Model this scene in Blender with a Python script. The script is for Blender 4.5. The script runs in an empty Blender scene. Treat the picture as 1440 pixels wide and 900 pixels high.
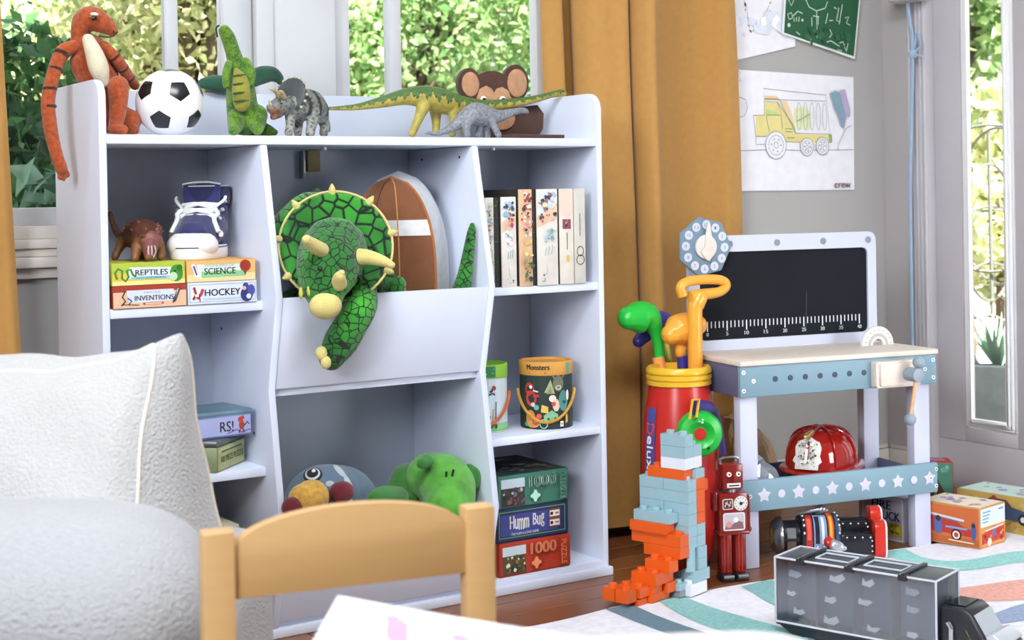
import bpy, bmesh, math, random
import numpy as np
from mathutils import Vector, Matrix
from mathutils.geometry import tessellate_polygon

SC = bpy.context.scene
C = SC.collection
R = math.radians
random.seed(7)

# ---------------------------------------------------------------- camera
def set_camera():
    yaw, pitch, roll = 0.577687, 0.0082046, -0.0173328
    f = Vector((math.sin(yaw) * math.cos(pitch), math.cos(yaw) * math.cos(pitch), -math.sin(pitch)))
    r = Vector((math.cos(yaw), -math.sin(yaw), 0))
    u = r.cross(f)
    r2 = r * math.cos(roll) + u * math.sin(roll)
    u2 = u * math.cos(roll) - r * math.sin(roll)
    cd = bpy.data.cameras.new('camera')
    co = bpy.data.objects.new('camera', cd)
    C.objects.link(co)
    m = Matrix((r2, u2, -f)).transposed().to_4x4()
    m.translation = (-0.8635, -2.7236, 0.8654)
    co.matrix_world = m
    cd.sensor_width = 36
    cd.lens = 2086.3 / 1440 * 36
    cd.shift_y = (294.513 - 450) / 1440
    cd.clip_start = 0.05
    cd.dof.use_dof = True
    cd.dof.focus_distance = 3.1
    cd.dof.aperture_fstop = 6.3
    SC.camera = co
set_camera()

# ---------------------------------------------------------------- world, sun, large lights, exposure
w = bpy.data.worlds.new('World'); SC.world = w
w.use_nodes = True
bg = w.node_tree.nodes['Background']
bg.inputs[0].default_value = (0.86, 0.93, 1.0, 1)
bg.inputs[1].default_value = 1.5

def light(name, kind, loc, target, energy, size=1, size_y=None, color=(1, 1, 1)):
    d = bpy.data.lights.new(name, kind)
    d.energy = energy; d.color = color
    if kind == 'AREA':
        d.size = size
        if size_y: d.shape = 'RECTANGLE'; d.size_y = size_y
    o = bpy.data.objects.new(name, d); C.objects.link(o)
    o.location = loc
    o.rotation_euler = (Vector(target) - Vector(loc)).to_track_quat('-Z', 'Y').to_euler()
    return o
sun = light('sun', 'SUN', (-2, -6, 8), (0, 0, 0), 27, color=(1, .95, .86))
sun.data.angle = R(0.6)
# two assumed area lights, left and overhead
light('assumed_overhead_light', 'AREA', (.10, -1.55, 2.56), (1.0, -.2, .4), 84, 1.1, 1.1, (.92, .965, 1))  # assumed high source, added under the solid ceiling
light('bench_fill', 'AREA', (2.45, -2.2, .70), (1.95, .3, .15), 10, 1.0, .9, (.92, .965, 1)).data.spread = R(90)  # added unseen fill, aimed low under the workbench; no opening behind it
light('assumed_window_light', 'AREA', (-2.85, -2.6, 1.85), (0.8, 0, 0.65), 128, 1.4, 1.1, (.90, .955, 1))  # assumed window daylight from the left, added inside the closed wall

SC.view_settings.view_transform = 'Standard'
SC.view_settings.look = 'None'
SC.view_settings.exposure = 0.24
SC.view_settings.gamma = 1
SC.view_settings.use_curve_mapping = False

# ---------------------------------------------------------------- helpers: materials
def lin(c):
    if isinstance(c, str):
        c = c.lstrip('#'); c = [int(c[i:i + 2], 16) for i in (0, 2, 4)]
    return tuple((x / 255 / 12.92 if x / 255 <= .04045 else ((x / 255 + .055) / 1.055) ** 2.4) for x in c)

_mats = {}
def mat(col, kind='plastic', rough=None, var=None, vs=None, bump=None, bs=None, metal=0., sheen=0., coat=0., spec=.5, attr=False):
    """procedural material: base colour with noise variation and fine bump"""
    K = {'plastic': (.32, .03, 25, 0, 100), 'gloss': (.12, .02, 20, 0, 100), 'paint': (.45, .03, 9, .02, 160),
         'paper': (.65, .05, 30, .02, 300), 'fabric': (.9, .1, 60, .25, 900), 'plush': (.95, .18, 55, .6, 420),
         'wood': (.5, .14, 5, .05, 60), 'metal': (.3, .05, 20, 0, 100), 'wall': (.85, .03, 3, .06, 250), 'leaf': (.5, .3, 5, 0, 10),
         'figure': (.5, .25, 80, .35, 260), 'boucle': (.95, .03, 60, .5, 260)}[kind]
    rough = K[0] if rough is None else rough
    var = K[1] if var is None else var
    vs = K[2] if vs is None else vs
    bump = K[3] if bump is None else bump
    bs = K[4] if bs is None else bs
    key = (str(col), kind, rough, var, vs, bump, bs, metal, sheen, coat, spec, attr)
    if key in _mats: return _mats[key]
    m = bpy.data.materials.new('%s_%s' % (kind, str(col).strip('#') if isinstance(col, str) else 'mix'))
    m.use_nodes = True
    nt = m.node_tree; n = nt.nodes; l = nt.links
    p = n['Principled BSDF']
    p.inputs['Roughness'].default_value = rough
    p.inputs['Metallic'].default_value = metal
    p.inputs['Specular IOR Level'].default_value = spec
    if kind in ('plush', 'fabric', 'boucle') and not sheen: sheen = .25
    p.inputs['Sheen Weight'].default_value = sheen
    p.inputs['Coat Weight'].default_value = coat
    tc = n.new('ShaderNodeTexCoord')
    c = lin(col) if not attr else (1, 1, 1)
    nz = n.new('ShaderNodeTexNoise'); nz.inputs['Scale'].default_value = vs; nz.inputs['Detail'].default_value = 4
    src = tc.outputs['Object']
    if kind == 'wood':
        mp = n.new('ShaderNodeMapping'); mp.inputs['Scale'].default_value = (1.5, 14, 14)
        l.new(src, mp.inputs[0]); src = mp.outputs[0]
    l.new(src, nz.inputs['Vector'])
    mr = n.new('ShaderNodeMapRange')
    mr.inputs[1].default_value = .3; mr.inputs[2].default_value = .7
    mr.inputs[3].default_value = 1 - var; mr.inputs[4].default_value = 1 + var * .6
    l.new(nz.outputs[0], mr.inputs[0])
    mx = n.new('ShaderNodeVectorMath'); mx.operation = 'SCALE'
    if attr:
        at = n.new('ShaderNodeAttribute'); at.attribute_name = 'Col'
        l.new(at.outputs['Color'], mx.inputs[0])
    else:
        mx.inputs[0].default_value = c
    l.new(mr.outputs[0], mx.inputs['Scale'])
    l.new(mx.outputs[0], p.inputs['Base Color'])
    if bump:
        n2 = n.new('ShaderNodeTexNoise'); n2.inputs['Scale'].default_value = bs; n2.inputs['Detail'].default_value = 3
        l.new(tc.outputs['Object'], n2.inputs['Vector'])
        b = n.new('ShaderNodeBump'); b.inputs['Strength'].default_value = bump; b.inputs['Distance'].default_value = .004
        l.new(n2.outputs[0], b.inputs['Height']); l.new(b.outputs[0], p.inputs['Normal'])
    _mats[key] = m
    return m

def glass_mat(name, tint=(1, 1, 1), refl=.08, rough=0.0, ior=1.3):
    if name in _mats: return _mats[name]
    m = bpy.data.materials.new(name); m.use_nodes = True
    nt = m.node_tree; n = nt.nodes; n.clear()
    o = n.new('ShaderNodeOutputMaterial'); t = n.new('ShaderNodeBsdfTransparent'); g = n.new('ShaderNodeBsdfGlossy')
    t.inputs[0].default_value = (*tint, 1); g.inputs['Roughness'].default_value = rough
    fr = n.new('ShaderNodeFresnel'); fr.inputs[0].default_value = ior
    mth = n.new('ShaderNodeMath'); mth.operation = 'ADD'; mth.inputs[1].default_value = refl
    x = n.new('ShaderNodeMixShader')
    nt.links.new(fr.outputs[0], mth.inputs[0]); nt.links.new(mth.outputs[0], x.inputs[0])
    nt.links.new(t.outputs[0], x.inputs[1]); nt.links.new(g.outputs[0], x.inputs[2]); nt.links.new(x.outputs[0], o.inputs[0])
    _mats[name] = m
    return m

def scale_mat(name, c1, c2, line, scale=28, edge=.06, rough=.9):
    """plush cloth printed with scales: voronoi cells with dark seams"""
    m = bpy.data.materials.new(name); m.use_nodes = True
    nt = m.node_tree; n = nt.nodes; l = nt.links; p = n['Principled BSDF']
    p.inputs['Roughness'].default_value = rough; p.inputs['Sheen Weight'].default_value = .3
    tc = n.new('ShaderNodeTexCoord')
    v = n.new('ShaderNodeTexVoronoi'); v.feature = 'DISTANCE_TO_EDGE'; v.inputs['Scale'].default_value = scale
    v2 = n.new('ShaderNodeTexVoronoi'); v2.inputs['Scale'].default_value = scale
    nz = n.new('ShaderNodeTexNoise'); nz.inputs['Scale'].default_value = 9
    for a in (v, v2, nz): l.new(tc.outputs['Object'], a.inputs['Vector'])
    mx = n.new('ShaderNodeMix'); mx.data_type = 'RGBA'
    mx.inputs[6].default_value = (*lin(c1), 1); mx.inputs[7].default_value = (*lin(c2), 1)
    r = n.new('ShaderNodeMapRange'); r.inputs[1].default_value = .4; r.inputs[2].default_value = .65
    l.new(nz.outputs[0], r.inputs[0]); l.new(r.outputs[0], mx.inputs[0])
    r2 = n.new('ShaderNodeMapRange'); r2.inputs[1].default_value = edge * .5; r2.inputs[2].default_value = edge * 1.6
    l.new(v.outputs['Distance'], r2.inputs[0])
    m2 = n.new('ShaderNodeMix'); m2.data_type = 'RGBA'
    m2.inputs[6].default_value = (*lin(line), 1)
    l.new(r2.outputs[0], m2.inputs[0]); l.new(mx.outputs[2], m2.inputs[7]); l.new(m2.outputs[2], p.inputs['Base Color'])
    b = n.new('ShaderNodeBump'); b.inputs['Strength'].default_value = .5; b.inputs['Distance'].default_value = .004
    l.new(r2.outputs[0], b.inputs['Height']); l.new(b.outputs[0], p.inputs['Normal'])
    return m

# ---------------------------------------------------------------- helpers: objects
_root = {}
def tag(o, label=None, cat=None, group=None, kind=None):
    if label: o['label'] = label
    if cat: o['category'] = cat
    if group: o['group'] = group
    if kind: o['kind'] = kind
    return o

def thing(name, label, cat, loc=(0, 0, 0), rz=0, group=None, kind=None):
    o = bpy.data.objects.new(name, None); C.objects.link(o)
    o.empty_display_size = .05
    o.location = loc; o.rotation_euler = (0, 0, rz)
    _root[o.name] = Matrix.Translation(Vector(loc)) @ Matrix.Rotation(rz, 4, 'Z')
    return tag(o, label, cat, group, kind)

def catmull(pts, n=4):
    P = [np.array(p, float) for p in pts]
    if len(P) < 3:
        return [P[0] + (P[-1] - P[0]) * i / n for i in range(n + 1)]
    Q = [2 * P[0] - P[1]] + P + [2 * P[-1] - P[-2]]
    out = []
    for i in range(1, len(Q) - 2):
        for k in range(n):
            t = k / n
            a, b, c, d = Q[i - 1:i + 3]
            out.append(.5 * ((2 * b) + (c - a) * t + (2 * a - 5 * b + 4 * c - d) * t * t + (3 * b - a - 3 * c + d) * t ** 3))
    out.append(P[-1])
    return out

class MB:
    def __init__(s): s.v = []; s.f = []; s.m = []; s.T = Matrix()
    def add(s, vs, fs, mi=0):
        o = len(s.v); s.v += [tuple(s.T @ Vector(v)) for v in vs]
        s.f += [tuple(i + o for i in f) for f in fs]; s.m += [mi] * len(fs)
        return s
    def box(s, x0, x1, y0, y1, z0, z1, mi=0):
        return s.add([(x, y, z) for z in (z0, z1) for y in (y0, y1) for x in (x0, x1)],
                     [(0, 2, 3, 1), (4, 5, 7, 6), (0, 1, 5, 4), (2, 6, 7, 3), (0, 4, 6, 2), (1, 3, 7, 5)], mi)
    def rings(s, rs, mi=0, cap=True, closed=False):
        n = len(rs[0]); vs = [p for r in rs for p in r]; fs = []
        k = len(rs)
        for i in range(k if closed else k - 1):
            for j in range(n):
                a = i * n + j; b = i * n + (j + 1) % n; c = ((i + 1) % k) * n + (j + 1) % n; d = ((i + 1) % k) * n + j
                fs.append((a, b, c, d))
        if cap and not closed:
            fs.append(tuple(range(n - 1, -1, -1))); fs.append(tuple((k - 1) * n + j for j in range(n)))
        return s.add(vs, fs, mi)
    def tube(s, pts, r, n=10, mi=0, closed=False, flat=None):
        P = [Vector(p[:3]) for p in pts]
        rr = r if hasattr(r, '__len__') else [r] * len(P)
        up = None; rs = []
        for i, p in enumerate(P):
            if closed: t = P[(i + 1) % len(P)] - P[i - 1]
            else: t = P[min(i + 1, len(P) - 1)] - P[max(i - 1, 0)]
            t.normalize()
            if up is None:
                a = Vector((0, 0, 1)) if abs(t.z) < .9 else Vector((0, 1, 0))
                up = (a - t * a.dot(t)).normalized()
            else: up = (up - t * up.dot(t)).normalized()
            sd = t.cross(up)
            k1, k2 = flat or (1, 1)
            rs.append([p + (up * math.cos(q) * k1 + sd * math.sin(q) * k2) * rr[i] for q in [2 * math.pi * j / n for j in range(n)]])
        return s.rings(rs, mi, True, closed)
    def cyl(s, p0, p1, r0, r1=None, n=16, mi=0):
        return s.tube([p0, p1], [r0, r0 if r1 is None else r1], n, mi)
    def sphere(s, c, r, sc=(1, 1, 1), n=16, mi=0, rot=None):
        c = Vector(c); rs = []
        for i in range(1, n // 2):
            a = math.pi * i / (n // 2)
            rs.append([(math.sin(a) * math.cos(2 * math.pi * j / n), math.sin(a) * math.sin(2 * math.pi * j / n), -math.cos(a)) for j in range(n)])
        vs = [(0, 0, -1)] + [p for q in rs for p in q] + [(0, 0, 1)]
        fs = [(0, 1 + (j + 1) % n, 1 + j) for j in range(n)]
        for i in range(len(rs) - 1):
            for j in range(n):
                fs.append((1 + i * n + j, 1 + i * n + (j + 1) % n, 1 + (i + 1) * n + (j + 1) % n, 1 + (i + 1) * n + j))
        e = len(vs) - 1; b = 1 + (len(rs) - 1) * n
        fs += [(b + j, b + (j + 1) % n, e) for j in range(n)]
        M = rot.to_4x4() if rot else Matrix()
        return s.add([c + M @ Vector((v[0] * r * sc[0], v[1] * r * sc[1], v[2] * r * sc[2])) for v in vs], fs, mi)
    def lathe(s, prof, n=32, c=(0, 0, 0), axis=None, mi=0, cap=True):
        c = Vector(c); q = Vector(axis).to_track_quat('Z', 'Y') if axis else None
        rs = []
        for r, z in prof:
            ring = []
            for j in range(n):
                v = Vector((r * math.cos(2 * math.pi * j / n), r * math.sin(2 * math.pi * j / n), z))
                ring.append(c + (q @ v if q else v))
            rs.append(ring)
        return s.rings(rs, mi, cap)
    def prism(s, poly, o, ux, uy, h, mi=0):
        """2-D outline in the frame o, ux, uy, extruded h along ux x uy"""
        o, ux, uy = Vector(o), Vector(ux), Vector(uy); n = ux.cross(uy)
        a = [o + ux * p[0] + uy * p[1] for p in poly]; b = [p + n * h for p in a]; k = len(a)
        tri = tessellate_polygon([[Vector((p[0], p[1], 0)) for p in poly]])
        area = sum(poly[i - 1][0] * poly[i][1] - poly[i][0] * poly[i - 1][1] for i in range(k))
        def orient(t):
            x = [poly[i] for i in t]
            ar = sum(x[i - 1][0] * x[i][1] - x[i][0] * x[i - 1][1] for i in range(3))
            return t if ar > 0 else (t[0], t[2], t[1])
        tri = [orient(t) for t in tri]
        fs = [tuple(reversed(t)) for t in tri] + [tuple(i + k for i in t) for t in tri]
        for i in range(k):
            j = (i + 1) % k
            fs.append((i, j, j + k, i + k) if area > 0 else (j, i, i + k, j + k))
        return s.add(a + b, fs, mi)
    def chain(s, pts, n=4, seg=12, mi=0):
        """closed organic limb through (x, y, z, r) points"""
        q = catmull(pts, n)
        for k in q: k[3] = max(k[3], .0008)
        s.tube([k[:3] for k in q], [k[3] for k in q], seg, mi)
        s.sphere(q[0][:3], q[0][3], n=seg, mi=mi); s.sphere(q[-1][:3], q[-1][3], n=seg, mi=mi)
        return s
    def mesh(s, name, world=None):
        me = bpy.data.meshes.new(name)
        v = s.v
        if world is not None:
            iv = world.inverted(); v = [tuple(iv @ Vector(p)) for p in v]
        me.from_pydata(v, [], s.f)
        me.polygons.foreach_set('material_index', s.m)
        return me
    def build(s, name, mats, parent=None, bevel=0, smooth=True, angle=40, world=False, seg=2, weld=False):
        root = _root.get(parent.name) if (parent and world) else None
        me = s.mesh(name, root)
        if bevel or weld:
            bm = bmesh.new(); bm.from_mesh(me)
            bmesh.ops.remove_doubles(bm, verts=bm.verts, dist=1e-6)
            if bevel:
                ed = [e for e in bm.edges if len(e.link_faces) == 2 and e.calc_face_angle(0) > R(35)]
                bmesh.ops.bevel(bm, geom=ed, offset=bevel, segments=seg, affect='EDGES', profile=.5, clamp_overlap=True)
            bm.to_mesh(me); bm.free()
        return link(name, me, mats, parent, smooth, angle)

def link(name, me, mats, parent=None, smooth=True, angle=40):
    for m in (mats if isinstance(mats, (list, tuple)) else [mats]): me.materials.append(m)
    if smooth:
        me.shade_smooth(); me.set_sharp_from_angle(angle=R(angle))
    o = bpy.data.objects.new(name, me); C.objects.link(o)
    if parent:
        o.parent = parent
        if parent.name in _root: _root[o.name] = _root[parent.name]
    return o

def blob(name, mb, m, parent, voxel=.003, it=4, col=None, world=True, fac=.5):
    """one continuous skin over overlapping limbs"""
    root = _root.get(parent.name) if (parent and world) else None
    me = mb.mesh('tmp', root)
    t = bpy.data.objects.new('tmp', me); C.objects.link(t)
    r = t.modifiers.new('r', 'REMESH'); r.mode = 'VOXEL'; r.voxel_size = voxel
    s = t.modifiers.new('s', 'SMOOTH'); s.iterations = it; s.factor = fac
    dg = bpy.context.evaluated_depsgraph_get()
    me2 = bpy.data.meshes.new_from_object(t.evaluated_get(dg))
    bpy.data.objects.remove(t); bpy.data.meshes.remove(me)
    me2.name = name
    me2.materials.clear()
    if col:
        n = len(me2.vertices)
        co = np.empty(n * 3); me2.vertices.foreach_get('co', co); co = co.reshape(-1, 3)
        no = np.empty(n * 3); me2.vertex_normals.foreach_get('vector', no); no = no.reshape(-1, 3)
        if root is not None: co = co + np.array(root.translation)
        c = np.ones((n, 4)); c[:, :3] = col(co, no)
        a = me2.color_attributes.new('Col', 'FLOAT_COLOR', 'POINT')
        a.data.foreach_set('color', c.ravel())
    return link(name, me2, m, parent, True, 180)

_txt = {}
def text_mesh(s):
    if s not in _txt:
        cu = bpy.data.curves.new('t', 'FONT'); cu.body = s; cu.size = 1; cu.resolution_u = 3
        o = bpy.data.objects.new('t', cu); C.objects.link(o)
        dg = bpy.context.evaluated_depsgraph_get()
        me = bpy.data.meshes.new_from_object(o.evaluated_get(dg))
        v = [(p.co.x, p.co.y) for p in me.vertices]; f = [tuple(q.vertices) for q in me.polygons]
        bpy.data.objects.remove(o); bpy.data.curves.remove(cu); bpy.data.meshes.remove(me)
        xs = [p[0] for p in v] or [0]; ys = [p[1] for p in v] or [0]
        x0, x1, y0, y1 = min(xs), max(xs), min(ys), max(ys)
        _txt[s] = ([((p[0] - x0) / max(x1 - x0, 1e-6), (p[1] - y0) / max(y1 - y0, 1e-6)) for p in v], f)
    return _txt[s]

class Print:
    """flat print on a face: 2-D shapes in the frame o, ux, uy"""
    def __init__(s, o, ux, uy, bend=None):
        s.o, s.ux, s.uy = Vector(o), Vector(ux).normalized(), Vector(uy).normalized()
        s.n = s.ux.cross(s.uy); s.mb = MB(); s.cols = []; s.k = 0; s.bend = bend
    def _mi(s, c, kind):
        m = mat(c, kind)
        if m not in s.cols: s.cols.append(m)
        return s.cols.index(m)
    def P(s, u, v):
        h = .0005 + .00012 * s.k
        if s.bend: return s.bend(u, v, h)
        return s.o + s.ux * u + s.uy * v + s.n * h
    def poly(s, pts, c, kind='paper'):
        s.k += 1
        if s.bend and len(pts) == 4 and abs(pts[0][1] - pts[1][1]) < 1e-9:   # rectangles follow the curve in strips
            (u0, v0), (u1, _), (_, v1), _ = pts; n = 10
            for i in range(n):
                a = u0 + (u1 - u0) * i / n; b = u0 + (u1 - u0) * (i + 1) / n
                s.mb.add([s.P(a, v0), s.P(b, v0), s.P(b, v1), s.P(a, v1)], [(0, 1, 2, 3)], s._mi(c, kind))
            return s
        tri = tessellate_polygon([[Vector((p[0], p[1], 0)) for p in pts]])
        fs = []
        for t in tri:
            x = [pts[i] for i in t]; ar = sum(x[i - 1][0] * x[i][1] - x[i][0] * x[i - 1][1] for i in range(3))
            fs.append(tuple(t) if ar > 0 else (t[0], t[2], t[1]))
        s.mb.add([s.P(*p) for p in pts], fs, s._mi(c, kind)); return s
    def rect(s, u0, u1, v0, v1, c, kind='paper'): return s.poly([(u0, v0), (u1, v0), (u1, v1), (u0, v1)], c, kind)
    def frame(s, u0, u1, v0, v1, t, c, kind='paper'):
        s.rect(u0, u1, v0, v0 + t, c, kind); s.rect(u0, u1, v1 - t, v1, c, kind)
        s.rect(u0, u0 + t, v0, v1, c, kind); return s.rect(u1 - t, u1, v0, v1, c, kind)
    def disc(s, u, v, r, c, ry=None, n=20, a0=0, a1=360, kind='paper'):
        full = a1 - a0 >= 360
        return s.poly([(u + r * math.cos(R(a0 + (a1 - a0) * i / (n if full else n - 1))), v + (ry or r) * math.sin(R(a0 + (a1 - a0) * i / (n if full else n - 1)))) for i in range(n)], c, kind)
    def ring(s, u, v, r, t, c, n=24, ry=None, kind='paper'):
        q = (ry or r) / r
        return s.line([(u + r * math.cos(2 * math.pi * i / n), v + r * q * math.sin(2 * math.pi * i / n)) for i in range(n + 1)], t, c, kind)
    def star(s, u, v, r, c, k=.45, rot=90, kind='paper', n=5):
        return s.poly([(u + (r if i % 2 == 0 else r * k) * math.cos(R(rot + 180 / n * i)), v + (r if i % 2 == 0 else r * k) * math.sin(R(rot + 180 / n * i))) for i in range(2 * n)], c, kind)
    def line(s, pts, t, c, kind='paper'):
        s.k += 1; mi = s._mi(c, kind); P = [Vector((p[0], p[1])) for p in pts]; L = []
        for i, p in enumerate(P):
            d = (P[min(i + 1, len(P) - 1)] - P[max(i - 1, 0)])
            if i in (0, len(P) - 1) and (P[0] - P[-1]).length < 1e-9 and len(P) > 3: d = P[1] - P[-2]
            d = d.normalized() if d.length > 0 else Vector((1, 0)); nn = Vector((-d.y, d.x)) * t / 2
            L.append((p - nn, p + nn))
        vs = [s.P(*q) for a in L for q in a]
        s.mb.add(vs, [(2 * i, 2 * i + 2, 2 * i + 3, 2 * i + 1) for i in range(len(L) - 1)], mi); return s
    def text(s, t, u0, u1, v0, v1, c, rot=0, kind='paper', bold=0):
        """text fitted to the box; rot 90 reads upward, -90 downward"""
        s.k += 1; v, f = text_mesh(t)
        for dx in ((0,) if not bold else (-bold, 0, bold)):
            pts = []
            for x, y in v:
                if rot == 0: p = (u0 + (u1 - u0) * x + dx, v0 + (v1 - v0) * y)
                elif rot == 90: p = (u1 - (u1 - u0) * y + dx, v0 + (v1 - v0) * x)
                else: p = (u0 + (u1 - u0) * y + dx, v1 - (v1 - v0) * x)
                pts.append(s.P(*p))
            s.mb.add(pts, f, s._mi(c, kind))
        return s
    def scatter(s, u0, u1, v0, v1, cols, n, r, seed=1):
        rnd = random.Random(seed)
        for i in range(n):
            a = rnd.uniform(0, 6.28); rr = r * rnd.uniform(.4, 1.2)
            u = rnd.uniform(u0 + rr, u1 - rr); v = rnd.uniform(v0 + rr, v1 - rr)
            k = rnd.randint(4, 7)
            s.poly([(u + rr * rnd.uniform(.5, 1) * math.cos(a + 6.283 * j / k), v + rr * rnd.uniform(.5, 1) * math.sin(a + 6.283 * j / k)) for j in range(k)], rnd.choice(cols))
        return s
    def build(s, parent, name='print', world=False, label=None):
        if not s.mb.v: return
        o = s.mb.build(name, s.cols, parent, smooth=False, world=world)
        if label: o['label'] = label
        return o

def rrect(u0, u1, v0, v1, r, n=5):
    out = []
    for cx, cy, a in ((u1 - r, v0 + r, -90), (u1 - r, v1 - r, 0), (u0 + r, v1 - r, 90), (u0 + r, v0 + r, 180)):
        out += [(cx + r * math.cos(R(a + 90 * i / n)), cy + r * math.sin(R(a + 90 * i / n))) for i in range(n + 1)]
    return out
X, Y, Z = Vector((1, 0, 0)), Vector((0, 1, 0)), Vector((0, 0, 1))

from mathutils.bvhtree import BVHTree
def snap(obj, p, parent, to=None):
    """nearest point and normal on a part's surface, in its thing's own frame"""
    me = obj.data; t = BVHTree.FromPolygons([v.co for v in me.vertices], [q.vertices for q in me.polygons])
    lp = _root[parent.name].inverted() @ Vector(p[:3]); loc, nor, _, _ = t.find_nearest(lp)
    if to is not None:
        d = (_root[parent.name].inverted() @ Vector(to[:3]) - lp).normalized(); h = t.ray_cast(lp, d)
        if h[0] is not None: loc, nor = h[0], h[1]
    return loc, nor
def dab(name, obj, p, r, m, parent, par=None, sx=1, sy=1, th=.25, lift=0, to=None):
    """flat round patch lying on a part's surface"""
    loc, nor = snap(obj, p, parent, to)
    q = nor.to_track_quat('Z', 'Y').to_matrix()
    return MB().sphere(loc + nor * lift, r, (sx, sy, th), 16, rot=q).build(name, m, par or parent)

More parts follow.
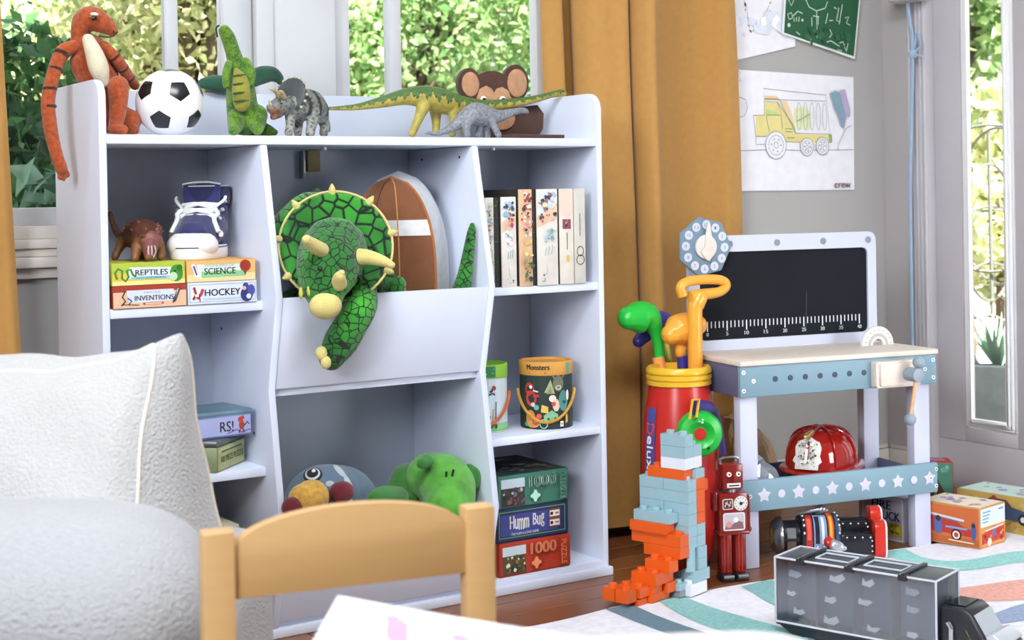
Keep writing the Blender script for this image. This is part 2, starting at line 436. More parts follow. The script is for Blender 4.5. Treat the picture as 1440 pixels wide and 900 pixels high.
# measured limb paths (x, y, z, radius) in metres
D = {
 'rap_body': [(0.069,0.15,1.035,0.0307),(0.059,0.15,1.088,0.0363),(0.039,0.15,1.137,0.0431),(0.03,0.15,1.167,0.0374),(0.012,0.145,1.194,0.0179),(0.015,0.14,1.213,0.0207)],
 'rap_head': [(0.017,0.14,1.221,0.0207),(0.03,0.13,1.226,0.0248),(0.052,0.12,1.215,0.0193),(0.066,0.115,1.203,0.0124)],
 'rap_arm_l': [(-0.001,0.14,1.171,0.0137),(-0.023,0.14,1.159,0.0151),(-0.042,0.13,1.122,0.0136),(-0.058,0.12,1.066,0.0135),(-0.056,0.115,1.012,0.0135),(-0.048,0.11,0.965,0.0122),(-0.038,0.11,0.934,0.0122)],
 'rap_fl0': [(-0.038,0.11,0.931,0.0068),(-0.042,0.11,0.92,0.0047),(-0.042,0.11,0.915,0.0034)],
 'rap_fl1': [(-0.038,0.11,0.931,0.0068),(-0.034,0.11,0.919,0.0047),(-0.034,0.11,0.913,0.0034)],
 'rap_fl2': [(-0.038,0.11,0.931,0.0068),(-0.026,0.11,0.925,0.0047),(-0.026,0.11,0.92,0.0034)],
 'rap_arm_r': [(0.051,0.12,1.171,0.0124),(0.073,0.11,1.146,0.0124),(0.101,0.13,1.118,0.0112),(0.122,0.15,1.1,0.0099)],
 'rap_leg1': [(0.068,0.09,1.092,0.022),(0.064,0.08,1.053,0.0178),(0.056,0.07,1.022,0.015),(0.048,0.06,1.011,0.0108)],
 'rap_foot1': [(0.045,0.06,1.009,0.0102),(0.062,0.045,1.007,0.0095)],
 'rap_foot2': [(0.087,0.11,1.012,0.0111),(0.103,0.1,1.01,0.0097)],
 'rap_belly': [(0.015,0.1,1.181,0.0123),(0.023,0.09,1.153,0.0177),(0.032,0.09,1.124,0.0191),(0.042,0.095,1.1,0.0109)],
 'rap_stripes': [(-0.027,0.135,1.157,0.0164),(-0.04,0.13,1.125,0.015),(-0.054,0.122,1.087,0.0149),(-0.057,0.118,1.053,0.0149)],
 'rap_stripes_r': [(0.062,0.112,1.157,0.0124),(0.074,0.107,1.14,0.0124),(0.087,0.103,1.122,0.0124)],
 'rap_eye': [(0.025,0.092,1.222,0.0054),(0.026,0.094,1.23,0.0068)],
 'rap_nose': [(0.065,0.1,1.2,0.0028),(0.062,0.1,1.189,0.0027)],
 'rap_mouth': [(0.035,0.102,1.19,0.0016),(0.048,0.1,1.188,0.0016),(0.063,0.102,1.19,0.0017),(0.075,0.108,1.2,0.0017)],
 'rex_body': [(0.326,0.09,1.032,0.0331),(0.32,0.085,1.064,0.0316),(0.318,0.085,1.098,0.0287),(0.314,0.085,1.132,0.0201),(0.302,0.08,1.163,0.0157),(0.29,0.075,1.193,0.015),(0.28,0.07,1.207,0.0128)],
 'rex_arm_l': [(0.29,0.075,1.142,0.0085),(0.282,0.07,1.122,0.0085),(0.279,0.065,1.098,0.0071)],
 'rex_arm_r': [(0.325,0.075,1.146,0.0115),(0.331,0.065,1.123,0.0115),(0.327,0.06,1.102,0.0086)],
 'rex_leg_l': [(0.299,0.065,1.033,0.0185),(0.293,0.055,1.016,0.0156),(0.282,0.04,1.007,0.0106)],
 'rex_leg_r': [(0.349,0.075,1.041,0.0216),(0.342,0.06,1.02,0.0172),(0.336,0.045,1.009,0.0114)],
 'rex_tail': [(0.349,0.12,1.017,0.0175),(0.375,0.1,1.013,0.0146),(0.393,0.09,1.007,0.0073)],
 'rex_belly': [(0.297,0.055,1.129,0.0057),(0.302,0.048,1.109,0.0156),(0.302,0.044,1.083,0.0184),(0.304,0.046,1.061,0.017)],
 'rex_stripes': [(0.299,0.042,1.117,0.0127),(0.297,0.036,1.1,0.0155),(0.297,0.033,1.082,0.0169),(0.299,0.034,1.066,0.0169)],
 'rex_mouth': [(0.263,0.066,1.194,0.0028),(0.26,0.064,1.211,0.0035),(0.266,0.064,1.217,0.0028)],
 'wing_l': [(0.313,0.272,1.119,0.0121),(0.338,0.272,1.118,0.0197),(0.367,0.272,1.117,0.0198),(0.4,0.272,1.123,0.0184)],
 'wing_r': [(0.4,0.272,1.123,0.0184),(0.423,0.272,1.13,0.0185),(0.446,0.272,1.14,0.0201),(0.47,0.272,1.143,0.0171),(0.486,0.272,1.134,0.0124),(0.491,0.272,1.125,0.0078)],
 'tri_body': [(0.428,0.06,1.061,0.0306),(0.463,0.075,1.063,0.0338),(0.487,0.085,1.052,0.0266),(0.509,0.1,1.035,0.0119)],
 'tri_tail': [(0.504,0.1,1.044,0.0134),(0.529,0.125,1.025,0.0075),(0.546,0.15,1.014,0.003)],
 'tri_l1': [(0.408,0.045,1.043,0.0116),(0.405,0.04,1.019,0.0094),(0.399,0.035,1.003,0.0086)],
 'tri_l2': [(0.442,0.075,1.042,0.0117),(0.442,0.08,1.022,0.0095),(0.438,0.075,1.005,0.0088)],
 'tri_l3': [(0.465,0.055,1.044,0.0176),(0.455,0.045,1.02,0.0109),(0.449,0.04,1.004,0.0102)],
 'tri_l4': [(0.502,0.095,1.047,0.0164),(0.508,0.095,1.023,0.0104),(0.504,0.09,1.007,0.0097)],
 'tri_head': [(0.393,0.04,1.059,0.0201),(0.373,0.03,1.056,0.0171),(0.356,0.022,1.05,0.0099),(0.349,0.018,1.054,0.005)],
 'tri_jaw': [(0.378,0.035,1.044,0.0115),(0.363,0.028,1.035,0.0071)],
 'tri_horn1': [(0.378,0.03,1.076,0.0057),(0.365,0.02,1.086,0.0043),(0.35,0.012,1.089,0.0017)],
 'tri_horn2': [(0.383,0.02,1.075,0.0057),(0.373,0.008,1.083,0.0043),(0.362,-0.004,1.084,0.0017)],
 'tri_horn3': [(0.355,0.02,1.057,0.0043),(0.349,0.016,1.066,0.0017)],
 'tri_frill': [(0.415,0.055,1.081,0.0391)],
 'dip_body': [(0.529,0.13,1.06,0.0033),(0.566,0.13,1.062,0.0053),(0.609,0.13,1.066,0.0077),(0.669,0.13,1.078,0.0131),(0.722,0.13,1.09,0.0187),(0.767,0.13,1.091,0.0251),(0.807,0.13,1.084,0.0285),(0.849,0.13,1.075,0.0255),(0.887,0.13,1.073,0.0192),(0.934,0.13,1.074,0.0137),(1.021,0.13,1.084,0.0106),(1.083,0.13,1.096,0.0083),(1.121,0.13,1.106,0.0075),(1.142,0.13,1.109,0.0075),(1.156,0.13,1.107,0.0033)],
 'dip_h1': [(0.765,0.12,1.075,0.0172),(0.747,0.115,1.043,0.0109),(0.727,0.11,1.008,0.0085)],
 'dip_h2': [(0.807,0.145,1.074,0.0175),(0.811,0.15,1.039,0.0103),(0.81,0.15,1.014,0.0088)],
 'dip_f1': [(0.84,0.12,1.067,0.0159),(0.836,0.115,1.038,0.0095),(0.829,0.11,1.009,0.0087)],
 'dip_f2': [(0.873,0.145,1.069,0.0144),(0.883,0.15,1.04,0.0097),(0.888,0.15,1.013,0.0089)],
 'gry_body': [(0.727,0.05,1.007,0.0031),(0.755,0.05,1.006,0.0054),(0.789,0.05,1.017,0.01),(0.819,0.05,1.036,0.0171),(0.852,0.05,1.05,0.025),(0.885,0.05,1.046,0.022),(0.911,0.05,1.045,0.0158),(0.939,0.05,1.052,0.0103),(0.964,0.05,1.058,0.008),(0.983,0.05,1.059,0.0072),(0.989,0.05,1.056,0.0048)],
 'gry_h1': [(0.835,0.04,1.042,0.014),(0.821,0.036,1.021,0.0085),(0.821,0.034,1.002,0.0077)],
 'gry_h2': [(0.858,0.06,1.043,0.0141),(0.873,0.064,1.023,0.0087),(0.868,0.066,1.004,0.0079)],
 'gry_f1': [(0.886,0.04,1.041,0.0125),(0.892,0.036,1.022,0.0078),(0.902,0.034,1.003,0.0075)],
 'gry_f2': [(0.891,0.06,1.042,0.0126),(0.89,0.064,1.023,0.0079),(0.894,0.066,1.004,0.0076)],
 'mon_head': [(0.966,0.165,1.091,0.0704)],
 'mon_ears': [(0.905,0.165,1.126,0.0308),(1.032,0.165,1.132,0.0364)],
 'mon_eyes': [(0.936,0.15,1.096,0.0097),(0.988,0.15,1.097,0.0098)],
 'mon_body': [(1.014,0.165,1.039,0.0594)],
 'mon_base': [(0.911,0.08,1.008,0.0079),(1.075,0.08,1.01,0.0082)],
 'mon_face': [(0.938,0.15,1.101,0.0276),(0.988,0.15,1.102,0.0278),(0.96,0.15,1.061,0.0424)],
 'ank_body': [(0.117,0.17,0.798,0.0213),(0.118,0.13,0.807,0.0295),(0.117,0.09,0.802,0.0319),(0.115,0.06,0.794,0.0247)],
 'ank_tail': [(0.114,0.17,0.798,0.0156),(0.098,0.19,0.804,0.0085),(0.089,0.2,0.824,0.0057),(0.083,0.2,0.847,0.005)],
 'ank_head': [(0.11,0.045,0.784,0.0164),(0.103,0.03,0.771,0.0122),(0.098,0.022,0.764,0.0081)],
 'ank_l1': [(0.1,0.17,0.793,0.0127),(0.088,0.17,0.774,0.0085),(0.08,0.165,0.757,0.0077)],
 'ank_l2': [(0.093,0.07,0.781,0.0124),(0.086,0.06,0.768,0.0089),(0.083,0.055,0.758,0.0082)],
 'ank_l3': [(0.134,0.07,0.788,0.0124),(0.138,0.065,0.77,0.009),(0.136,0.06,0.758,0.0083)],
 'ank_l4': [(0.13,0.15,0.783,0.0127),(0.13,0.15,0.768,0.0092),(0.13,0.15,0.759,0.0085)],
 'big_head': [(0.449,-0.06,0.766,0.0678),(0.419,-0.095,0.736,0.0654),(0.399,-0.12,0.7,0.0496),(0.392,-0.135,0.671,0.0329)],
 'big_nose': [(0.382,-0.155,0.664,0.0231)],
 'big_frill': [(0.467,-0.03,0.768,0.1144)],
 'big_body': [(0.504,0.1,0.794,0.0895),(0.544,0.1,0.733,0.0902),(0.656,0.12,0.674,0.0616)],
 'big_back': [(0.396,0.03,0.815,0.0373),(0.446,0.06,0.851,0.0321),(0.5,0.12,0.866,0.018),(0.515,0.15,0.881,0.0121)],
 'big_arm': [(0.513,-0.05,0.692,0.0316),(0.491,-0.092,0.655,0.0325),(0.468,-0.092,0.62,0.0337),(0.446,-0.085,0.584,0.0351),(0.429,-0.08,0.556,0.0266)],
 'big_paw': [(0.393,-0.11,0.569,0.0124),(0.4,-0.115,0.551,0.011)],
 'big_horn1': [(0.385,-0.135,0.77,0.015),(0.358,-0.155,0.781,0.0135),(0.338,-0.17,0.792,0.0094)],
 'big_horn2': [(0.456,-0.115,0.753,0.0181),(0.476,-0.145,0.754,0.0153),(0.496,-0.175,0.746,0.011),(0.508,-0.19,0.738,0.0069)],
 'big_horn3': [(0.408,-0.16,0.707,0.0164),(0.401,-0.18,0.721,0.0108),(0.402,-0.185,0.727,0.0068)],
 'big_spk': [(0.418,-0.035,0.859,0.0085),(0.5,-0.025,0.856,0.0086),(0.553,-0.01,0.835,0.0088),(0.602,0.0,0.788,0.0089),(0.341,-0.05,0.77,0.0083),(0.359,-0.06,0.719,0.0097),(0.353,-0.06,0.714,0.0083),(0.559,-0.03,0.692,0.0073)],
 'big_eye': [(0.365,-0.17,0.736,0.0054),(0.468,-0.13,0.714,0.0056)],
 'big_tail': [(0.767,0.02,0.619,0.0275),(0.777,0.0,0.662,0.0229),(0.78,-0.015,0.704,0.0167),(0.787,-0.02,0.754,0.0129),(0.795,-0.02,0.793,0.0099),(0.797,-0.02,0.808,0.0061)],
 'big_leg': [(0.615,0.02,0.643,0.0357),(0.613,-0.01,0.677,0.0266),(0.617,-0.015,0.689,0.0177)],
 'foot_c': [(0.676,0.09,0.766,0.1073)],
 'brd_body': [(0.469,0.05,0.246,0.0762),(0.503,0.07,0.228,0.086)],
 'brd_beak': [(0.397,-0.045,0.279,0.0366),(0.378,-0.05,0.279,0.0322)],
 'brd_eye': [(0.328,-0.2,0.354,0.0199),(0.469,0.1,0.293,0.0223)],
 'brd_red': [(0.475,-0.02,0.275,0.0259),(0.35,-0.06,0.269,0.0222)],
 'brd_spots': [(0.287,-0.2,0.358,0.0105),(0.384,-0.2,0.355,0.0121),(0.401,-0.2,0.329,0.0121),(0.363,-0.2,0.333,0.008),(0.404,-0.2,0.296,0.0081)],
 'brd_spots_to': [(0.424,0.1,0.298,0.0118),(0.532,0.1,0.294,0.0135),(0.552,0.1,0.265,0.0136),(0.508,0.1,0.27,0.009),(0.554,0.1,0.228,0.009)],
 'hip_head': [(0.734,0.07,0.26,0.0555),(0.746,0.03,0.252,0.0642),(0.731,-0.01,0.23,0.0604),(0.712,-0.035,0.218,0.0508)],
 'hip_body': [(0.728,0.11,0.188,0.0747),(0.718,0.12,0.261,0.0436),(0.695,0.12,0.214,0.0466)],
 'hip_ear1': [(0.686,0.0,0.312,0.015),(0.668,-0.01,0.31,0.0119)],
 'hip_ear2': [(0.803,0.02,0.278,0.0123),(0.805,0.0,0.268,0.0138),(0.8,-0.01,0.249,0.0092)],
 'hip_arm': [(0.616,0.0,0.243,0.0237),(0.567,-0.03,0.257,0.0219),(0.539,-0.045,0.257,0.0188)],
 'hip_eye': [(0.713,-0.036,0.304,0.0024),(0.707,-0.044,0.294,0.0024),(0.733,-0.032,0.296,0.0024),(0.723,-0.042,0.285,0.0024)],
 'hip_snout': [(0.741,-0.045,0.227,0.021),(0.69,-0.055,0.233,0.0207)],
 'gclub_head': [(1.29,0.08,0.574,0.0287),(1.32,0.08,0.574,0.0391),(1.344,0.075,0.571,0.0341),(1.361,0.07,0.543,0.0188),(1.371,0.07,0.505,0.0137),(1.374,0.07,0.475,0.0137)],
 'gclub_sock': [(1.368,0.07,0.476,0.0145),(1.374,0.065,0.442,0.0154),(1.38,0.06,0.308,0.0154)],
 'oclub_head': [(1.375,0.026,0.533,0.0254),(1.395,0.026,0.54,0.039),(1.426,0.026,0.547,0.0358),(1.454,0.026,0.55,0.0257)],
 'oclub_neck': [(1.403,0.026,0.518,0.0136),(1.402,0.026,0.487,0.0136)],
 'oclub_sock': [(1.409,0.026,0.48,0.0136),(1.41,0.026,0.439,0.0145),(1.407,0.026,0.31,0.0145)],
 'pclub_head': [(1.357,0.13,0.51,0.0156),(1.395,0.13,0.539,0.0226),(1.429,0.13,0.561,0.0192),(1.447,0.13,0.563,0.0123)],
 'pclub_shaft': [(1.425,0.12,0.524,0.0105),(1.429,0.11,0.472,0.0104),(1.424,0.1,0.431,0.0121),(1.418,0.09,0.301,0.0121)],
 'hand_post': [(1.406,-0.02,0.315,0.0177),(1.409,-0.02,0.45,0.0177),(1.41,-0.02,0.585,0.0177),(1.414,-0.02,0.604,0.0202),(1.424,-0.02,0.621,0.0202)],
 'hand_loop': [(1.374,-0.02,0.627,0.0125),(1.368,-0.02,0.647,0.0117),(1.389,-0.02,0.659,0.0117),(1.44,-0.02,0.662,0.0118),(1.493,-0.02,0.658,0.0119),(1.508,-0.02,0.645,0.012),(1.488,-0.02,0.631,0.0119),(1.439,-0.02,0.627,0.0135),(1.395,-0.02,0.624,0.0134)],
 'g_ring': [(1.341,-0.112,0.317,0.0537)],
 'g_strap': [(1.318,-0.118,0.378,0.013),(1.365,-0.1,0.373,0.0131),(1.423,-0.07,0.353,0.0133),(1.464,-0.04,0.312,0.0135),(1.484,-0.03,0.241,0.0136)],
 'g_lab': [(1.282,0.0,0.35,0.0083),(1.278,0.0,0.06,0.0083)],
}

# ================================================================ the setting
WALL = mat('#adaaa7', 'wall'); TRIM = mat('#c9cace', 'paint', rough=.4); WOOD = mat('#7a4726', 'wood', rough=.33)
def struct(name, mb, m, parent=None, **k):
    o = mb.build(name, m, parent, **k)
    if not parent: o['kind'] = 'structure'
    return o
XW, YW = 2.555, 0.44          # right wall and back wall faces

floor = struct('floor', MB().box(-3, XW + .12, -5, YW + .12, -.10, -.012), mat('#4a2c18', 'wood'))
rnd = random.Random(3)
y = YW; row = 0
woods = [mat(c, 'wood', rough=.3) for c in ('#7d4824', '#6f3f20', '#86502b', '#754324')]
while y > -2.3:
    x = -1.3 - rnd.uniform(0, .8)
    while x < XW:
        ln = rnd.uniform(.8, 1.3); x1 = min(x + ln, XW)
        if x1 - x > .02:
            MB().box(x + .001, x1 - .001, y - .083, y - .0012, -.012, 0).build('plank', rnd.choice(woods), floor, bevel=.0012, seg=1, smooth=False)
        x += ln
    y -= .084

# walls with the window and door openings cut out
W1 = (-.75, .507, .80, 2.15); W2 = (.706, 1.75, .80, 2.15)
wb = MB()
for a in ((-3, W1[0], 0, 2.6), (W1[1], W2[0], 0, 2.6), (W2[1], XW + .12, 0, 2.6),
          (W1[0], W1[1], 0, .80), (W2[0], W2[1], 0, .80), (W1[0], W1[1], 2.15, 2.6), (W2[0], W2[1], 2.15, 2.6)):
    wb.box(a[0], a[1], YW, YW + .12, a[2], a[3])
struct('wall_back', wb, WALL, smooth=False)
wr = MB()
for a in ((.29, YW, 0, 2.6), (-5, -.72, 0, 2.6), (-.72, .29, 2.12, 2.6)):
    wr.box(XW, XW + .12, a[0], a[1], a[2], a[3])
struct('wall_right', wr, mat('#b3aeae', 'wall'), smooth=False)
struct('wall_left', MB().box(-3.12, -3, -5, YW + .12, 0, 2.6), WALL, smooth=False)
struct('wall_front', MB().box(-3.12, XW + .12, -5.12, -5, 0, 2.6), WALL, smooth=False)
struct('ceiling', MB().box(-3, XW + .35, -5, YW + .35, 2.6, 2.7), mat('#efefef', 'wall'), smooth=False)

# baseboards
bb = mat('#cfc8bf', 'paint')
struct('baseboard_back', MB().box(-3, XW - .012, YW - .014, YW, 0, .085).box(-3, XW - .012, YW - .009, YW, .085, .097), bb, bevel=.003)
struct('baseboard_right', MB().box(XW - .014, XW, .335, YW - .014, 0, .085).box(XW - .009, XW, .335, YW - .014, .085, .097), bb, bevel=.003)

# windows: sash, mullion, panes
GL = glass_mat('window_glass', refl=.004, ior=1.12)
def window(name, x0, x1, z0, z1, stiles, muls, bot):
    f = MB()
    for a, b in stiles: f.box(a, b, YW + .02, YW + .065, z0, z1)
    xs0 = stiles[0][1]; xs1 = stiles[-1][0]
    o = struct(name, f, TRIM, bevel=.003)
    MB().box(xs0, xs1, YW + .02, YW + .065, z0, bot).build('bottom_rail', TRIM, o, bevel=.003)
    MB().box(xs0, xs1, YW + .02, YW + .065, z1 - .06, z1).build('top_rail', TRIM, o, bevel=.003)
    for a, b in muls: MB().box(a, b, YW + .025, YW + .06, bot, z1 - .06).build('mullion', TRIM, o, bevel=.004)
    ed = [xs0] + [q for m in muls for q in m] + [xs1]
    for i in range(0, len(ed), 2):
        MB().box(ed[i], ed[i + 1], YW + .040, YW + .044, bot, z1 - .06).build('pane', GL, o, smooth=False)
    return o
window('window_1', *W1, [(W1[0], W1[0] + .07), (.438, .507)], [(.304, .332), (-.30, -.272)], .861)
window('window_2', *W2, [(.709, .757), (1.69, 1.75)], [(.868, .901), (1.30, 1.33)], .861)
# casing boards around the windows
struct('trim_1', MB().box(.542, .704, YW - .012, YW, .80, 2.2).box(.500, .542, YW - .022, YW, .80, 2.2), TRIM, bevel=.003)
s = MB()
for z0, z1, d in ((.795, .822, .020), (.775, .795, .030), (.758, .775, .022), (.735, .758, .034), (.712, .735, .016)):
    s.box(-.9, 1.54, YW - d, YW + .02 if z0 > .79 else YW, z0, z1)
struct('trim_2', s, mat('#d8cfc6', 'paint'), bevel=.003)

# glazed door in the right wall
DR = mat('#c2bec3', 'paint', rough=.4)
door = struct('door_1', MB().box(XW + .02, XW + .062, -.70, .262, .002, .135), DR, bevel=.003)   # bottom rail
for a, b in ((.165, .262), (-.24, -.02), (-.70, -.60)):
    MB().box(XW + .02, XW + .062, a, b, .135, 2.08).build('stile', DR, door, bevel=.003)
for a, b in ((-.02, .165), (-.60, -.24)):
    MB().box(XW + .02, XW + .062, a, b, 1.95, 2.08).build('top_rail', DR, door, bevel=.003)
    MB().box(XW + .02, XW + .062, a, b, .135, .175).build('lower_rail', DR, door, bevel=.003)
for a, b in ((-.02, .165), (-.60, -.24)):
    for k, (d, e) in enumerate(((.012, .010), (.022, .004), (.030, -.002))):
        q = MB(); t = .009
        q.box(XW + e + .012, XW + .03, b - d, b - d + t, .175 + d - t, 1.95); q.box(XW + e + .012, XW + .03, a + d - t, a + d, .175 + d - t, 1.95)
        q.box(XW + e + .012, XW + .03, a + d, b - d, .175 + d - t, .175 + d)
        q.build('glazing_bead', mat('#f4f4f6', 'paint'), door, bevel=.0015)
    MB().box(XW + .036, XW + .040, a, b, .175, 1.95).build('pane', GL, door, smooth=False)
tr = MB()
tr.box(XW - .012, XW + .02, .262, .335, 0, 2.2)
for q in (.27, .284, .298, .312, .326): tr.cyl((XW - .012, q, 0), (XW - .012, q, 2.2), .0055, n=10)
struct('trim_3', tr, DR, bevel=.002)

# ================================================================ the garden outside
def leaf_mat(name, c1, c2, tr=.5):
    m = bpy.data.materials.new(name); m.use_nodes = True
    nt = m.node_tree; n = nt.nodes; l = nt.links; n.clear()
    o = n.new('ShaderNodeOutputMaterial'); d = n.new('ShaderNodeBsdfPrincipled'); t = n.new('ShaderNodeBsdfTranslucent'); x = n.new('ShaderNodeMixShader')
    g = n.new('ShaderNodeNewGeometry'); r = n.new('ShaderNodeMix'); r.data_type = 'RGBA'
    r.inputs[6].default_value = (*lin(c1), 1); r.inputs[7].default_value = (*lin(c2), 1)
    l.new(g.outputs['Random Per Island'], r.inputs[0])
    l.new(r.outputs[2], d.inputs['Base Color']); l.new(r.outputs[2], t.inputs[0])
    d.inputs['Roughness'].default_value = .35
    x.inputs[0].default_value = tr
    l.new(d.outputs[0], x.inputs[1]); l.new(t.outputs[0], x.inputs[2]); l.new(x.outputs[0], o.inputs[0])
    return m
def leaves(name, clumps, n, size, m, parent, seed):
    """leaf blades scattered through overlapping round clumps (x, y, z, radius)"""
    g = np.random.default_rng(seed)
    cl = np.array(clumps); k = g.choice(len(cl), n, p=(cl[:, 3] ** 2) / (cl[:, 3] ** 2).sum())
    d = g.normal(size=(n, 3)); d /= np.linalg.norm(d, axis=1)[:, None]
    p = cl[k, :3] + d * (cl[k, 3] * g.uniform(.45, 1.05, n) ** .7)[:, None]
    a = g.normal(size=(n, 3)); a[:, 2] -= .35; a /= np.linalg.norm(a, axis=1)[:, None]
    b = np.cross(a, g.normal(size=(n, 3))); b /= np.linalg.norm(b, axis=1)[:, None]
    c = np.cross(a, b)
    L = (size * g.uniform(.6, 1.3, n))[:, None]
    v = np.stack([p - a * L * .5, p + b * L * .26 + c * L * .06 - a * L * .05, p + a * L * .5, p - b * L * .26 + c * L * .06 - a * L * .05], 1).reshape(-1, 3)
    i = np.arange(n)[:, None] * 4
    f = np.concatenate([np.hstack([i, i + 1, i + 2]), np.hstack([i, i + 2, i + 3])])
    me = bpy.data.meshes.new(name)
    me.vertices.add(len(v)); me.vertices.foreach_set('co', v.ravel())
    me.loops.add(len(f) * 3); me.loops.foreach_set('vertex_index', f.ravel())
    me.polygons.add(len(f)); me.polygons.foreach_set('loop_start', np.arange(len(f)) * 3)
    me.update(calc_edges=True)
    o = link(name, me, m, parent, smooth=False); o['kind'] = 'stuff'
    return o
BARK = mat('#5b4a3a', 'wood')
def plant(name, label, cat, base, clumps, n, size, m, seed, trunk=.05, group=None):
    t = thing(name, label, cat, base, 0, group)
    iv = Vector(base)
    cl = [(c[0] - iv.x, c[1] - iv.y, c[2] - iv.z, c[3]) for c in clumps]
    leaves('foliage', cl, n, size, m, t, seed)
    w = MB()
    top = Vector(np.mean(np.array(cl)[:, :3], axis=0))
    w.tube(catmull([(0, 0, 0), (top.x * .3, top.y * .4, top.z * .5), tuple(top)], 4), [trunk * (1 - .08 * i) for i in range(9)], 8)
    w.build('trunk', BARK, t)
    b = MB()
    for c in cl: b.tube([tuple(top * .6), tuple((Vector(c[:3]) + top) * .5), c[:3]], [trunk * .5, trunk * .3, trunk * .12], 6)
    b.build('branch', BARK, t)
    return t
tag(MB().box(-14, 20, YW + .2, 24, -.30, -.12).box(XW + .2, 20, -8, YW + .2, -.30, -.12).build('garden_ground', mat('#9a9488', 'wall', var=.2, vs=2), smooth=False), kind='structure')
LD = leaf_mat('leaf_dark', '#2f5a38', '#6fa463', .4); LM = leaf_mat('leaf_mid', '#5f8a50', '#b4cb94', .5)
LY = leaf_mat('leaf_sun', '#9db078', '#f0ecca', .55); LP = leaf_mat('leaf_pale', '#4d8068', '#a9cfb4', .4)
def clumps(x0, x1, y0, y1, z0, z1, n, r, seed):
    g = random.Random(seed)
    return [(g.uniform(x0, x1), g.uniform(y0, y1), g.uniform(z0, z1), r * g.uniform(.7, 1.2)) for _ in range(n)]
plant('laurel_shrub', 'dark glossy shrub close outside the left window', 'shrub', (.25, 1.55, -.12), clumps(-.15, .50, 1.35, 1.9, .4, 1.28, 18, .22, 1), 7000, .075, LD, 1, .03)
plant('pale_shrub', 'low pale-leaved shrub at the foot of the left window', 'shrub', (.3, 1.15, -.12), clumps(.12, .55, 1.05, 1.3, .55, .98, 7, .13, 2), 420, .10, LP, 2, .015)
plant('garden_tree', 'sunlit yellow-green tree seen through the left window panes', 'tree', (1.5, 3.6, -.12), clumps(.9, 2.2, 3.2, 4.2, .8, 2.6, 22, .40, 3), 22000, .062, LY, 3, .07)
plant('garden_tree', 'leafy green tree seen through the right window beside the curtain', 'tree', (3.2, 4.6, -.12), clumps(2.1, 4.3, 4.1, 5.4, .8, 2.9, 30, .45, 4), 32000, .066, LM, 4, .09)
plant('garden_hedge', 'tall shaded hedge far behind the garden trees', 'hedge', (2.5, 7.5, -.12), clumps(-.5, 7, 7, 8.2, .2, 2.3, 50, .7, 5), 16000, .16, LD, 5, .1)
plant('garden_tree', 'dark green tree high outside the glazed door', 'tree', (6.2, 3.2, -.12), clumps(5.6, 7.2, 2.4, 4.2, 1.5, 2.9, 18, .45, 6), 9000, .11, LM, 6, .07)
plant('flowering_shrub', 'bright yellow-green leafy shrub outside the glazed door', 'shrub', (4.9, 1.9, -.12), clumps(4.6, 5.4, 1.6, 2.4, .45, 1.35, 14, .22, 7), 3600, .10, LY, 7, .03)
# planter with a spiky plant, and the bent wire trellis, both outside the door
pt = thing('planter', 'weathered grey stone planter outside the glazed door', 'planter', (3.55, .83, -.12))
MB().lathe([(.13, 0), (.17, .04), (.175, .09), (.165, .11), (.20, .24), (.215, .32), (.215, .36), (.19, .365), (.18, .33)], 28).build('bowl', mat('#8d9494', 'wall', var=.15, vs=20), pt)
MB().lathe([(.0, .33), (.18, .33)], 24, cap=False).build('soil', mat('#4a4038', 'wall'), pt)
ag = thing('spiky_plant', 'blue-green spiky succulent growing in the stone planter', 'plant', (3.55, .83, .21))
for i in range(22):
    a = i * 2.4; t = .15 + .55 * (i % 7) / 7; L = .17 + .05 * ((i * 3) % 5) / 5
    d = Vector((math.cos(a) * math.sin(t), math.sin(a) * math.sin(t), math.cos(t)))
    MB().tube([d * .0, d * L * .5 + Vector((0, 0, -.004)), d * L], [.011, .015, .001], 6, flat=(.35, 1)).build('leaf', mat('#8fae98', 'leaf', var=.15), ag)
tl = thing('wire_trellis', 'bent iron wire hoops standing outside the glazed door', 'trellis', (3.75, 1.02, -.12))
IR = mat('#6d716c', 'metal', metal=.4, rough=.5)
for (r, cx, cz, tilt) in ((.26, .0, .82, .3), (.30, .05, .92, 1.2), (.22, .02, .70, -.5), (.28, .0, .95, 2.0)):
    pts = [(cx + r * math.cos(q) * math.cos(tilt), r * math.cos(q) * math.sin(tilt), cz + r * math.sin(q)) for q in [2 * math.pi * i / 36 for i in range(36)]]
    MB().tube(pts, .006, 6, closed=True).build('hoop', IR, tl)
MB().tube([(0, 0, 0), (.02, .01, .5), (0, 0, 1.2)], .008, 6).build('stake', IR, tl)
for k in range(3):
    MB().tube(catmull([(-.3, .0, .35 + .22 * k), (0, .03, .5 + .2 * k), (.3, 0, .38 + .25 * k)], 4), .005, 6).build('wire', IR, tl)

# ================================================================ curtains
def curtain(name, label, prof, zs, shift, m, top=2.25, bot=.02):
    """hanging cloth: fold profile in plan, drawn from rail to hem"""
    P = catmull(prof, 6); n = len(P); v = []; f = []
    for z in zs:
        for (px, py) in P:
            v.append((px + shift(px, z), py, z))
    k = len(zs)
    for i in range(k - 1):
        for j in range(n - 1):
            f.append((i * n + j, i * n + j + 1, (i + 1) * n + j + 1, (i + 1) * n + j))
    me = bpy.data.meshes.new(name); me.from_pydata(v, [], f)
    bm = bmesh.new(); bm.from_mesh(me)
    bmesh.ops.recalc_face_normals(bm, faces=bm.faces)
    bmesh.ops.solidify(bm, geom=bm.faces[:], thickness=.003)
    bm.to_mesh(me); bm.free()
    o = link(name, me, m, None, True, 80)
    return tag(o, label, 'curtain', 'mustard curtains')
CUR = mat('#b58646', 'fabric', var=.06, bump=.15, sheen=.15)
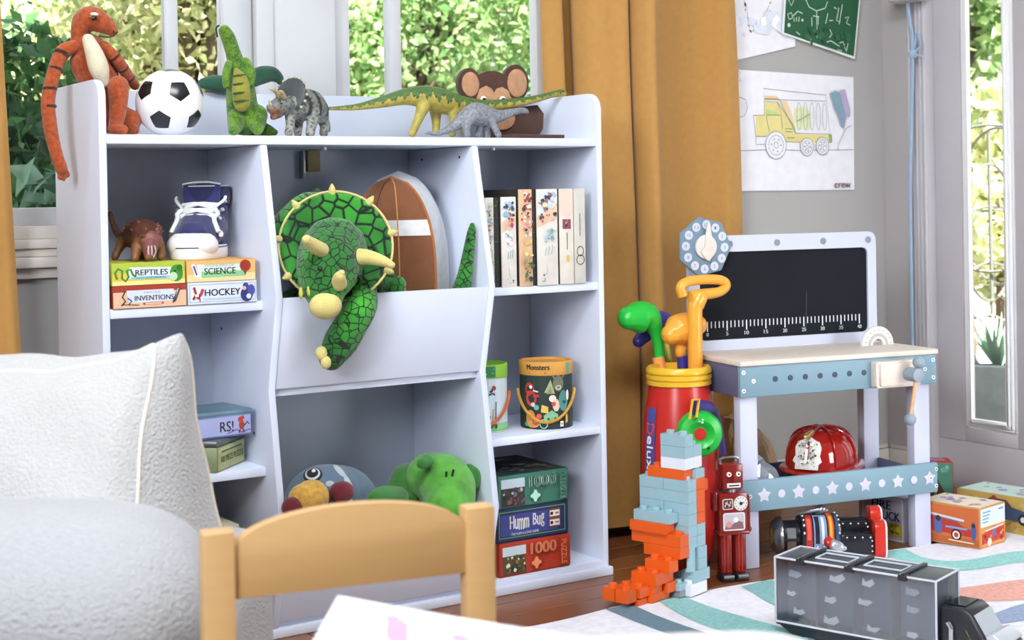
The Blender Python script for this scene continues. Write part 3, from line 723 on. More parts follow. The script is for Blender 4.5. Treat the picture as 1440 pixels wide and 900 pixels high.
zs = [2.25, 2.0, 1.8, 1.6, 1.4, 1.2, 1.0, .8, .6, .4, .2, .03]
curtain('curtain', 'mustard curtain in deep folds between bookcase and toy workbench',
        [(1.25, .375), (1.261, .36), (1.294, .35), (1.305, .36), (1.325, .40), (1.343, .42), (1.370, .422), (1.375, .40), (1.335, .35), (1.326, .325), (1.339, .29), (1.368, .268), (1.40, .262), (1.432, .25), (1.448, .258), (1.46, .285), (1.52, .38), (1.552, .405),
         (1.560, .40), (1.50, .31), (1.463, .265), (1.458, .235), (1.472, .205), (1.488, .20), (1.497, .215), (1.54, .27), (1.60, .36), (1.66, .408), (1.71, .42), (1.755, .42), (1.80, .41), (1.823, .388), (1.848, .365), (1.887, .368)],
        zs, lambda x, z: (.03 * (1.4 - z) * max(0, (x - 1.5)) / .4) + .010 * math.sin(3 * z + x * 9) - (.06 * max(0, .5 - z) * (x - 1.3)), CUR)
curtain('curtain', 'mustard curtain at the left edge beside the white cushion',
        [(-.62, .37), (-.57, .33), (-.50, .38), (-.43, .325), (-.36, .38), (-.30, .335), (-.24, .385), (-.19, .34), (-.14, .365), (-.105, .345), (-.085, .352)],
        zs, lambda x, z: .038 * (1.3 - z) if x > -.25 else .02 * (1.3 - z), CUR)

# ================================================================ bookcase
WH = mat('#d8deef', 'paint', rough=.42, var=.015)
bk = thing('bookcase', 'white wooden toy bookcase with cubbies and two slanted bins', 'bookcase', (0, 0, 0))
YB = .2817; T = .015
def yz_panel(name, x0, x1, poly, bevel=.0025, m=None):
    return MB().prism(poly, (x0, 0, 0), Y, Z, x1 - x0).build(name, m or WH, bk, bevel=bevel, angle=30)
arc = [(.038 - .038 * math.cos(R(a)), 1.062 + .038 * math.sin(R(a))) for a in range(0, 91, 10)]
side = [(YB + .004, 0), (YB + .004, 1.10)] + arc[::-1] + [(0, 0)]
yz_panel('side_panel', 0, T, side); yz_panel('side_panel', 1.145, 1.16, side)
div = [(YB, .02), (YB, .9775), (0.002, .9775), (-.060, .676), (-.015, .493), (-.060, .207), (-.011, .02)]
yz_panel('divider', .3225, .3375, div); yz_panel('divider', .813, .828, div)
MB().box(T, 1.145, YB, YB + .004, .02, 1.10).build('back_panel', mat('#bcc3d2', 'paint', rough=.5, var=.02), bk, bevel=.001)  # darker than the other boards: cubby shade put into the panel colour
MB().box(T, 1.145, .003, YB, .978, .9958).build('top_shelf', WH, bk, bevel=.002)
for x0, x1 in ((T, .3225), (.828, 1.145)):
    for z in (.6507, .3224): MB().box(x0, x1, .003, YB, z, z + .018).build('shelf', WH, bk, bevel=.002)
MB().box(T, 1.145, .0, YB, .016, .034).build('bottom_shelf', WH, bk, bevel=.002)
MB().box(-.004, 1.164, -.012, .004, 0, .020).build('base_rail', WH, bk, bevel=.003)
MB().box(.3375, .813, .0, YB, .478, .4925).build('bin_floor', WH, bk, bevel=.001)
def bin_front(z0, z1, y0, y1):
    q = MB().prism([(y0 + .004, z0), (y0 + .018, z0), (y1 + .018, z1), (y1 + .004, z1)], (.3375, 0, 0), Y, Z, .813 - .3375)
    q.build('bin_front', WH, bk, bevel=.002)
bin_front(.493, .676, -.015, -.060); bin_front(.030, .207, -.013, -.060)
HD = mat('#3a3d42', 'metal', metal=.6)
for x, y, z in ((.8128, .055, .955), (.8128, .22, .955), (.3223, .06, .40), (.3223, .22, .60)):
    MB().cyl((x + .0002, y, z), (x - .0008, y, z), .003, n=10).build('peg_hole', HD, bk)
for x, y in ((.93, .10), (.52, .12)):
    MB().cyl((x, y, .978), (x, y, .972), .004, n=10).build('screw_cap', mat('#e8e8ee', 'metal', metal=.5), bk)
MB().box(.536, .542, .262, YB - .001, .915, .975).build('strap_bracket', mat('#9a9ca4', 'metal', metal=.4), bk, bevel=.001)
MB().box(.551, .581, .268, YB - .001, .930, .976).build('wall_strap', mat('#9b8a62', 'fabric'), bk, bevel=.001)

# ================================================================ toys along the bookcase top
ZT = .9958
def pl(c, **k): return mat(c, 'plush', **k)
BLK = mat('#141414', 'gloss'); EYEW = mat('#f0ece4', 'plastic')

# orange raptor
rp = thing('raptor_plush', 'orange plush raptor with cream belly, arm hanging over the side panel', 'plush toy', (.06, .13, ZT))
ORG = pl('#a84a1c', var=.4, vs=130)
b = MB()
for k in ('rap_body', 'rap_head', 'rap_leg1', 'rap_foot1', 'rap_foot2'): b.chain(D[k])
h = D['rap_head']; b.sphere(h[2][:3], h[2][3], (1, 1, .85))
t2 = D['rap_foot2'][0]; b.chain([(.085, .13, 1.03, .03), (.10, .10, 1.025, .02), (t2[0], t2[1], t2[2] + .003, .012)])
blob('body', b, ORG, rp, .003, 3)
ar = MB().chain(D['rap_arm_l']); [ar.chain(D['rap_fl%d' % i], 2, 8) for i in range(3)]
arm = blob('arm', ar, ORG, rp, .0025, 3)
arm2 = blob('arm', MB().chain(D['rap_arm_r']), ORG, rp, .0025, 3)
blob('belly', MB().chain(D['rap_belly']), pl('#d9cdb2', var=.08), rp, .003, 3)
def band(pt, nxt, par):
    p, q = Vector(pt[:3]), Vector(nxt[:3]); d = (q - p).normalized()
    MB().cyl(p - d * .0022, p + d * .0022, pt[3] * .98, n=14).build('stripe', pl('#2a1a12'), par, world=True)
A = D['rap_arm_l']; S = D['rap_stripes']
for i in range(4):
    k = min(range(len(A) - 1), key=lambda j: (Vector(A[j][:3]) - Vector(S[i][:3])).length)
    band((*S[i][:3], S[i][3] * .95), A[k + 1], arm)
Q = catmull(D['rap_arm_r'], 6)
for k in (5, 9, 13): band((*Q[k][:3], Q[k][3] * 1.04), Q[k + 1], arm2)
e = D['rap_eye']
MB().sphere(e[0][:3], e[0][3], (1, .6, 1)).build('eye', BLK, rp, world=True)
MB().sphere(e[1][:3], e[1][3], (1.2, .6, .5)).build('eyelid', EYEW, rp, world=True)
for q in D['rap_nose'][:1]: MB().sphere(q[:3], q[3], (.7, .7, 1)).build('nostril', BLK, rp, world=True)
MB().tube(catmull([q[:3] for q in D['rap_mouth']], 4), .0016, 6).build('mouth_seam', pl('#3a1a10'), rp, world=True)

# football (soccer) ball
bc = Vector((.171, .09, ZT + .0665)); br = .0665
so = thing('soccer_ball', 'small white soccer ball with black pentagons on the bookcase top', 'ball', (bc.x, bc.y, ZT))
MB().sphere((0, 0, br), br, n=48).build('ball_skin', mat('#e9e7e6', 'gloss', rough=.18), so)
g = (1 + 5 ** .5) / 2
ico = [Vector(v).normalized() for v in [(0, 1, g), (0, -1, g), (0, 1, -g), (0, -1, -g), (1, g, 0), (-1, g, 0), (1, -g, 0), (-1, -g, 0), (g, 0, 1), (g, 0, -1), (-g, 0, 1), (-g, 0, -1)]]
toc = (Vector((-.8635, -2.7236, .8654)) - bc).normalized()
rv = toc.cross(Z).normalized() * -1; uv = rv.cross(toc) * -1
uv = uv if uv.z > 0 else -uv
rv = uv.cross(toc)
# first pentagon up-right of centre as in the photo, neighbour down-left
a1 = (toc + rv * .32 + uv * .42).normalized(); a2 = (toc * .9 - rv * .28 - uv * .52).normalized()
i0 = ico[0]; i1 = min(ico[1:], key=lambda v: abs(v.dot(i0) - .447))
def fr(a, b):
    z = a; y = (b - a * a.dot(b)).normalized(); return Matrix((y.cross(z), y, z)).transposed()
Rm = fr(a1, a2) @ fr(i0, i1).inverted()
near = ico
BP = mat('#17191b', 'plastic', rough=.25)
for v in ico:
    nb = [q for q in ico if .3 < q.dot(v) < .6]
    c0 = v; poly = []
    ref = nb[0]; yv = (ref - v * v.dot(ref)).normalized(); xv = yv.cross(v)
    q = MB(); pts = []; N = 6
    vs = [Vector((0, 0, br)) + (Rm @ v) * (br * 1.004)]; fs = []
    for ring in range(1, 5):
        for k in range(20):
            a = 2 * math.pi * k / 20; th = .345 * math.cos(math.pi / 5) / math.cos(((a + math.pi / 5 * 0) % (2 * math.pi / 5)) - math.pi / 5)
            d = v + (yv * math.cos(a + math.pi) + xv * math.sin(a + math.pi)) * th * ring / 4
            vs.append(Vector((0, 0, br)) + (Rm @ d.normalized()) * (br * 1.004))
    for k in range(20):
        fs.append((0, 1 + k, 1 + (k + 1) % 20))
        for rg in range(3):
            fs.append((1 + rg * 20 + k, 1 + (rg + 1) * 20 + k, 1 + (rg + 1) * 20 + (k + 1) % 20, 1 + rg * 20 + (k + 1) % 20))
    q.add(vs, fs).build('pentagon', BP, so)

# green t-rex plush
rx = thing('dinosaur_plush', 'green plush tyrannosaur with striped yellow belly, head raised', 'plush toy', (.345, .075, ZT))
def rexcol(co, no):
    s = np.random.default_rng(4).normal(size=len(co)) * .35 + .5 * np.sin(co[:, 0] * 150 + 3 * np.sin(co[:, 2] * 60)) * np.sin(co[:, 2] * 130)
    a = np.array(lin('#33601a')); c = np.array(lin('#68901f'))
    k = np.clip(.5 + s * 1.5, 0, 1)[:, None]; return a * (1 - k) + c * k
b = MB()
for k in ('rex_body', 'rex_leg_l', 'rex_leg_r', 'rex_tail'): b.chain(D[k])
blob('body', b, pl('#ffffff', attr=True), rx, .0028, 3, rexcol)
for k in ('rex_arm_l', 'rex_arm_r'): blob('arm', MB().chain(D[k]), pl('#ffffff', attr=True), rx, .0022, 2, rexcol)
bl = blob('belly', MB().chain(D['rex_belly']), pl('#8f8a2c'), rx, .0028, 3)
for q in D['rex_stripes']:
    MB().tube([(q[0] - q[3] * .85, q[1] + .004, q[2] - .0015), (q[0] - .004, q[1] - .008, q[2]), (q[0] + q[3] * .75, q[1] - .002, q[2] + .001)], .0022, 8).build('stripe', pl('#2f5a18'), bl, world=True)
MB().tube(catmull([q[:3] for q in D['rex_mouth']], 4), .002, 6).build('mouth_seam', pl('#20301a'), rx, world=True)

# dark green plush behind, slung over the back rail
wg = thing('dragon_plush', 'dark green velvet plush slung over the bookcase back rail', 'plush toy', (.39, .272, 1.10))
b = MB().chain(D['wing_l']).chain(D['wing_r'])
blob('wing', b, pl('#1d4f3a', var=.35, vs=30), wg, .003, 4)

# grey triceratops figure
tc_ = thing('triceratops_figure', 'grey rubber triceratops figure with striped flank and open red mouth', 'toy figure', (.44, .07, ZT))
fr_c = D['tri_frill'][0]
def tricol(co, no):
    n = len(co); c = np.tile(np.array(lin('#767974')), (n, 1))
    mot = np.sin(co[:, 0] * 420 + 2 * np.sin(co[:, 2] * 190)) * np.sin(co[:, 2] * 380 + 2 * np.sin(co[:, 1] * 210))
    c[mot > .45] = lin('#4a4d4c')
    s = np.sin(co[:, 0] * 230 + np.sin(co[:, 2] * 70) * 1.4) > .45
    hi = (co[:, 2] > 1.04) & (co[:, 0] > .43)
    c[s & hi] = lin('#2e302f')
    c[(co[:, 2] < 1.035) & (mot < .3)] = lin('#8c8b80')
    c[(co[:, 0] < .378) & (co[:, 2] < 1.05) & (mot < .35)] = lin('#94603f')
    return c
b = MB()
for k in ('tri_body', 'tri_tail', 'tri_l1', 'tri_l2', 'tri_l3', 'tri_l4', 'tri_head', 'tri_jaw'): b.chain(D[k])
blob('body', b, mat('#ffffff', 'figure', attr=True), tc_, .002, 2, tricol)
nrm = Vector((-.75, -.55, .28)).normalized(); q = nrm.to_track_quat('Z', 'Y').to_matrix()
fb = MB().sphere(fr_c[:3], fr_c[3], (.92, 1.0, .22), 20, rot=q)
blob('frill', fb, mat('#3c4143', 'figure'), tc_, .002, 2)
for i in range(17):
    a = 2 * math.pi * i / 17
    p = Vector(fr_c[:3]) + q @ Vector((math.cos(a) * fr_c[3] * .93, math.sin(a) * fr_c[3] * 1.0, 0))
    if p.z > 1.05: MB().sphere(p, .0034, n=8).build('frill_knob', mat('#b9b58f', 'figure'), tc_, world=True)
for k in ('tri_horn1', 'tri_horn2', 'tri_horn3'): MB().chain(D[k], 3, 8).build('horn', mat('#c9b48c', 'figure'), tc_, world=True)
q = D['tri_jaw'][1]; MB().sphere((q[0] - .004, q[1] - .004, q[2] + .006), .0055, (1, 1, .5), 10).build('mouth', mat('#b8443a', 'gloss'), tc_, world=True)
q = D['tri_head'][1]; MB().sphere((q[0] + .002, q[1] - .0165, q[2] + .006), .0026, n=8).build('eye', BLK, tc_, world=True)

# long green sauropod figure
dp = thing('sauropod_figure', 'long-necked green and yellow sauropod figure stretched along the bookcase top', 'toy figure', (.80, .13, ZT))
DB = np.array(D['dip_body'])
def dipcol(co, no):
    cz = np.interp(co[:, 0], DB[:, 0], DB[:, 2]); r = np.interp(co[:, 0], DB[:, 0], DB[:, 3])
    k = (co[:, 2] - cz) / r + .28 * np.sin(co[:, 0] * 240) + .15 * np.sin(co[:, 0] * 610 + 1)
    c = np.tile(np.array(lin('#a99a45')), (len(co), 1))
    c[k > .12] = lin('#4f7038'); c[(k > .05) & (k <= .2)] = lin('#2c4322')
    return c
b = MB()
for k in ('dip_body', 'dip_h1', 'dip_h2', 'dip_f1', 'dip_f2'): b.chain(D[k])
blob('body', b, mat('#ffffff', 'figure', attr=True), dp, .0022, 2, dipcol)
q = D['dip_body'][-2]; MB().sphere((q[0], q[1] - q[3] * .9, q[2] + .002), .0016, n=8).build('eye', BLK, dp, world=True)
# small grey sauropod figure
gy = thing('sauropod_figure', 'small silver-grey sauropod figure standing before the monkey bookend', 'toy figure', (.85, .05, ZT))
b = MB()
for k in ('gry_body', 'gry_h1', 'gry_h2', 'gry_f1', 'gry_f2'): b.chain(D[k])
blob('body', b, mat('#84878f', 'figure', var=.45, vs=180, bump=.5), gy, .002, 2)

# monkey bookend
mk = thing('monkey_bookend', 'brown felt monkey bookend with big ears behind the sauropod figures', 'bookend', (1.0, .165, ZT))
DK = mat('#4a2a1c', 'fabric', var=.25); LT = mat('#b98a66', 'fabric', var=.2)
hd = D['mon_head'][0]; ZM = mk.location.z
def disc(c, r, y0=0, h=0, sx=1, sz=1, n=28): return [(c[0] - 1.0 + r * sx * math.cos(2 * math.pi * i / n), c[2] - ZM + r * sz * math.sin(2 * math.pi * i / n)) for i in range(n)]
def felt(name, poly, y, h, m, par): return MB().prism(poly, (0, y, 0), X, Z, h).build(name, m, par, bevel=.002)
for k, c in enumerate(D['mon_ears']):
    o = felt('ear', disc(c, c[3], 0, 0, .95, 1.15), .006, .016, DK, mk)
    felt('inner_ear', disc((c[0], c[1], c[2] - .002), c[3] * .78, 0, 0, .95, 1.15), -.010, .003, LT, o)
hdo = felt('head', disc((hd[0], 0, 1.087), .070), .010, .022, DK, mk)
fc = [(q[0] - 1.0, q[2] - ZM) for q in [(.92, 0, 1.075)]]
felt('face', [(x + .968 - 1.0, z + 1.094 - ZM) for x, z in [(-.045, -.03), (-.048, .0), (-.04, .02), (-.022, .028), (-.008, .022), (-.001, .012), (.006, .022), (.022, .026), (.038, .018), (.046, 0), (.044, -.03), (.03, -.055), (-.03, -.055)]], -.012, .003, LT, hdo)
for c in D['mon_eyes']:
    e = felt('eye', disc((c[0], 0, c[2] - .006), .0078, 0, 0), -.0155, .0025, EYEW, hdo)
    felt('pupil', disc((c[0] + .001, 0, c[2] - .008), .0052, 0, 0), -.018, .002, BLK, e)
bd = felt('body', [(x - 1.0 + .02, z) for x, z in [(.93, 0), (1.065, 0), (1.085, .03), (1.088, .065), (1.07, .085), (.93, .07)]], .010, .02, DK, mk)
felt('muzzle', disc((.985, 0, 1.048), .034, 0, 0, 1.1, .8), -.012, .004, mat('#a8795a', 'fabric', var=.2), hdo)
MB().box(-.06, .085, -.125, -.012, 0, .010).build('base', DK, mk, bevel=.002)

# ================================================================ things in the left cubbies
# four card boxes under the sneaker and the brown dinosaur
ZS = .6687
def card_box(name, label, x0, z0, w, h, d, col, art, group):
    t = thing(name, label, 'box', (x0, .0, z0), 0, group)
    MB().box(0, w, 0, d, 0, h).build('carton', mat(col, 'paper'), t, bevel=.001)
    p = Print((0, 0, 0), X, Z); art(p, w, h); p.build(t)
    return t
g_ = 'card game boxes in the upper left cubby'
def reptiles(p, w, h):
    p.rect(.001, w - .001, .001, h - .001, '#d8c43e'); p.rect(.001, w - .001, h * .55, h - .001, '#a9bf3c'); p.rect(.001, w - .001, h * .01, h * .2, '#e8d88a')
    p.poly([(.03, .012), (w - .025, .010), (w - .028, h - .010), (.034, h - .008)], '#d9e4e6')
    p.rect(.036, w - .03, .011, .016, '#8cc4cc')
    p.line([(.01, .012), (.006, .024), (.012, .032), (.02, .028), (.019, .014), (.026, .008), (.032, .016), (.028, .028), (.036, .03), (.04, .02), (.046, .016)], .004, '#3f7d34')
    p.line([(.013, .013), (.011, .024), (.016, .026)], .003, '#d9b93c')
    p.text('REPTILES', .045, .108, .018, .029, '#2a3a66', bold=.0003); p.text('AND AMPHIBIANS', .046, .104, .0115, .0155, '#3f7f9a')
    p.disc(.125, .02, .013, '#3d8a2f', .016); p.disc(.119, .014, .008, '#bcd9b0'); p.disc(.131, .03, .006, '#2a6a24'); p.disc(.122, .024, .002, '#101010')
def inventions(p, w, h):
    p.rect(.001, w - .001, .001, h - .001, '#e3b795'); p.rect(.001, w - .001, h * .72, h - .001, '#a33420')
    p.poly([(.03, .010), (w - .022, .012), (w - .026, h - .009), (.026, h - .009)], '#cfd6e4')
    p.text('FAMOUS', .060, .092, .027, .031, '#7a7d90'); p.text('INVENTIONS', .042, .118, .014, .0235, '#28365c', bold=.0003)
    p.rect(.058, .098, .006, .010, '#b4402a'); p.line([(.062,.008),(.094,.008)],.002,'#f0d8c0')
    p.line([(.016, .006), (.024, .014), (.018, .022), (.024, .034)], .003, '#30343c'); p.line([(.03, .008), (.036, .014), (.028, .02)], .0025, '#30343c'); p.line([(.02, .008), (.05, .006)], .0015, '#30343c')
    p.poly([(.115, .006), (.122, .01), (.132, .034), (.128, .037), (.117, .016)], '#39404c'); p.poly([(.121, .016), (.128, .034), (.126, .035)], '#c8ccd4')
def science(p, w, h):
    p.rect(.001, w - .001, .001, h - .001, '#e0b06a'); p.rect(.001, w - .001, h * .01, h * .35, '#eccf9a')
    p.poly([(.026, .008), (w - .022, .009), (w - .018, h - .009), (.02, h - .008)], '#d4e0d8'); p.poly([(.03, .008), (w - .022, .009), (w - .022, .02), (.03, .02)], '#8cc48c')
    p.text('WONDERS OF', .036, .098, .029, .034, '#8a8f92'); p.text('SCIENCE', .036, .100, .014, .0265, '#1d4a34', bold=.0003)
    p.poly([(.009, .034), (.016, .036), (.026, .011), (.018, .009)], '#f2f0ea'); p.poly([(.012, .031), (.016, .032), (.022, .014), (.019, .013)], '#3a4aa0')
    p.disc(w - .022, .029, .0115, '#9c2a1e'); p.poly([(w - .026, .018), (w - .019, .018), (w - .022, .009)], '#3a6a2a')
def hockey(p, w, h):
    p.rect(.001, w - .001, .001, h - .001, '#d6dce6'); p.frame(.003, w - .003, .004, h - .004, .0012, '#9aa4b4')
    p.rect(.03, w - .03, .008, .012, '#b4c8e0')
    p.text('HOCKEY', .034, .107, .016, .029, '#2c2a30', bold=.0003)
    p.line([(.010, .010), (.016, .02), (.012, .034)], .005, '#9a3028'); p.line([(.018, .012), (.026, .02), (.03, .03)], .006, '#b83a30'); p.line([(.014, .018), (.022, .018)], .005, '#e8e4e0'); p.line([(.022, .02), (.024, .006)], .002, '#30241c')
    p.disc(w - .022, .016, .013, '#2d3270', .014); p.disc(w - .024, .033, .006, '#3a3f8a'); p.disc(w - .013, .024, .008, '#474aa0', .011); p.disc(w - .027, .028, .004, '#d9b48a'); p.disc(w - .018, .012, .005, '#d8dcf0')
card_box('card_box', 'rust-topped card box lettered FAMOUS INVENTIONS, bottom left of four', .020, ZS, .144, .043, .19, '#8f3a26', inventions, g_)
card_box('card_box', 'white card box lettered HOCKEY with a blue player', .1665, ZS, .142, .043, .19, '#c4cad4', hockey, g_)
card_box('card_box', 'yellow-green card box lettered REPTILES under the brown dinosaur', .019, ZS + .0435, .143, .042, .19, '#b3b044', reptiles, g_)
card_box('card_box', 'orange card box lettered WONDERS OF SCIENCE under the sneaker', .1645, ZS + .0435, .142, .042, .19, '#cf9a58', science, g_)
ZC = ZS + .0860
# brown ankylosaur figure
ak = thing('ankylosaur_figure', 'brown knobbly ankylosaur figure standing on the REPTILES box', 'toy figure', (.11, .12, ZC))
def ankcol(co, no):
    c = np.tile(np.array(lin('#7d4f2a')), (len(co), 1))
    c[(no[:, 2] > .1) & (co[:, 2] > .80)] = lin('#5a2f22')
    c[(co[:, 1] < .045) & (co[:, 2] > .765)] = lin('#7a4640')
    return c
b = MB()
for k in ('ank_body', 'ank_tail', 'ank_head', 'ank_l1', 'ank_l2', 'ank_l3', 'ank_l4'): b.chain([(q[0], q[1], max(q[2], ZC + q[3] * .8), q[3]) for q in D[k]])
blob('body', b, mat('#ffffff', 'figure', attr=True), ak, .0022, 2, ankcol)
bc2 = [np.array(q) for q in D['ank_body']]
rr = random.Random(5); sp = MB()
for i in range(46):
    q = bc2[rr.randint(0, 3)]; a = rr.uniform(-1.2, 1.2); b_ = rr.uniform(-.9, .9)
    d = Vector((math.sin(a), math.sin(b_) * .8, math.cos(a) * math.cos(b_))).normalized()
    p = Vector(q[:3]) + d * q[3] * .93
    sp.cyl(p, p + d * .007, .0042, .0008, 6)
sp.build('spikes', mat('#6b3a2c', 'figure'), ak, world=True)['kind'] = 'stuff'
for dx in (-.006, 0, .006):
    q = D['ank_head'][1]; MB().tube([(q[0] + dx, q[1] - .012, q[2] + .014), (q[0] + dx * 1.3, q[1] - .0145, q[2] + .002), (q[0] + dx * .6, q[1] - .011, q[2] - .008)], .0014, 6).build('face_ridge', mat('#d2b4b4', 'figure'), ak, world=True)

# high-top sneaker, toe to the front
sn = thing('sneaker', 'navy canvas high-top sneaker with white laces and toe cap', 'shoe', (.240, .120, ZC), R(-36))
sn.scale = (1.08, 1.0, 1.0)
NV = mat('#2b2d5c', 'fabric', var=.12, bs=1400); RUB = mat('#e6e4e2', 'plastic', rough=.5); LAC = mat('#e4e2e0', 'fabric', bs=1200)
def outline(k=1, n=28):
    P = []
    for i in range(n):
        a = 2 * math.pi * i / n; c, s_ = math.cos(a), math.sin(a)
        ww = .047 + .004 * (-s_) ; P.append((ww * k * (abs(c) ** .8) * (1 if c >= 0 else -1), (.105 * s_) + (k - 1) * .1 * s_))
    return P
so_ = outline(); q = MB()
q.rings([[(x * s, y * (1 - .02 * (s < 1)), z) for x, y in so_] for z, s in ((0, .96), (.004, 1), (.022, 1), (.026, .96))])
q.build('sole', RUB, sn)
q = MB(); q.rings([[(x * s, y * s, z) for x, y in so_] for z, s in ((.0215, 1.008), (.0235, 1.008))]); q.build('sole_stripe', mat('#26284a', 'plastic'), sn)
up = MB()
up.chain([(0, -.055, .040, .036), (0, -.02, .05, .042), (0, .02, .06, .044), (0, .055, .062, .042)])
q2 = [(0, .045, .03, .043), (0, .05, .075, .042), (0, .055, .115, .040)]
up.chain(q2)
def flatten(co, no): return np.tile(np.array(lin('#2b2d5c')), (len(co), 1))
body = blob('upper', up, NV, sn, .003, 4, world=False)
for v in body.data.vertices:
    if v.co.z < .02: v.co.z = .02
MB().lathe([(.043, 0), (.045, .018), (.044, .034), (.0405, .036), (.040, .02)], 28, (0, .055, .108)).build('collar', mat('#272a55', 'fabric'), sn)
MB().lathe([(.0435, 0), (.0445, .0012), (.0435, .0024)], 28, (0, .055, .143)).build('collar_trim', LAC, sn)
tg = MB(); tg.rings([[(-.026, -.012, .083), (.026, -.012, .083), (.026, -.004, .083), (-.026, -.004, .083)], [(-.034, .012, .115), (.034, .012, .115), (.034, .018, .115), (-.034, .018, .115)], [(-.036, .020, .148), (.036, .020, .148), (.034, .026, .148), (-.034, .026, .148)]])
tg.build('tongue', mat('#30336a', 'fabric'), sn, bevel=.003)
MB().tube([(-.036, .017, .148), (-.015, .018, .152), (.015, .018, .152), (.036, .017, .148)], .0018, 8).build('tongue_binding', LAC, sn)
cap = MB(); cap.sphere((0, -.058, .026), .048, (.98, .98, .68), 24)
cp = cap.build('toe_cap', RUB, sn)
for v in cp.data.vertices: v.co.z = max(v.co.z, .001)
MB().tube([(.047 * math.cos(R(a)), -.055 + .047 * math.sin(R(a)) * .6 + .022, .046 + .012 * math.sin(R(a))) for a in range(0, 181, 15)], .0045, 8).build('toe_bumper', RUB, sn)
for k in range(4):
    z = .066 + .012 * k; y_ = -.042 + .012 * k; wd = .028 + .002 * k
    for s_ in (-1, 1): MB().tube(catmull([(-wd * s_, y_ + .006, z - .006), (0, y_ - .006, z + .006), (wd * s_, y_ + .012, z + .004)], 4), .0042, 8, flat=(1, .7)).build('lace', LAC, sn)
for s_ in (-1, 1):
    MB().tube(catmull([(s_ * .030, -.008, .098), (s_ * .038, -.016, .088), (s_ * .034, -.03, .078), (s_ * .044, -.04, .052)], 4), .0045, 8).build('lace', LAC, sn)
    MB().tube(catmull([(s_ * .030, -.012, .10), (s_ * .045, .004, .115), (s_ * .046, .014, .122)], 4), .003, 8).build('lace', LAC, sn)
    for k in range(4): MB().cyl((s_ * (.036 + .002 * k), -.026 + .014 * k, .060 + .017 * k), (s_ * (.040 + .002 * k), -.029 + .014 * k, .063 + .017 * k), .004, n=10).build('eyelet', mat('#d8d8de', 'metal', metal=.8), sn)

# tins in the middle left cubby
ZL = .3404
t = thing('tin_box', 'pale green tin box at an angle under the purple tin', 'tin', (.237, .085, ZL), R(44))
MB().box(-.075, .060, -.05, .05, 0, .050).build('tin_body', mat('#8b9470', 'metal', metal=.1, rough=.45), t, bevel=.004)
MB().box(-.077, .062, -.052, .052, .050, .062).build('lid', mat('#6f7478', 'metal', metal=.6, rough=.35), t, bevel=.004)
p = Print((-.075, -.05, 0), X, Z); p.rect(.004, .131, .003, .048, '#a6ac74'); p.rect(.008, .132, .036, .046, '#b8bc86'); p.line([(.02,.038),(.12,.038)],.003,'#5a5c44'); p.text('100 PIECE PUZZLE', .018, .125, .017, .029, '#34382c', bold=.0003); p.build(t)
t = thing('tin_box', 'purple-blue tin lettered RS! with a small red fox, on the green tin', 'tin', (.232, .08, ZL + .062), R(6))
MB().box(-.075, .07, -.055, .06, 0, .050).build('tin_body', mat('#6d7fa6', 'metal', metal=.2, rough=.4), t, bevel=.005)
MB().box(-.076, .071, -.056, .061, .042, .054).build('lid', mat('#6c8797', 'metal', metal=.4, rough=.4), t, bevel=.004)
p = Print((-.075, -.055, 0), X, Z); p.rect(.004, .141, .005, .041, '#a3a7d2'); p.text('RS!', .074, .103, .012, .032, '#2b2a3a', bold=.0004)
p.line([(.09, .008), (.11, .014), (.12, .008), (.14, .012)], .002, '#4c5a88'); p.disc(.121, .022, .006, '#a4402c', .009); p.disc(.119, .033, .006, '#b84a34'); p.line([(.126, .02), (.134, .028), (.137, .022)], .003, '#6a3a38'); p.line([(.117, .014), (.115, .007)], .003, '#7a2a20'); p.line([(.124, .014), (.126, .007)], .003, '#7a2a20'); p.poly([(.114, .036), (.124, .041), (.128, .034)], '#c23a28'); p.build(t)
# cream books stacked in the bottom left cubby
for k, (h, w, dx, c, lab) in enumerate(((.052, .19, 0, '#cfc7a4', 'plain cream book at the bottom of the lower left stack'),
                                        (.048, .19, .002, '#d6d0b4', 'cream book with red and black spine lettering, second in the stack'),
                                        (.050, .18, -.003, '#cbbf9c', 'tan book third up in the lower left stack'),
                                        (.046, .165, -.012, '#c2bb9d', 'worn cream book on top of the lower left stack'))):
    z0 = .034 + sum((.052, .048, .050, .046)[:k])
    t = thing('book', lab, 'book', (.287 + dx, .015 + .004 * k, z0), R((0, 1, -1.5, 2)[k]), 'cream books stacked in the bottom left cubby')
    MB().box(-w, 0, 0, .20, 0, h).build('cover', mat(c, 'paper', var=.12), t, bevel=.004)
    p = Print((-w, 0, 0), X, Z)
    p.rect(.004, .010, .004, h - .004, '#b3a888')
    if k == 1:
        p.text('M', w - .052, w - .040, h * .5, h * .85, '#9a1f2c', bold=.0006); p.rect(w - .052, w - .046, .006, h * .35, '#a02a38'); [p.line([(w-.036,q*h),(w-.008-.004*j,q*h)],.003,'#55625a') for j,q in enumerate((.8,.6,.38,.2))]
    p.build(t)

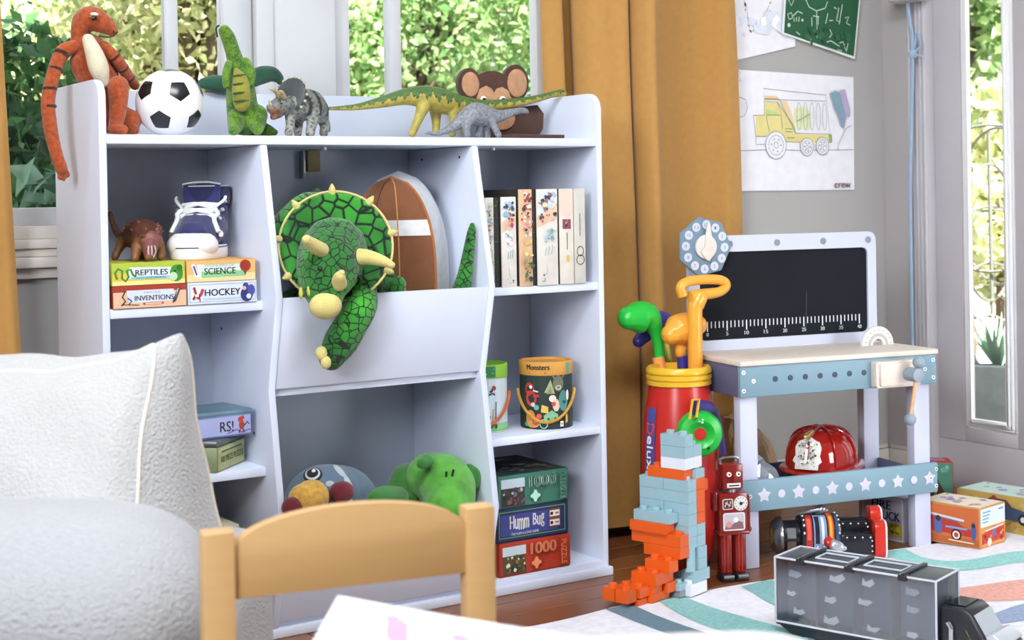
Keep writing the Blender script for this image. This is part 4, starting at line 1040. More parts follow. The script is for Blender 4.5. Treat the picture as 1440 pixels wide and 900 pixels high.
# ================================================================ middle bins
# big plush triceratops
bt = thing('triceratops_plush', 'large green scaly plush triceratops leaning out of the upper bin', 'plush toy', (.45, .08, .4925))
SCL = scale_mat('green_scales', '#1a6a1e', '#3fa52c', '#08180c', 62, .055)
SCB = scale_mat('green_scales_large', '#175f1e', '#36982c', '#07160b', 38, .075)
HRN = pl('#d8c97e', var=.08)
b = MB(); [b.chain(D[k]) for k in ('big_body', 'big_back')]
b.chain([(.42, .05, .62, .07), (.48, .10, .60, .075), (.56, .12, .58, .06)])
blob('body', b, SCB, bt, .005, 4)
hd = MB().chain(D['big_head']); head = blob('head', hd, SCL, bt, .004, 4)
c = D['big_frill'][0]; nrm = Vector((-.38, -.88, .28)).normalized(); q = nrm.to_track_quat('Z', 'Y').to_matrix()
fb = MB(); cc = Vector(c[:3])
rs = []
for prof_r, pz in ((.02, .0), (.6, .012), (.96, .030), (1.0, .022), (.97, .012), (.6, -.008), (.02, -.018)):
    rs.append([cc + q @ Vector((prof_r * c[3] * .98 * math.cos(a), prof_r * c[3] * .98 * math.sin(a), pz)) for a in [2 * math.pi * i / 40 for i in range(40)]])
fb.rings(rs)
fr_o = blob('frill', fb, SCB, bt, .004, 3)
MB().tube([cc + q @ Vector((c[3] * .99 * math.cos(a), c[3] * .99 * math.sin(a), .024)) for a in [2 * math.pi * i / 48 for i in range(48)]], .0025, 8, closed=True).build('frill_piping', HRN, fr_o, world=True)
for i in range(9):
    a = 2 * math.pi * (i + .3) / 9
    o_ = Vector((math.cos(a), math.sin(a), 0)); p0 = cc + q @ (o_ * c[3] * .97 + Vector((0, 0, .022))); p1 = cc + q @ (o_ * c[3] * 1.09 + Vector((0, 0, .03)))
    MB().chain([(*p0, .008), (*((p0 + p1) / 2), .007), (*p1, .003)], 3, 10).build('frill_spike', HRN, fr_o, world=True)
for k in ('big_horn1', 'big_horn2', 'big_horn3'): MB().chain(D[k], 4, 14).build('horn', HRN, head, world=True)
n_ = D['big_nose'][0]
MB().sphere(n_[:3], n_[3] * 1.25, (1.15, .8, .9), 20).build('beak', HRN, head, world=True)
for e in D['big_eye']: MB().sphere(e[:3], .005, n=12).build('eye', BLK, head, world=True)
for i in range(5):
    a = -.9 + i * .42; pp = Vector(n_[:3]) + Vector((math.sin(a) * .052, .022, .018 + .012 * math.cos(a)))
    MB().sphere(pp, .009, (.5, .5, 1.3), 8).build('cheek_streak', mat('#c8cc50', 'plush'), head, world=True)
arm = blob('arm', MB().chain(D['big_arm']), SCL, bt, .004, 4)
for q_ in D['big_paw']: MB().sphere(q_[:3], q_[3], (1, .8, 1.2), 12).build('claw', HRN, arm, world=True)
blob('tail', MB().chain(D['big_tail']), SCL, bt, .0035, 3)
blob('leg', MB().chain(D['big_leg']), SCL, bt, .004, 3)

# football cushion
fc = D['foot_c'][0]
fo = thing('football_cushion', 'brown football-shaped cushion with white bands and grey back', 'cushion', (.665, .095, .4925), R(-50))
BR = mat('#7a4a2a', 'fabric', var=.12, vs=30, bs=700, bump=.35); GRB = mat('#b9bcc0', 'fabric', bs=500); BW = mat('#d9d9da', 'fabric')
fz = .210; RX, RZ, TH, GD = .098, .210, .045, .085
def fpt(x, z, y0=0, sg=-1):
    """x, z in -1..1 on the oval; the panel domes towards its middle"""
    w_ = math.sqrt(max(0, 1 - abs(z) ** 2.3)); k = math.sqrt((x * w_) ** 2 * .75 + z * z)
    k = max(k, abs(x)) if abs(x) > .999 else k
    return (RX * x * w_, y0 + sg * TH * max(0, (1 - abs(x) ** 2.6)) ** .7 * max(0, 1 - abs(z) ** 3) ** .7, fz + RZ * z)
bands = [-1, -.93, -.82, -.70, -.58, -.42, -.21, 0, .21, .40, .57, .70, .82, .93, 1]
def panel(name, m0, m1, y0, sg):
    q = MB(); nx = 16
    zz = []
    for a_, b_ in zip(bands, bands[1:]): zz += [a_, (a_ + b_) / 2]
    zz += [1]
    vs = [fpt(-1 + 2 * i / nx, z, y0, sg) for z in zz for i in range(nx + 1)]; fs = []; mi = []
    for r_ in range(len(zz) - 1):
        for i in range(nx):
            f_ = (r_ * (nx + 1) + i, r_ * (nx + 1) + i + 1, (r_ + 1) * (nx + 1) + i + 1, (r_ + 1) * (nx + 1) + i)
            fs.append(f_ if sg < 0 else tuple(reversed(f_))); zm = (zz[r_] + zz[r_ + 1]) / 2; mi.append(1 if .40 < abs(zm) < .57 else 0)
    q.add(vs, fs); q.m = mi
    return q.build(name, [m0, m1], fo, weld=True)
panel('front_panel', BR, BW, 0, -1); panel('back_panel', GRB, GRB, GD, 1)
rim = [fpt(1, -1 + 2 * i / 30) for i in range(31)] + [fpt(-1, 1 - 2 * i / 30) for i in range(1, 30)]
g2 = MB(); g2.rings([[(x * k, GD * t_, fz + (z - fz) * k) for x, y_, z in rim] for t_, k in ((0, 1), (.25, 1.05), (.5, 1.07), (.75, 1.05), (1, 1))], cap=False)
g2.build('gusset', GRB, fo)
MB().tube([(x, -.001, z) for x, y_, z in rim], .0032, 8, closed=True).build('piping', mat('#a8632f', 'fabric'), fo)
for xs, c_ in ((.33, '#c98a4a'), (-.30, '#4a2814')):
    MB().tube([(lambda p3: (p3[0], p3[1] - .001, p3[2]))(fpt(xs, -1 + 2 * i / 30)) for i in range(31)], .0013, 6).build('seam', mat(c_, 'fabric'), fo)
for zb in (-.57, -.40, .40, .57):
    MB().tube([(lambda p3: (p3[0], p3[1] - .0008, p3[2]))(fpt(-1 + 2 * i / 16, zb)) for i in range(17)], .0011, 6).build('seam', mat('#8a5a34', 'fabric'), fo)

# lower bin: blue bird cushion and green hippo
bd = thing('bird_plush', 'grey-blue plush bird with golden beak and ringed eye in the lower bin', 'plush toy', (.44, .08, .034))
b = MB(); [b.sphere((q[0], q[1], q[2]), q[3], (1.15, .8, 1.0), 24) for q in D['brd_body']]; b.sphere((.45, .10, .125), .085, (1.2, .9, 1), 20)
bb = blob('body', b, mat('#5d7386', 'plush', var=.1), bd, .005, 3)
b = MB(); [b.sphere(q[:3], q[3], (1, .9, .95), 18) for q in D['brd_beak']]
blob('beak', b, mat('#c99a3f', 'plush', var=.3, vs=90), bd, .004, 3)
e = D['brd_eye'][0]
e2 = D['brd_eye'][1]
for r_, m_, d_ in ((1.0, '#15171a', 0), (.78, '#c9ccd0', .003), (.60, '#15171a', .006)): dab('eye', bb, e, e[3] * r_, mat(m_, 'fabric'), bd, th=.22, lift=d_, to=e2)
loc, nor = snap(bb, e, bd, e2); MB().sphere(loc + nor * .009 + Vector((.003, 0, .002)), .0045, (1, .6, .8), 12).build('eye_glint', EYEW, bd)
for q in D['brd_red']: blob('neck_scarf', MB().sphere(q[:3], q[3], (1.1, .8, .9), 14), pl('#6a1620'), bd, .004, 3)
for k_, q in enumerate(D['brd_spots']): dab('patch', bb, q, q[3] * 1.15, mat('#b4bcc4', 'plush'), bd, sx=(1.3, .7, .6, 1, .8)[k_], sy=(.6, 1.4, 1.5, .7, .8)[k_], th=.12, to=D['brd_spots_to'][k_])
hp = thing('hippo_plush', 'bright green plush hippo with dark folded ears in the lower bin', 'plush toy', (.71, .08, .034))
G1 = mat('#58a836', 'plush', var=.38, vs=26); G2 = mat('#2f7a2c', 'plush', var=.3, vs=20)
b = MB().chain(D['hip_head']); [b.sphere(q[:3], q[3], n=16) for q in D['hip_snout']]
hh = blob('head', b, G1, hp, .0045, 5)
b = MB().chain(D['hip_body']); b.sphere((.70, .12, .12), .08, (1.1, .9, 1)); blob('body', b, mat('#3a7a2c', 'plush', var=.25), hp, .005, 4)
for k in ('hip_ear1', 'hip_ear2'): blob('ear', MB().chain(D[k]), G2, hh, .003, 3)
blob('arm', MB().chain(D['hip_arm']), G2, hp, .004, 3)
E_ = D['hip_eye']
for a, b_ in ((0, 1), (2, 3)):
    l0, n0 = snap(hh, E_[a], hp); l1, n1 = snap(hh, E_[b_], hp)
    MB().cyl(l0 + n0 * .001, l1 + n1 * .001, .0026, n=8).build('eye_stitch', BLK, hh)

# ================================================================ right cubbies
ZS2 = .6685
def book(label, x0, x1, h, d, y0, col, art, cov='#2b2725'):
    t = thing('book', label, 'book', (x0, y0, ZS2), 0, 'cloth-bound books on the right shelf')
    w = x1 - x0
    c = mat(col, 'paper', var=.1)
    MB().box(0, w, 0, .004, 0, h).build('spine', c, t, bevel=.0015)
    cv = mat(cov, 'paper')
    MB().box(0, .0025, .004, d, 0, h).build('cover', cv, t, bevel=.0006); MB().box(w - .0025, w, .004, d, 0, h).build('cover', cv, t, bevel=.0006)
    MB().box(.0026, w - .0026, .005, d - .004, .003, h - .003).build('pages', mat('#d9cfb8', 'paper', var=.15, vs=200), t, smooth=False)
    p = Print((0, 0, 0), X, Z); art(p, w, h); p.build(t)
    return t
def floral(cols, seed, n=40):
    def a(p, w, h): p.scatter(.001, w - .001, .004, h - .004, cols, n, min(.006, w * .25), seed)
    return a
def pastel(seed):
    def a(p, w, h):
        p.poly([(.001, h * .60), (w - .001, h * .70), (w - .001, h * .84), (.001, h * .72)], '#e3c0a0'); p.poly([(.001, h * .72), (w - .001, h * .84), (w - .001, h * .98), (.001, h * .98)], '#d5dbe0')
        p.scatter(.001, w - .001, h * .74, h - .004, ['#33465a', '#8d6a78', '#9fb4c4', '#e8d9a8', '#2c3a44', '#c8ccd4'], 26, min(.008, w * .3), seed)
        p.scatter(.001, w - .001, h * .64, h * .78, ['#b8485a', '#2c3a54', '#e0b0a0'], 10, min(.006, w * .25), seed + 5)
        p.scatter(w * .1, w * .9, h * .44, h * .62, ['#8fb8c4', '#6f9cb0', '#dfe0de'], 9, min(.007, w * .3), seed + 2)
        for u in (.3, .45, .6, .7): p.line([(w * u, h * (.30 + .1 * (u * 7 % 1))), (w * (u + .05), h * (.42 - .06 * (u * 5 % 1)))], .0022, '#7fa8b8')
        p.line([(w * .35, h * .22), (w * .4, h * .12)], .0015, '#9ab0b8')
        p.scatter(.001, w - .001, .005, h * .14, ['#4a5c6a', '#7f98a8'], 5, .003, seed + 1)
    return a
def crestbook(p, w, h):
    p.rect(.001, w - .001, .72 * h, h - .002, '#e6c9b8'); p.rect(w * .2, w * .8, .58 * h, .68 * h, '#8a4450'); p.scatter(w * .2, w * .8, .57 * h, .69 * h, ['#3a2430', '#c9a0a0'], 9, .003, 3)
    p.line([(w * .5, .54 * h), (w * .5, .36 * h)], .002, '#5a5a58'); p.disc(w * .55, .27 * h, .004, '#d9b24a', .008)
def knotbook(p, w, h):
    p.line([(w * .5, .74 * h), (w * .5, .50 * h)], .002, '#4a4a48')
    p.ring(w * .5, .34 * h, w * .28, .002, '#5a4a28', ry=.05 * h); p.ring(w * .5, .25 * h, w * .34, .002, '#4a3c20', ry=.05 * h)
book('floral speckled book leaning first beside the divider', .846, .868, .197, .16, .006, '#cfccc4', floral(['#7a8a6a', '#a86a78', '#8fa0b0', '#c9c29a'], 1, 46))
book('narrow dark book between the first two pale books', .870, .884, .196, .16, .010, '#23261f', floral(['#3a4030', '#6a6248', '#181a18'], 2, 14))
book('cream book with pastel pictures, second from the divider', .886, .925, .198, .17, .004, '#ded5cc', pastel(11))
book('red and yellow floral spined book on the right shelf', .930, .965, .214, .18, .0, '#d8b48e',
     lambda p, w, h: (p.scatter(.001, w - .001, .5 * h, h - .003, ['#b83a4a', '#d88a90', '#3a3a3a', '#e6d8c8'], 46, .006, 21), p.scatter(.001, w - .001, .3 * h, .52 * h, ['#d9b25a', '#e3c98a'], 12, .006, 22), p.scatter(.001, w - .001, .004, .32 * h, ['#3f6a4a', '#7aa08a', '#c9873a', '#2c3a34'], 30, .006, 23)))
book('thin dark volume right of the red floral book', .967, .974, .212, .17, .002, '#2a2420', floral(['#b8873a', '#4a5a6a'], 6, 8))
book('wide cream book with pastel pictures, fourth pale spine', .976, 1.032, .214, .18, -.002, '#ddd6cc', pastel(31))
book('cream book with a red crest on its spine', 1.037, 1.075, .214, .18, -.002, '#ddd3c6', crestbook)
book('pale grey book with brown knotwork rings, last by the side panel', 1.077, 1.108, .214, .18, -.002, '#c9c5bb', knotbook)
t = thing('book', 'black book lying behind the short books on the right shelf', 'book', (.846, .185, ZS2), 0, 'cloth-bound books on the right shelf')
MB().box(0, .10, 0, .05, 0, .214).build('cover', mat('#16181b', 'paper'), t, bevel=.003)
MB().box(.003, .097, .006, .046, .2142, .2146).build('pages', mat('#30302e', 'paper'), t, smooth=False)

# picture tins with rope handles
def pail(label, c, r, h, lidc, bodyc, ropec, artf, base=None):
    t = thing('picture_tin', label, 'canister', (c[0], c[1], ZL), 0, 'round puzzle canisters')
    MB().lathe([(r * .98, 0), (r, .003), (r, h * .80)], 44).build('can', mat(bodyc, 'paper'), t)
    MB().lathe([(r * 1.02, h * .80), (r * 1.03, h * .81), (r * 1.03, h - .002), (r * 1.01, h), (r * .94, h), (r * .93, h - .006)], 44, cap=True).build('lid', mat(lidc, 'paper'), t)
    toc2 = math.atan2(-2.72 - c[1], -.86 - c[0])
    def bend(u, v, hh, rr=r):
        a = toc2 + u / rr; q = rr + hh + (.03 * rr if v > h * .8 else 0)
        return Vector((q * math.cos(a), q * math.sin(a), v))
    p = Print((0, 0, 0), X, Z, bend=bend); artf(p, r, h); p.build(t)
    pts = []
    for i in range(25):
        a = -1.45 + 2.9 * i / 24
        s_ = math.cos(a / 1.45 * math.pi / 2)
        pts.append(((r + .005) * math.cos(toc2 + a), (r + .005) * math.sin(toc2 + a), h * .56 - h * .46 * s_ + .002))
    rope = MB()
    for k in range(3):
        tw = []
        for i, q in enumerate(catmull(pts, 4)):
            ph = i * .9 + k * 2.094; d = Vector((q[0], q[1], 0)).normalized()
            tw.append(Vector(q) + d * .0018 * math.cos(ph) + Vector((0, 0, .0018 * math.sin(ph))))
        rope.tube(tw, .0021, 6)
    rope.build('rope_handle', mat(ropec, 'fabric'), t)
def monsters(p, r, h):
    L = 1.35 * r
    p.rect(-L, L, .004, h * .79, '#22302c')
    p.text('Monsters', -.045, .008, h * .885, h * .965, '#2a1a10', bold=.0006); p.line([(-.040, h * .84), (.0, h * .84)], .002, '#5a3a18')
    p.rect(.050, .060, h * .82, h * .98, '#5aa08a')
    p.disc(-.040, h * .60, .012, '#b8352c', .015); p.disc(-.036, h * .46, .014, '#c23e34', .018); p.disc(-.036, h * .63, .004, '#f0e8e0'); p.line([(-.03, h * .5), (-.016, h * .5)], .006, '#b8352c'); p.line([(-.03, h * .58), (-.018, h * .56)], .003, '#e8dcd0')
    p.poly([(-.004, h * .55), (.02, h * .53), (.010, h * .74)], '#a3ad7a'); p.poly([(.0, h * .53), (.014, h * .53), (.010, h * .64)], '#7f8f60')
    p.disc(.028, h * .68, .013, '#6a705c', .018); p.ring(.028, h * .62, .006, .002, '#d8c8b8', ry=.004); p.line([(.018, h * .76), (.014, h * .82)], .003, '#8a8468'); p.line([(.038, h * .76), (.043, h * .82)], .003, '#8a8468')
    p.disc(.014, h * .46, .008, '#e6d2c4'); p.disc(.022, h * .36, .008, '#d8c0a8', .014); p.disc(.040, h * .42, .012, '#4c8a86', .024); p.disc(.042, h * .40, .004, '#244a48'); p.disc(.016, h * .38, .005, '#c24a40')
    p.poly([(-.012, h * .26), (.004, h * .24), (.004, h * .34), (-.010, h * .37)], '#d9b24a'); p.disc(-.022, h * .33, .006, '#6aa69a'); p.disc(-.03, h * .37, .005, '#d0ccc0')
    p.poly([(-.004, h * .12), (.024, h * .12), (.026, h * .22), (.012, h * .29), (-.006, h * .21)], '#7fb48c'); p.disc(.004, h * .16, .0025, '#2a4a3a'); p.disc(.019, h * .17, .0025, '#2a4a3a')
    p.disc(-.036, h * .16, .012, '#c98a3c', .020); p.disc(-.024, h * .13, .008, '#b8442f', .01); p.disc(-.030, h * .08, .014, '#d09a4c', .008); p.disc(-.016, h * .20, .006, '#d0583c')
    p.rect(.030, .038, h * .04, h * .12, '#ece6d8'); p.disc(.034, h * .08, .0025, '#d08a3a'); p.poly([(.044, h * .08), (.050, h * .10), (.050, h * .22), (.044, h * .2)], '#d9a24a'); p.disc(.050, h * .50, .004, '#e0dcd0', .012); p.disc(-.046, h * .08, .005, '#5f9a6a')
    p.ring(-.006, h * .09, .008, .002, '#8fd0b8', ry=.010)
def jungle(p, r, h):
    L = 1.35 * r
    p.rect(-L, L, .004, h * .79, '#c9d6dc'); p.rect(-L, L, .004, h * .14, '#8cc48c'); p.rect(-L, L, .004, h * .05, '#7ab648')
    p.rect(.004, .030, h * .82, h * .98, '#2f7a4a'); p.line([(.008, h * .92), (.026, h * .94)], .003, '#9fd0a8'); p.line([(.008, h * .87), (.024, h * .88)], .003, '#9fd0a8')
    p.ring(-.022, h * .54, .008, .0025, '#20242a'); p.ring(-.022, h * .54, .004, .002, '#3a3a40'); p.line([(-.030, h * .66), (-.024, h * .70)], .003, '#20242a'); p.rect(-.028, -.012, h * .34, h * .46, '#5fa0a0'); p.poly([(-.026, h * .30), (-.012, h * .28), (-.010, h * .42), (-.024, h * .42)], '#4a8a5a')
    p.poly([(.012, h * .54), (.026, h * .72), (.022, h * .58)], '#2a2c34'); p.line([(.016, h * .62), (.028, h * .56)], .003, '#2a2c34'); p.disc(.026, h * .66, .005, '#9a3030')
    for k in range(9):
        u = -.028 + .007 * k; p.line([(u, h * .15), (u + .002, h * (.26 + .1 * (k % 3)))], .0028, ['#7a4a2a', '#2c2c34', '#c8883a', '#3a5a8a', '#8a8f94'][k % 5])
    for k in range(6): p.disc(-.026 + .011 * k, h * .10, .003, '#24402a', .005)
    p.line([(-.03, h * .62), (.0, h * .58), (.03, h * .60)], .0015, '#b8c0d0')
pail('round canister lettered Monsters with yellow rope handle', (1.052, .085), .060, .152, '#cf9440', '#22302c', '#c9922e', monsters)
pail('green-lidded round canister with orange rope handle beside the divider', (.905, .125), .056, .152, '#8abf3c', '#a8c4c4', '#cf5f22', jungle)

# three boxed games at the bottom right
def game(label, x0, x1, y0, z0, h, d, rz, col, art, top=None):
    w = x1 - x0
    t = thing('game_box', label, 'board game', (x1, y0, z0), rz, 'boxed games in the bottom right cubby')
    MB().box(-w, 0, .002, d - .002, 0, h * .55).build('tray', mat(col, 'paper'), t, bevel=.001)
    MB().box(-w - .001, .001, 0, d, .003, h).build('lid', mat(col, 'paper', var=.1), t, bevel=.0015)
    p = Print((-w, 0, 0), X, Z); art(p, w, h); p.build(t)
    if top:
        p = Print((-w, 0, h), X, Y); p.rect(.004, w - .004, .004, d - .004, top); p.scatter(.01, w - .01, .01, d - .01, ['#3c4438', '#7a8078', '#2a3a48', '#5a4a38'], 40, .016, 5); p.build(t)
def jig(c0, c1, pic, c2):
    def a(p, w, h):
        p.rect(.001, w - .001, .004, h - .001, c0); p.scatter(.070, w - .002, .005, h - .002, [c2], 14, .010, 4); p.rect(.006, .068, .006, h - .008, pic[0])
        p.rect(.006, .068, h * .62, h - .008, pic[1]); p.scatter(.007, .067, .007, h * .68, pic[2], 46, .006, 9)
        p.text('1000', .078, .146, h * .58, h * .92, c1, bold=.0014)
        u, v = .092, h * .32
        p.rect(u - .007, u + .007, v - .007, v + .007, c1)
        for dx, dy in ((.009, 0), (-.009, 0), (0, .009), (0, -.009)): p.disc(u + dx, v + dy, .0042, c1)
        p.rect(.158, .176, h * .12, h * .90, c0); p.text('PUZZLE', .160, .174, h * .14, h * .88, c1, rot=-90, bold=.0005)
    return a
def humm(p, w, h):
    p.rect(.001, w - .001, .004, h - .001, '#23265c'); p.frame(.004, w - .008, .010, h - .006, .0018, '#5aa03c')
    p.rect(.008, w - .03, h * .2, h * .82, '#3a3f86')
    ww = [('H', .032, .043, .0), ('u', .045, .053, -.002), ('m', .055, .067, -.004), ('m', .069, .081, -.002), ('B', .092, .101, .002), ('u', .103, .111, .0), ('g', .113, .121, -.005)]
    for ch, a, b, dv in ww:
        up = .028 if ch in 'HB' else .021
        p.text(ch, a, b, h * .40 + dv, h * .40 + up + (.004 if ch == 'g' else 0), '#f0ece4', bold=.0007)
    p.text('THE HUM-A-LONG GAME', .034, .106, h * .20, h * .28, '#d8d8e4')
    p.rect(.134, .164, h * .28, h * .84, '#7a4432')
    for k in (0, 1): p.rect(.136, .162, h * (.32 + .28 * k), h * (.50 + .28 * k), '#e8e0d8'); p.disc(.141, h * (.41 + .28 * k), .004, '#2a1a18'); p.rect(.150, .160, h * (.38 + .28 * k), h * (.44 + .28 * k), '#8a8080')
game('orange-red boxed game marked 1000 at the bottom of the stack', .866, 1.056, .006, .034, .074, .21, R(1), '#a8341c', jig('#b8391f', '#ee9468', ('#5a5434', '#c4d4dc', ['#4a4a2a', '#8a7a44', '#2f3a24', '#e0dcd0', '#7a3a24']), '#a83018'), '#6a6258')
game('blue boxed game lettered Humm Bug, middle of the stack', .864, 1.050, .004, .108, .074, .21, R(-1), '#1d1f4a', humm, '#1d1f4a')
game('green boxed game marked 1000 on top of the stack', .866, 1.052, .004, .182, .074, .21, R(0), '#2c5a4a', jig('#3a7562', '#b4e0cc', ('#3a3a34', '#b8c8d0', ['#4a3a3a', '#5a6a78', '#8a4a4a', '#2c3030', '#a8b0b8']), '#336a58'), '#1c2a2a')

# ================================================================ drawings and cord in the corner
def sheet(name, label, cat, o, ux, uy, outline, m, curl=.006):
    """thin sheet pinned to the wall, corners lifted a little"""
    t = thing(name, label, cat, o)
    MB().prism(outline, (0, 0, 0), ux, uy, .0015).build('paper', m, t, smooth=False)
    return t
PAP = mat('#eceaf0', 'paper', rough=.5)
yw = YW - .004
t = sheet('drawing', 'child drawing of a yellow dump truck, taped to the wall', 'drawing', (1.93, yw, .870), X, Z, [(0, .002), (.489, 0), (.492, .337), (0, .345)], PAP)
p = Print((0, -.0015, 0), X, Z)
def px(u, v): return ((u - 20) / 845 * .492, (842 - v) / 760 * .337)
INK = '#5d6068'
p.poly([px(*q) for q in ((190, 355), (245, 350), (250, 265), (335, 262), (440, 420), (450, 470), (700, 470), (700, 525), (380, 520), (340, 470), (290, 460), (250, 490), (190, 490))], '#e3d590')
p.poly([px(*q) for q in ((345, 250), (400, 260), (450, 400), (440, 420))], '#ecd0a0'); p.poly([px(*q) for q in ((250, 225), (330, 225), (345, 250), (250, 250))], '#ecc98e'); p.poly([px(*q) for q in ((440, 440), (445, 300), (520, 290), (560, 330), (560, 440))], '#e3e6c0')
p.poly([px(*q) for q in ((255, 350), (255, 310), (320, 330), (350, 350))], '#bfcf86'); p.poly([px(*q) for q in ((680, 470), (700, 470), (702, 520), (682, 522))], '#8fb07a')
for l in (((172, 355), (245, 350), (245, 262), (330, 265), (360, 350), (258, 350)), ((172, 355), (186, 490), (186, 540), (240, 540)), ((240, 180), (665, 210), (690, 468), (450, 465), (345, 245), (245, 245), (240, 180)), ((245, 250), (665, 250)), ((380, 522), (480, 525)), ((700, 470), (700, 525), (670, 525)), ((60, 582), (240, 575), (380, 575), (480, 578), (855, 572)), ((255, 355), (262, 400), (275, 455)), ((356, 360), (362, 440)), ((186, 490), (250, 488)), ((330, 262), (440, 420), (450, 468)), ((380, 437), (430, 437)), ((380, 455), (430, 457)), ((390, 495), (440, 497)), ((740, 580), (745, 540), (780, 470), (800, 430), (840, 408)),
          ((35, 100), (40, 60)), ((70, 60), (85, 90), (75, 110), (92, 135), (60, 150), (65, 200), (35, 212)), ((45, 245), (80, 240), (120, 255), (132, 310), (110, 360), (60, 375))):
    p.line([px(*q) for q in l], .0014, INK)
for cx, cy, r_ in ((315, 545, 68), (523, 555, 44), (628, 548, 44)):
    u, v = px(cx, cy); k = .492 / 845
    p.disc(u, v, r_ * k, '#e9e8ee'); p.ring(u, v, r_ * k, .0014, INK); p.ring(u, v, r_ * k * .72, .0012, INK); p.ring(u, v, r_ * k * .22, .0012, INK)
    for i in range(6): p.disc(u + r_ * k * .47 * math.cos(i), v + r_ * k * .47 * math.sin(i), .0022, INK)
for i in range(5): p.ring(*px(467 + 44 * i, 355), .0085, .0016, '#9aa88a' if i < 3 else '#9a9aa2', ry=.040)
p.line([px(450, 390), px(540, 340)], .003, '#7fb07a')
p.poly([px(*q) for q in ((688, 200), (720, 180), (750, 190), (790, 300), (795, 350), (780, 430), (760, 420), (745, 350), (710, 280))], '#7fa0ac'); p.poly([px(*q) for q in ((752, 175), (790, 168), (805, 230), (825, 300), (820, 350), (795, 350), (770, 260))], '#b9a6c8'); p.poly([px(*q) for q in ((745, 340), (800, 330), (785, 380), (770, 425), (755, 400))], '#8f9cb8')
p.text('crew', *[(705 - 20) / 845 * .492, (820 - 20) / 845 * .492], (842 - 828) / 760 * .337, (842 - 795) / 760 * .337, '#d8707c', bold=.0004)
p.build(t)
t = sheet('drawing', 'white paper with dark pasted flecks high on the wall by the curtain', 'drawing', (1.895, yw, 1.24), X, Z, [(.045, -.003), (.292, .049), (.292, .30), (0, .30)], PAP)
p = Print((0, -.0015, 0), X, Z)
rn = random.Random(8)
for u, v in ((.10, .16), (.10, .145), (.106, .12), (.112, .10), (.118, .085), (.14, .105), (.165, .118), (.18, .14), (.19, .145), (.195, .17), (.095, .175), (.10, .19)):
    a = rn.uniform(0, 3); s_ = rn.uniform(.004, .009)
    p.poly([(u + s_ * math.cos(a + q) * (1 if i % 2 else .55), v + s_ * math.sin(a + q) * (1 if i % 2 else .55)) for i, q in enumerate((0, 1.2, 3.14, 4.4))], rn.choice(['#3a2a28', '#4a3a34', '#2a2424', '#5a3a3a']))
p.line([(.103, .16), (.110, .115), (.118, .08), (.16, .115), (.19, .16)], .0014, '#b8a488'); p.scatter(.05, .28, .06, .16, ['#e0e4f0', '#f6f6fa', '#dadeea'], 24, .022, 4)
p.build(t)
yg = YW - .012
t = sheet('chalkboard_sheet', 'green chalkboard sheet with white doodles, tilted on the wall', 'drawing', (2.12, yg, 1.26), X, Z, [(.008, .062), (.30, 0), (.335, .22), (.03, .27)], mat('#e8eae8', 'paper'))
p = Print((0, -.0015, 0), X, Z)
p.poly([(.015, .066), (.296, .008), (.328, .218), (.036, .264)], '#1f5a38')
CH = '#c8dccb'
for l in (((.045, .145), (.035, .16), (.045, .168), (.055, .16), (.045, .145)), ((.03, .12), (.045, .125), (.05, .11), (.035, .105), (.03, .12)), ((.05, .115), (.07, .13), (.09, .125)), ((.055, .11), (.055, .10)), ((.065, .113), (.064, .10)), ((.075, .114), (.073, .10)),
          ((.10, .17), (.115, .145), (.145, .135), (.18, .145), (.19, .165)), ((.145, .135), (.145, .055)), ((.125, .115), (.125, .09)), ((.13, .12), (.155, .118)), ((.15, .12), (.15, .095)), ((.19, .13), (.18, .10)), ((.195, .11), (.21, .11)), ((.195, .085), (.205, .07), (.195, .06)),
          ((.235, .15), (.225, .11), (.24, .108)), ((.25, .16), (.235, .10)), ((.215, .15), (.225, .145)), ((.26, .12), (.275, .125), (.265, .105), (.28, .1)), ((.18, .045), (.20, .05), (.235, .035), (.225, .025), (.245, .022)), ((.235, .045), (.25, .05), (.26, .025)), ((.185, .03), (.2, .022), (.22, .02)), ((.27, .045), (.262, .02)), ((.10, .055), (.12, .05)), ((.06, .07), (.075, .062))):
    p.line(l, .0028, CH)
p.disc(.032, .088, .006, CH); p.disc(.085, .105, .004, CH); p.scatter(.02, .29, .03, .10, ['#2a6644', '#1b5233'], 20, .015, 3)
p.build(t)

cd = thing('hanging_cord', 'pale blue knotted cord hanging in the room corner', 'cord', (2.50, .292, .49))
BLU = mat('#9fb6d0', 'fabric', var=.05)
MB().tube(catmull([(0, 0, -.18), (.0, 0, .1), (.0, -.002, .40), (.0, -.018, .79), (.0, -.010, .86), (0, 0, .935)], 5), .0065, 10, flat=(1, .6)).build('cord_line', BLU, cd)
MB().sphere((0, -.018, .775), .014, (1, 1, 1.1), 16).build('knot', BLU, cd)
for q in (((0, -.028, .78), (0, -.048, .80), (0, -.036, .835), (0, -.026, .79)), ((0, -.026, .772), (0, -.05, .765), (0, -.058, .775))): MB().tube(catmull(q, 4), .003, 8).build('cord_end', BLU, cd)
MB().lathe([(.055, 0), (.06, .006), (.06, .03), (.05, .05), (.02, .06)], 24, (0, .0, .93)).build('hanger', mat('#dcd2d2', 'plastic'), cd)

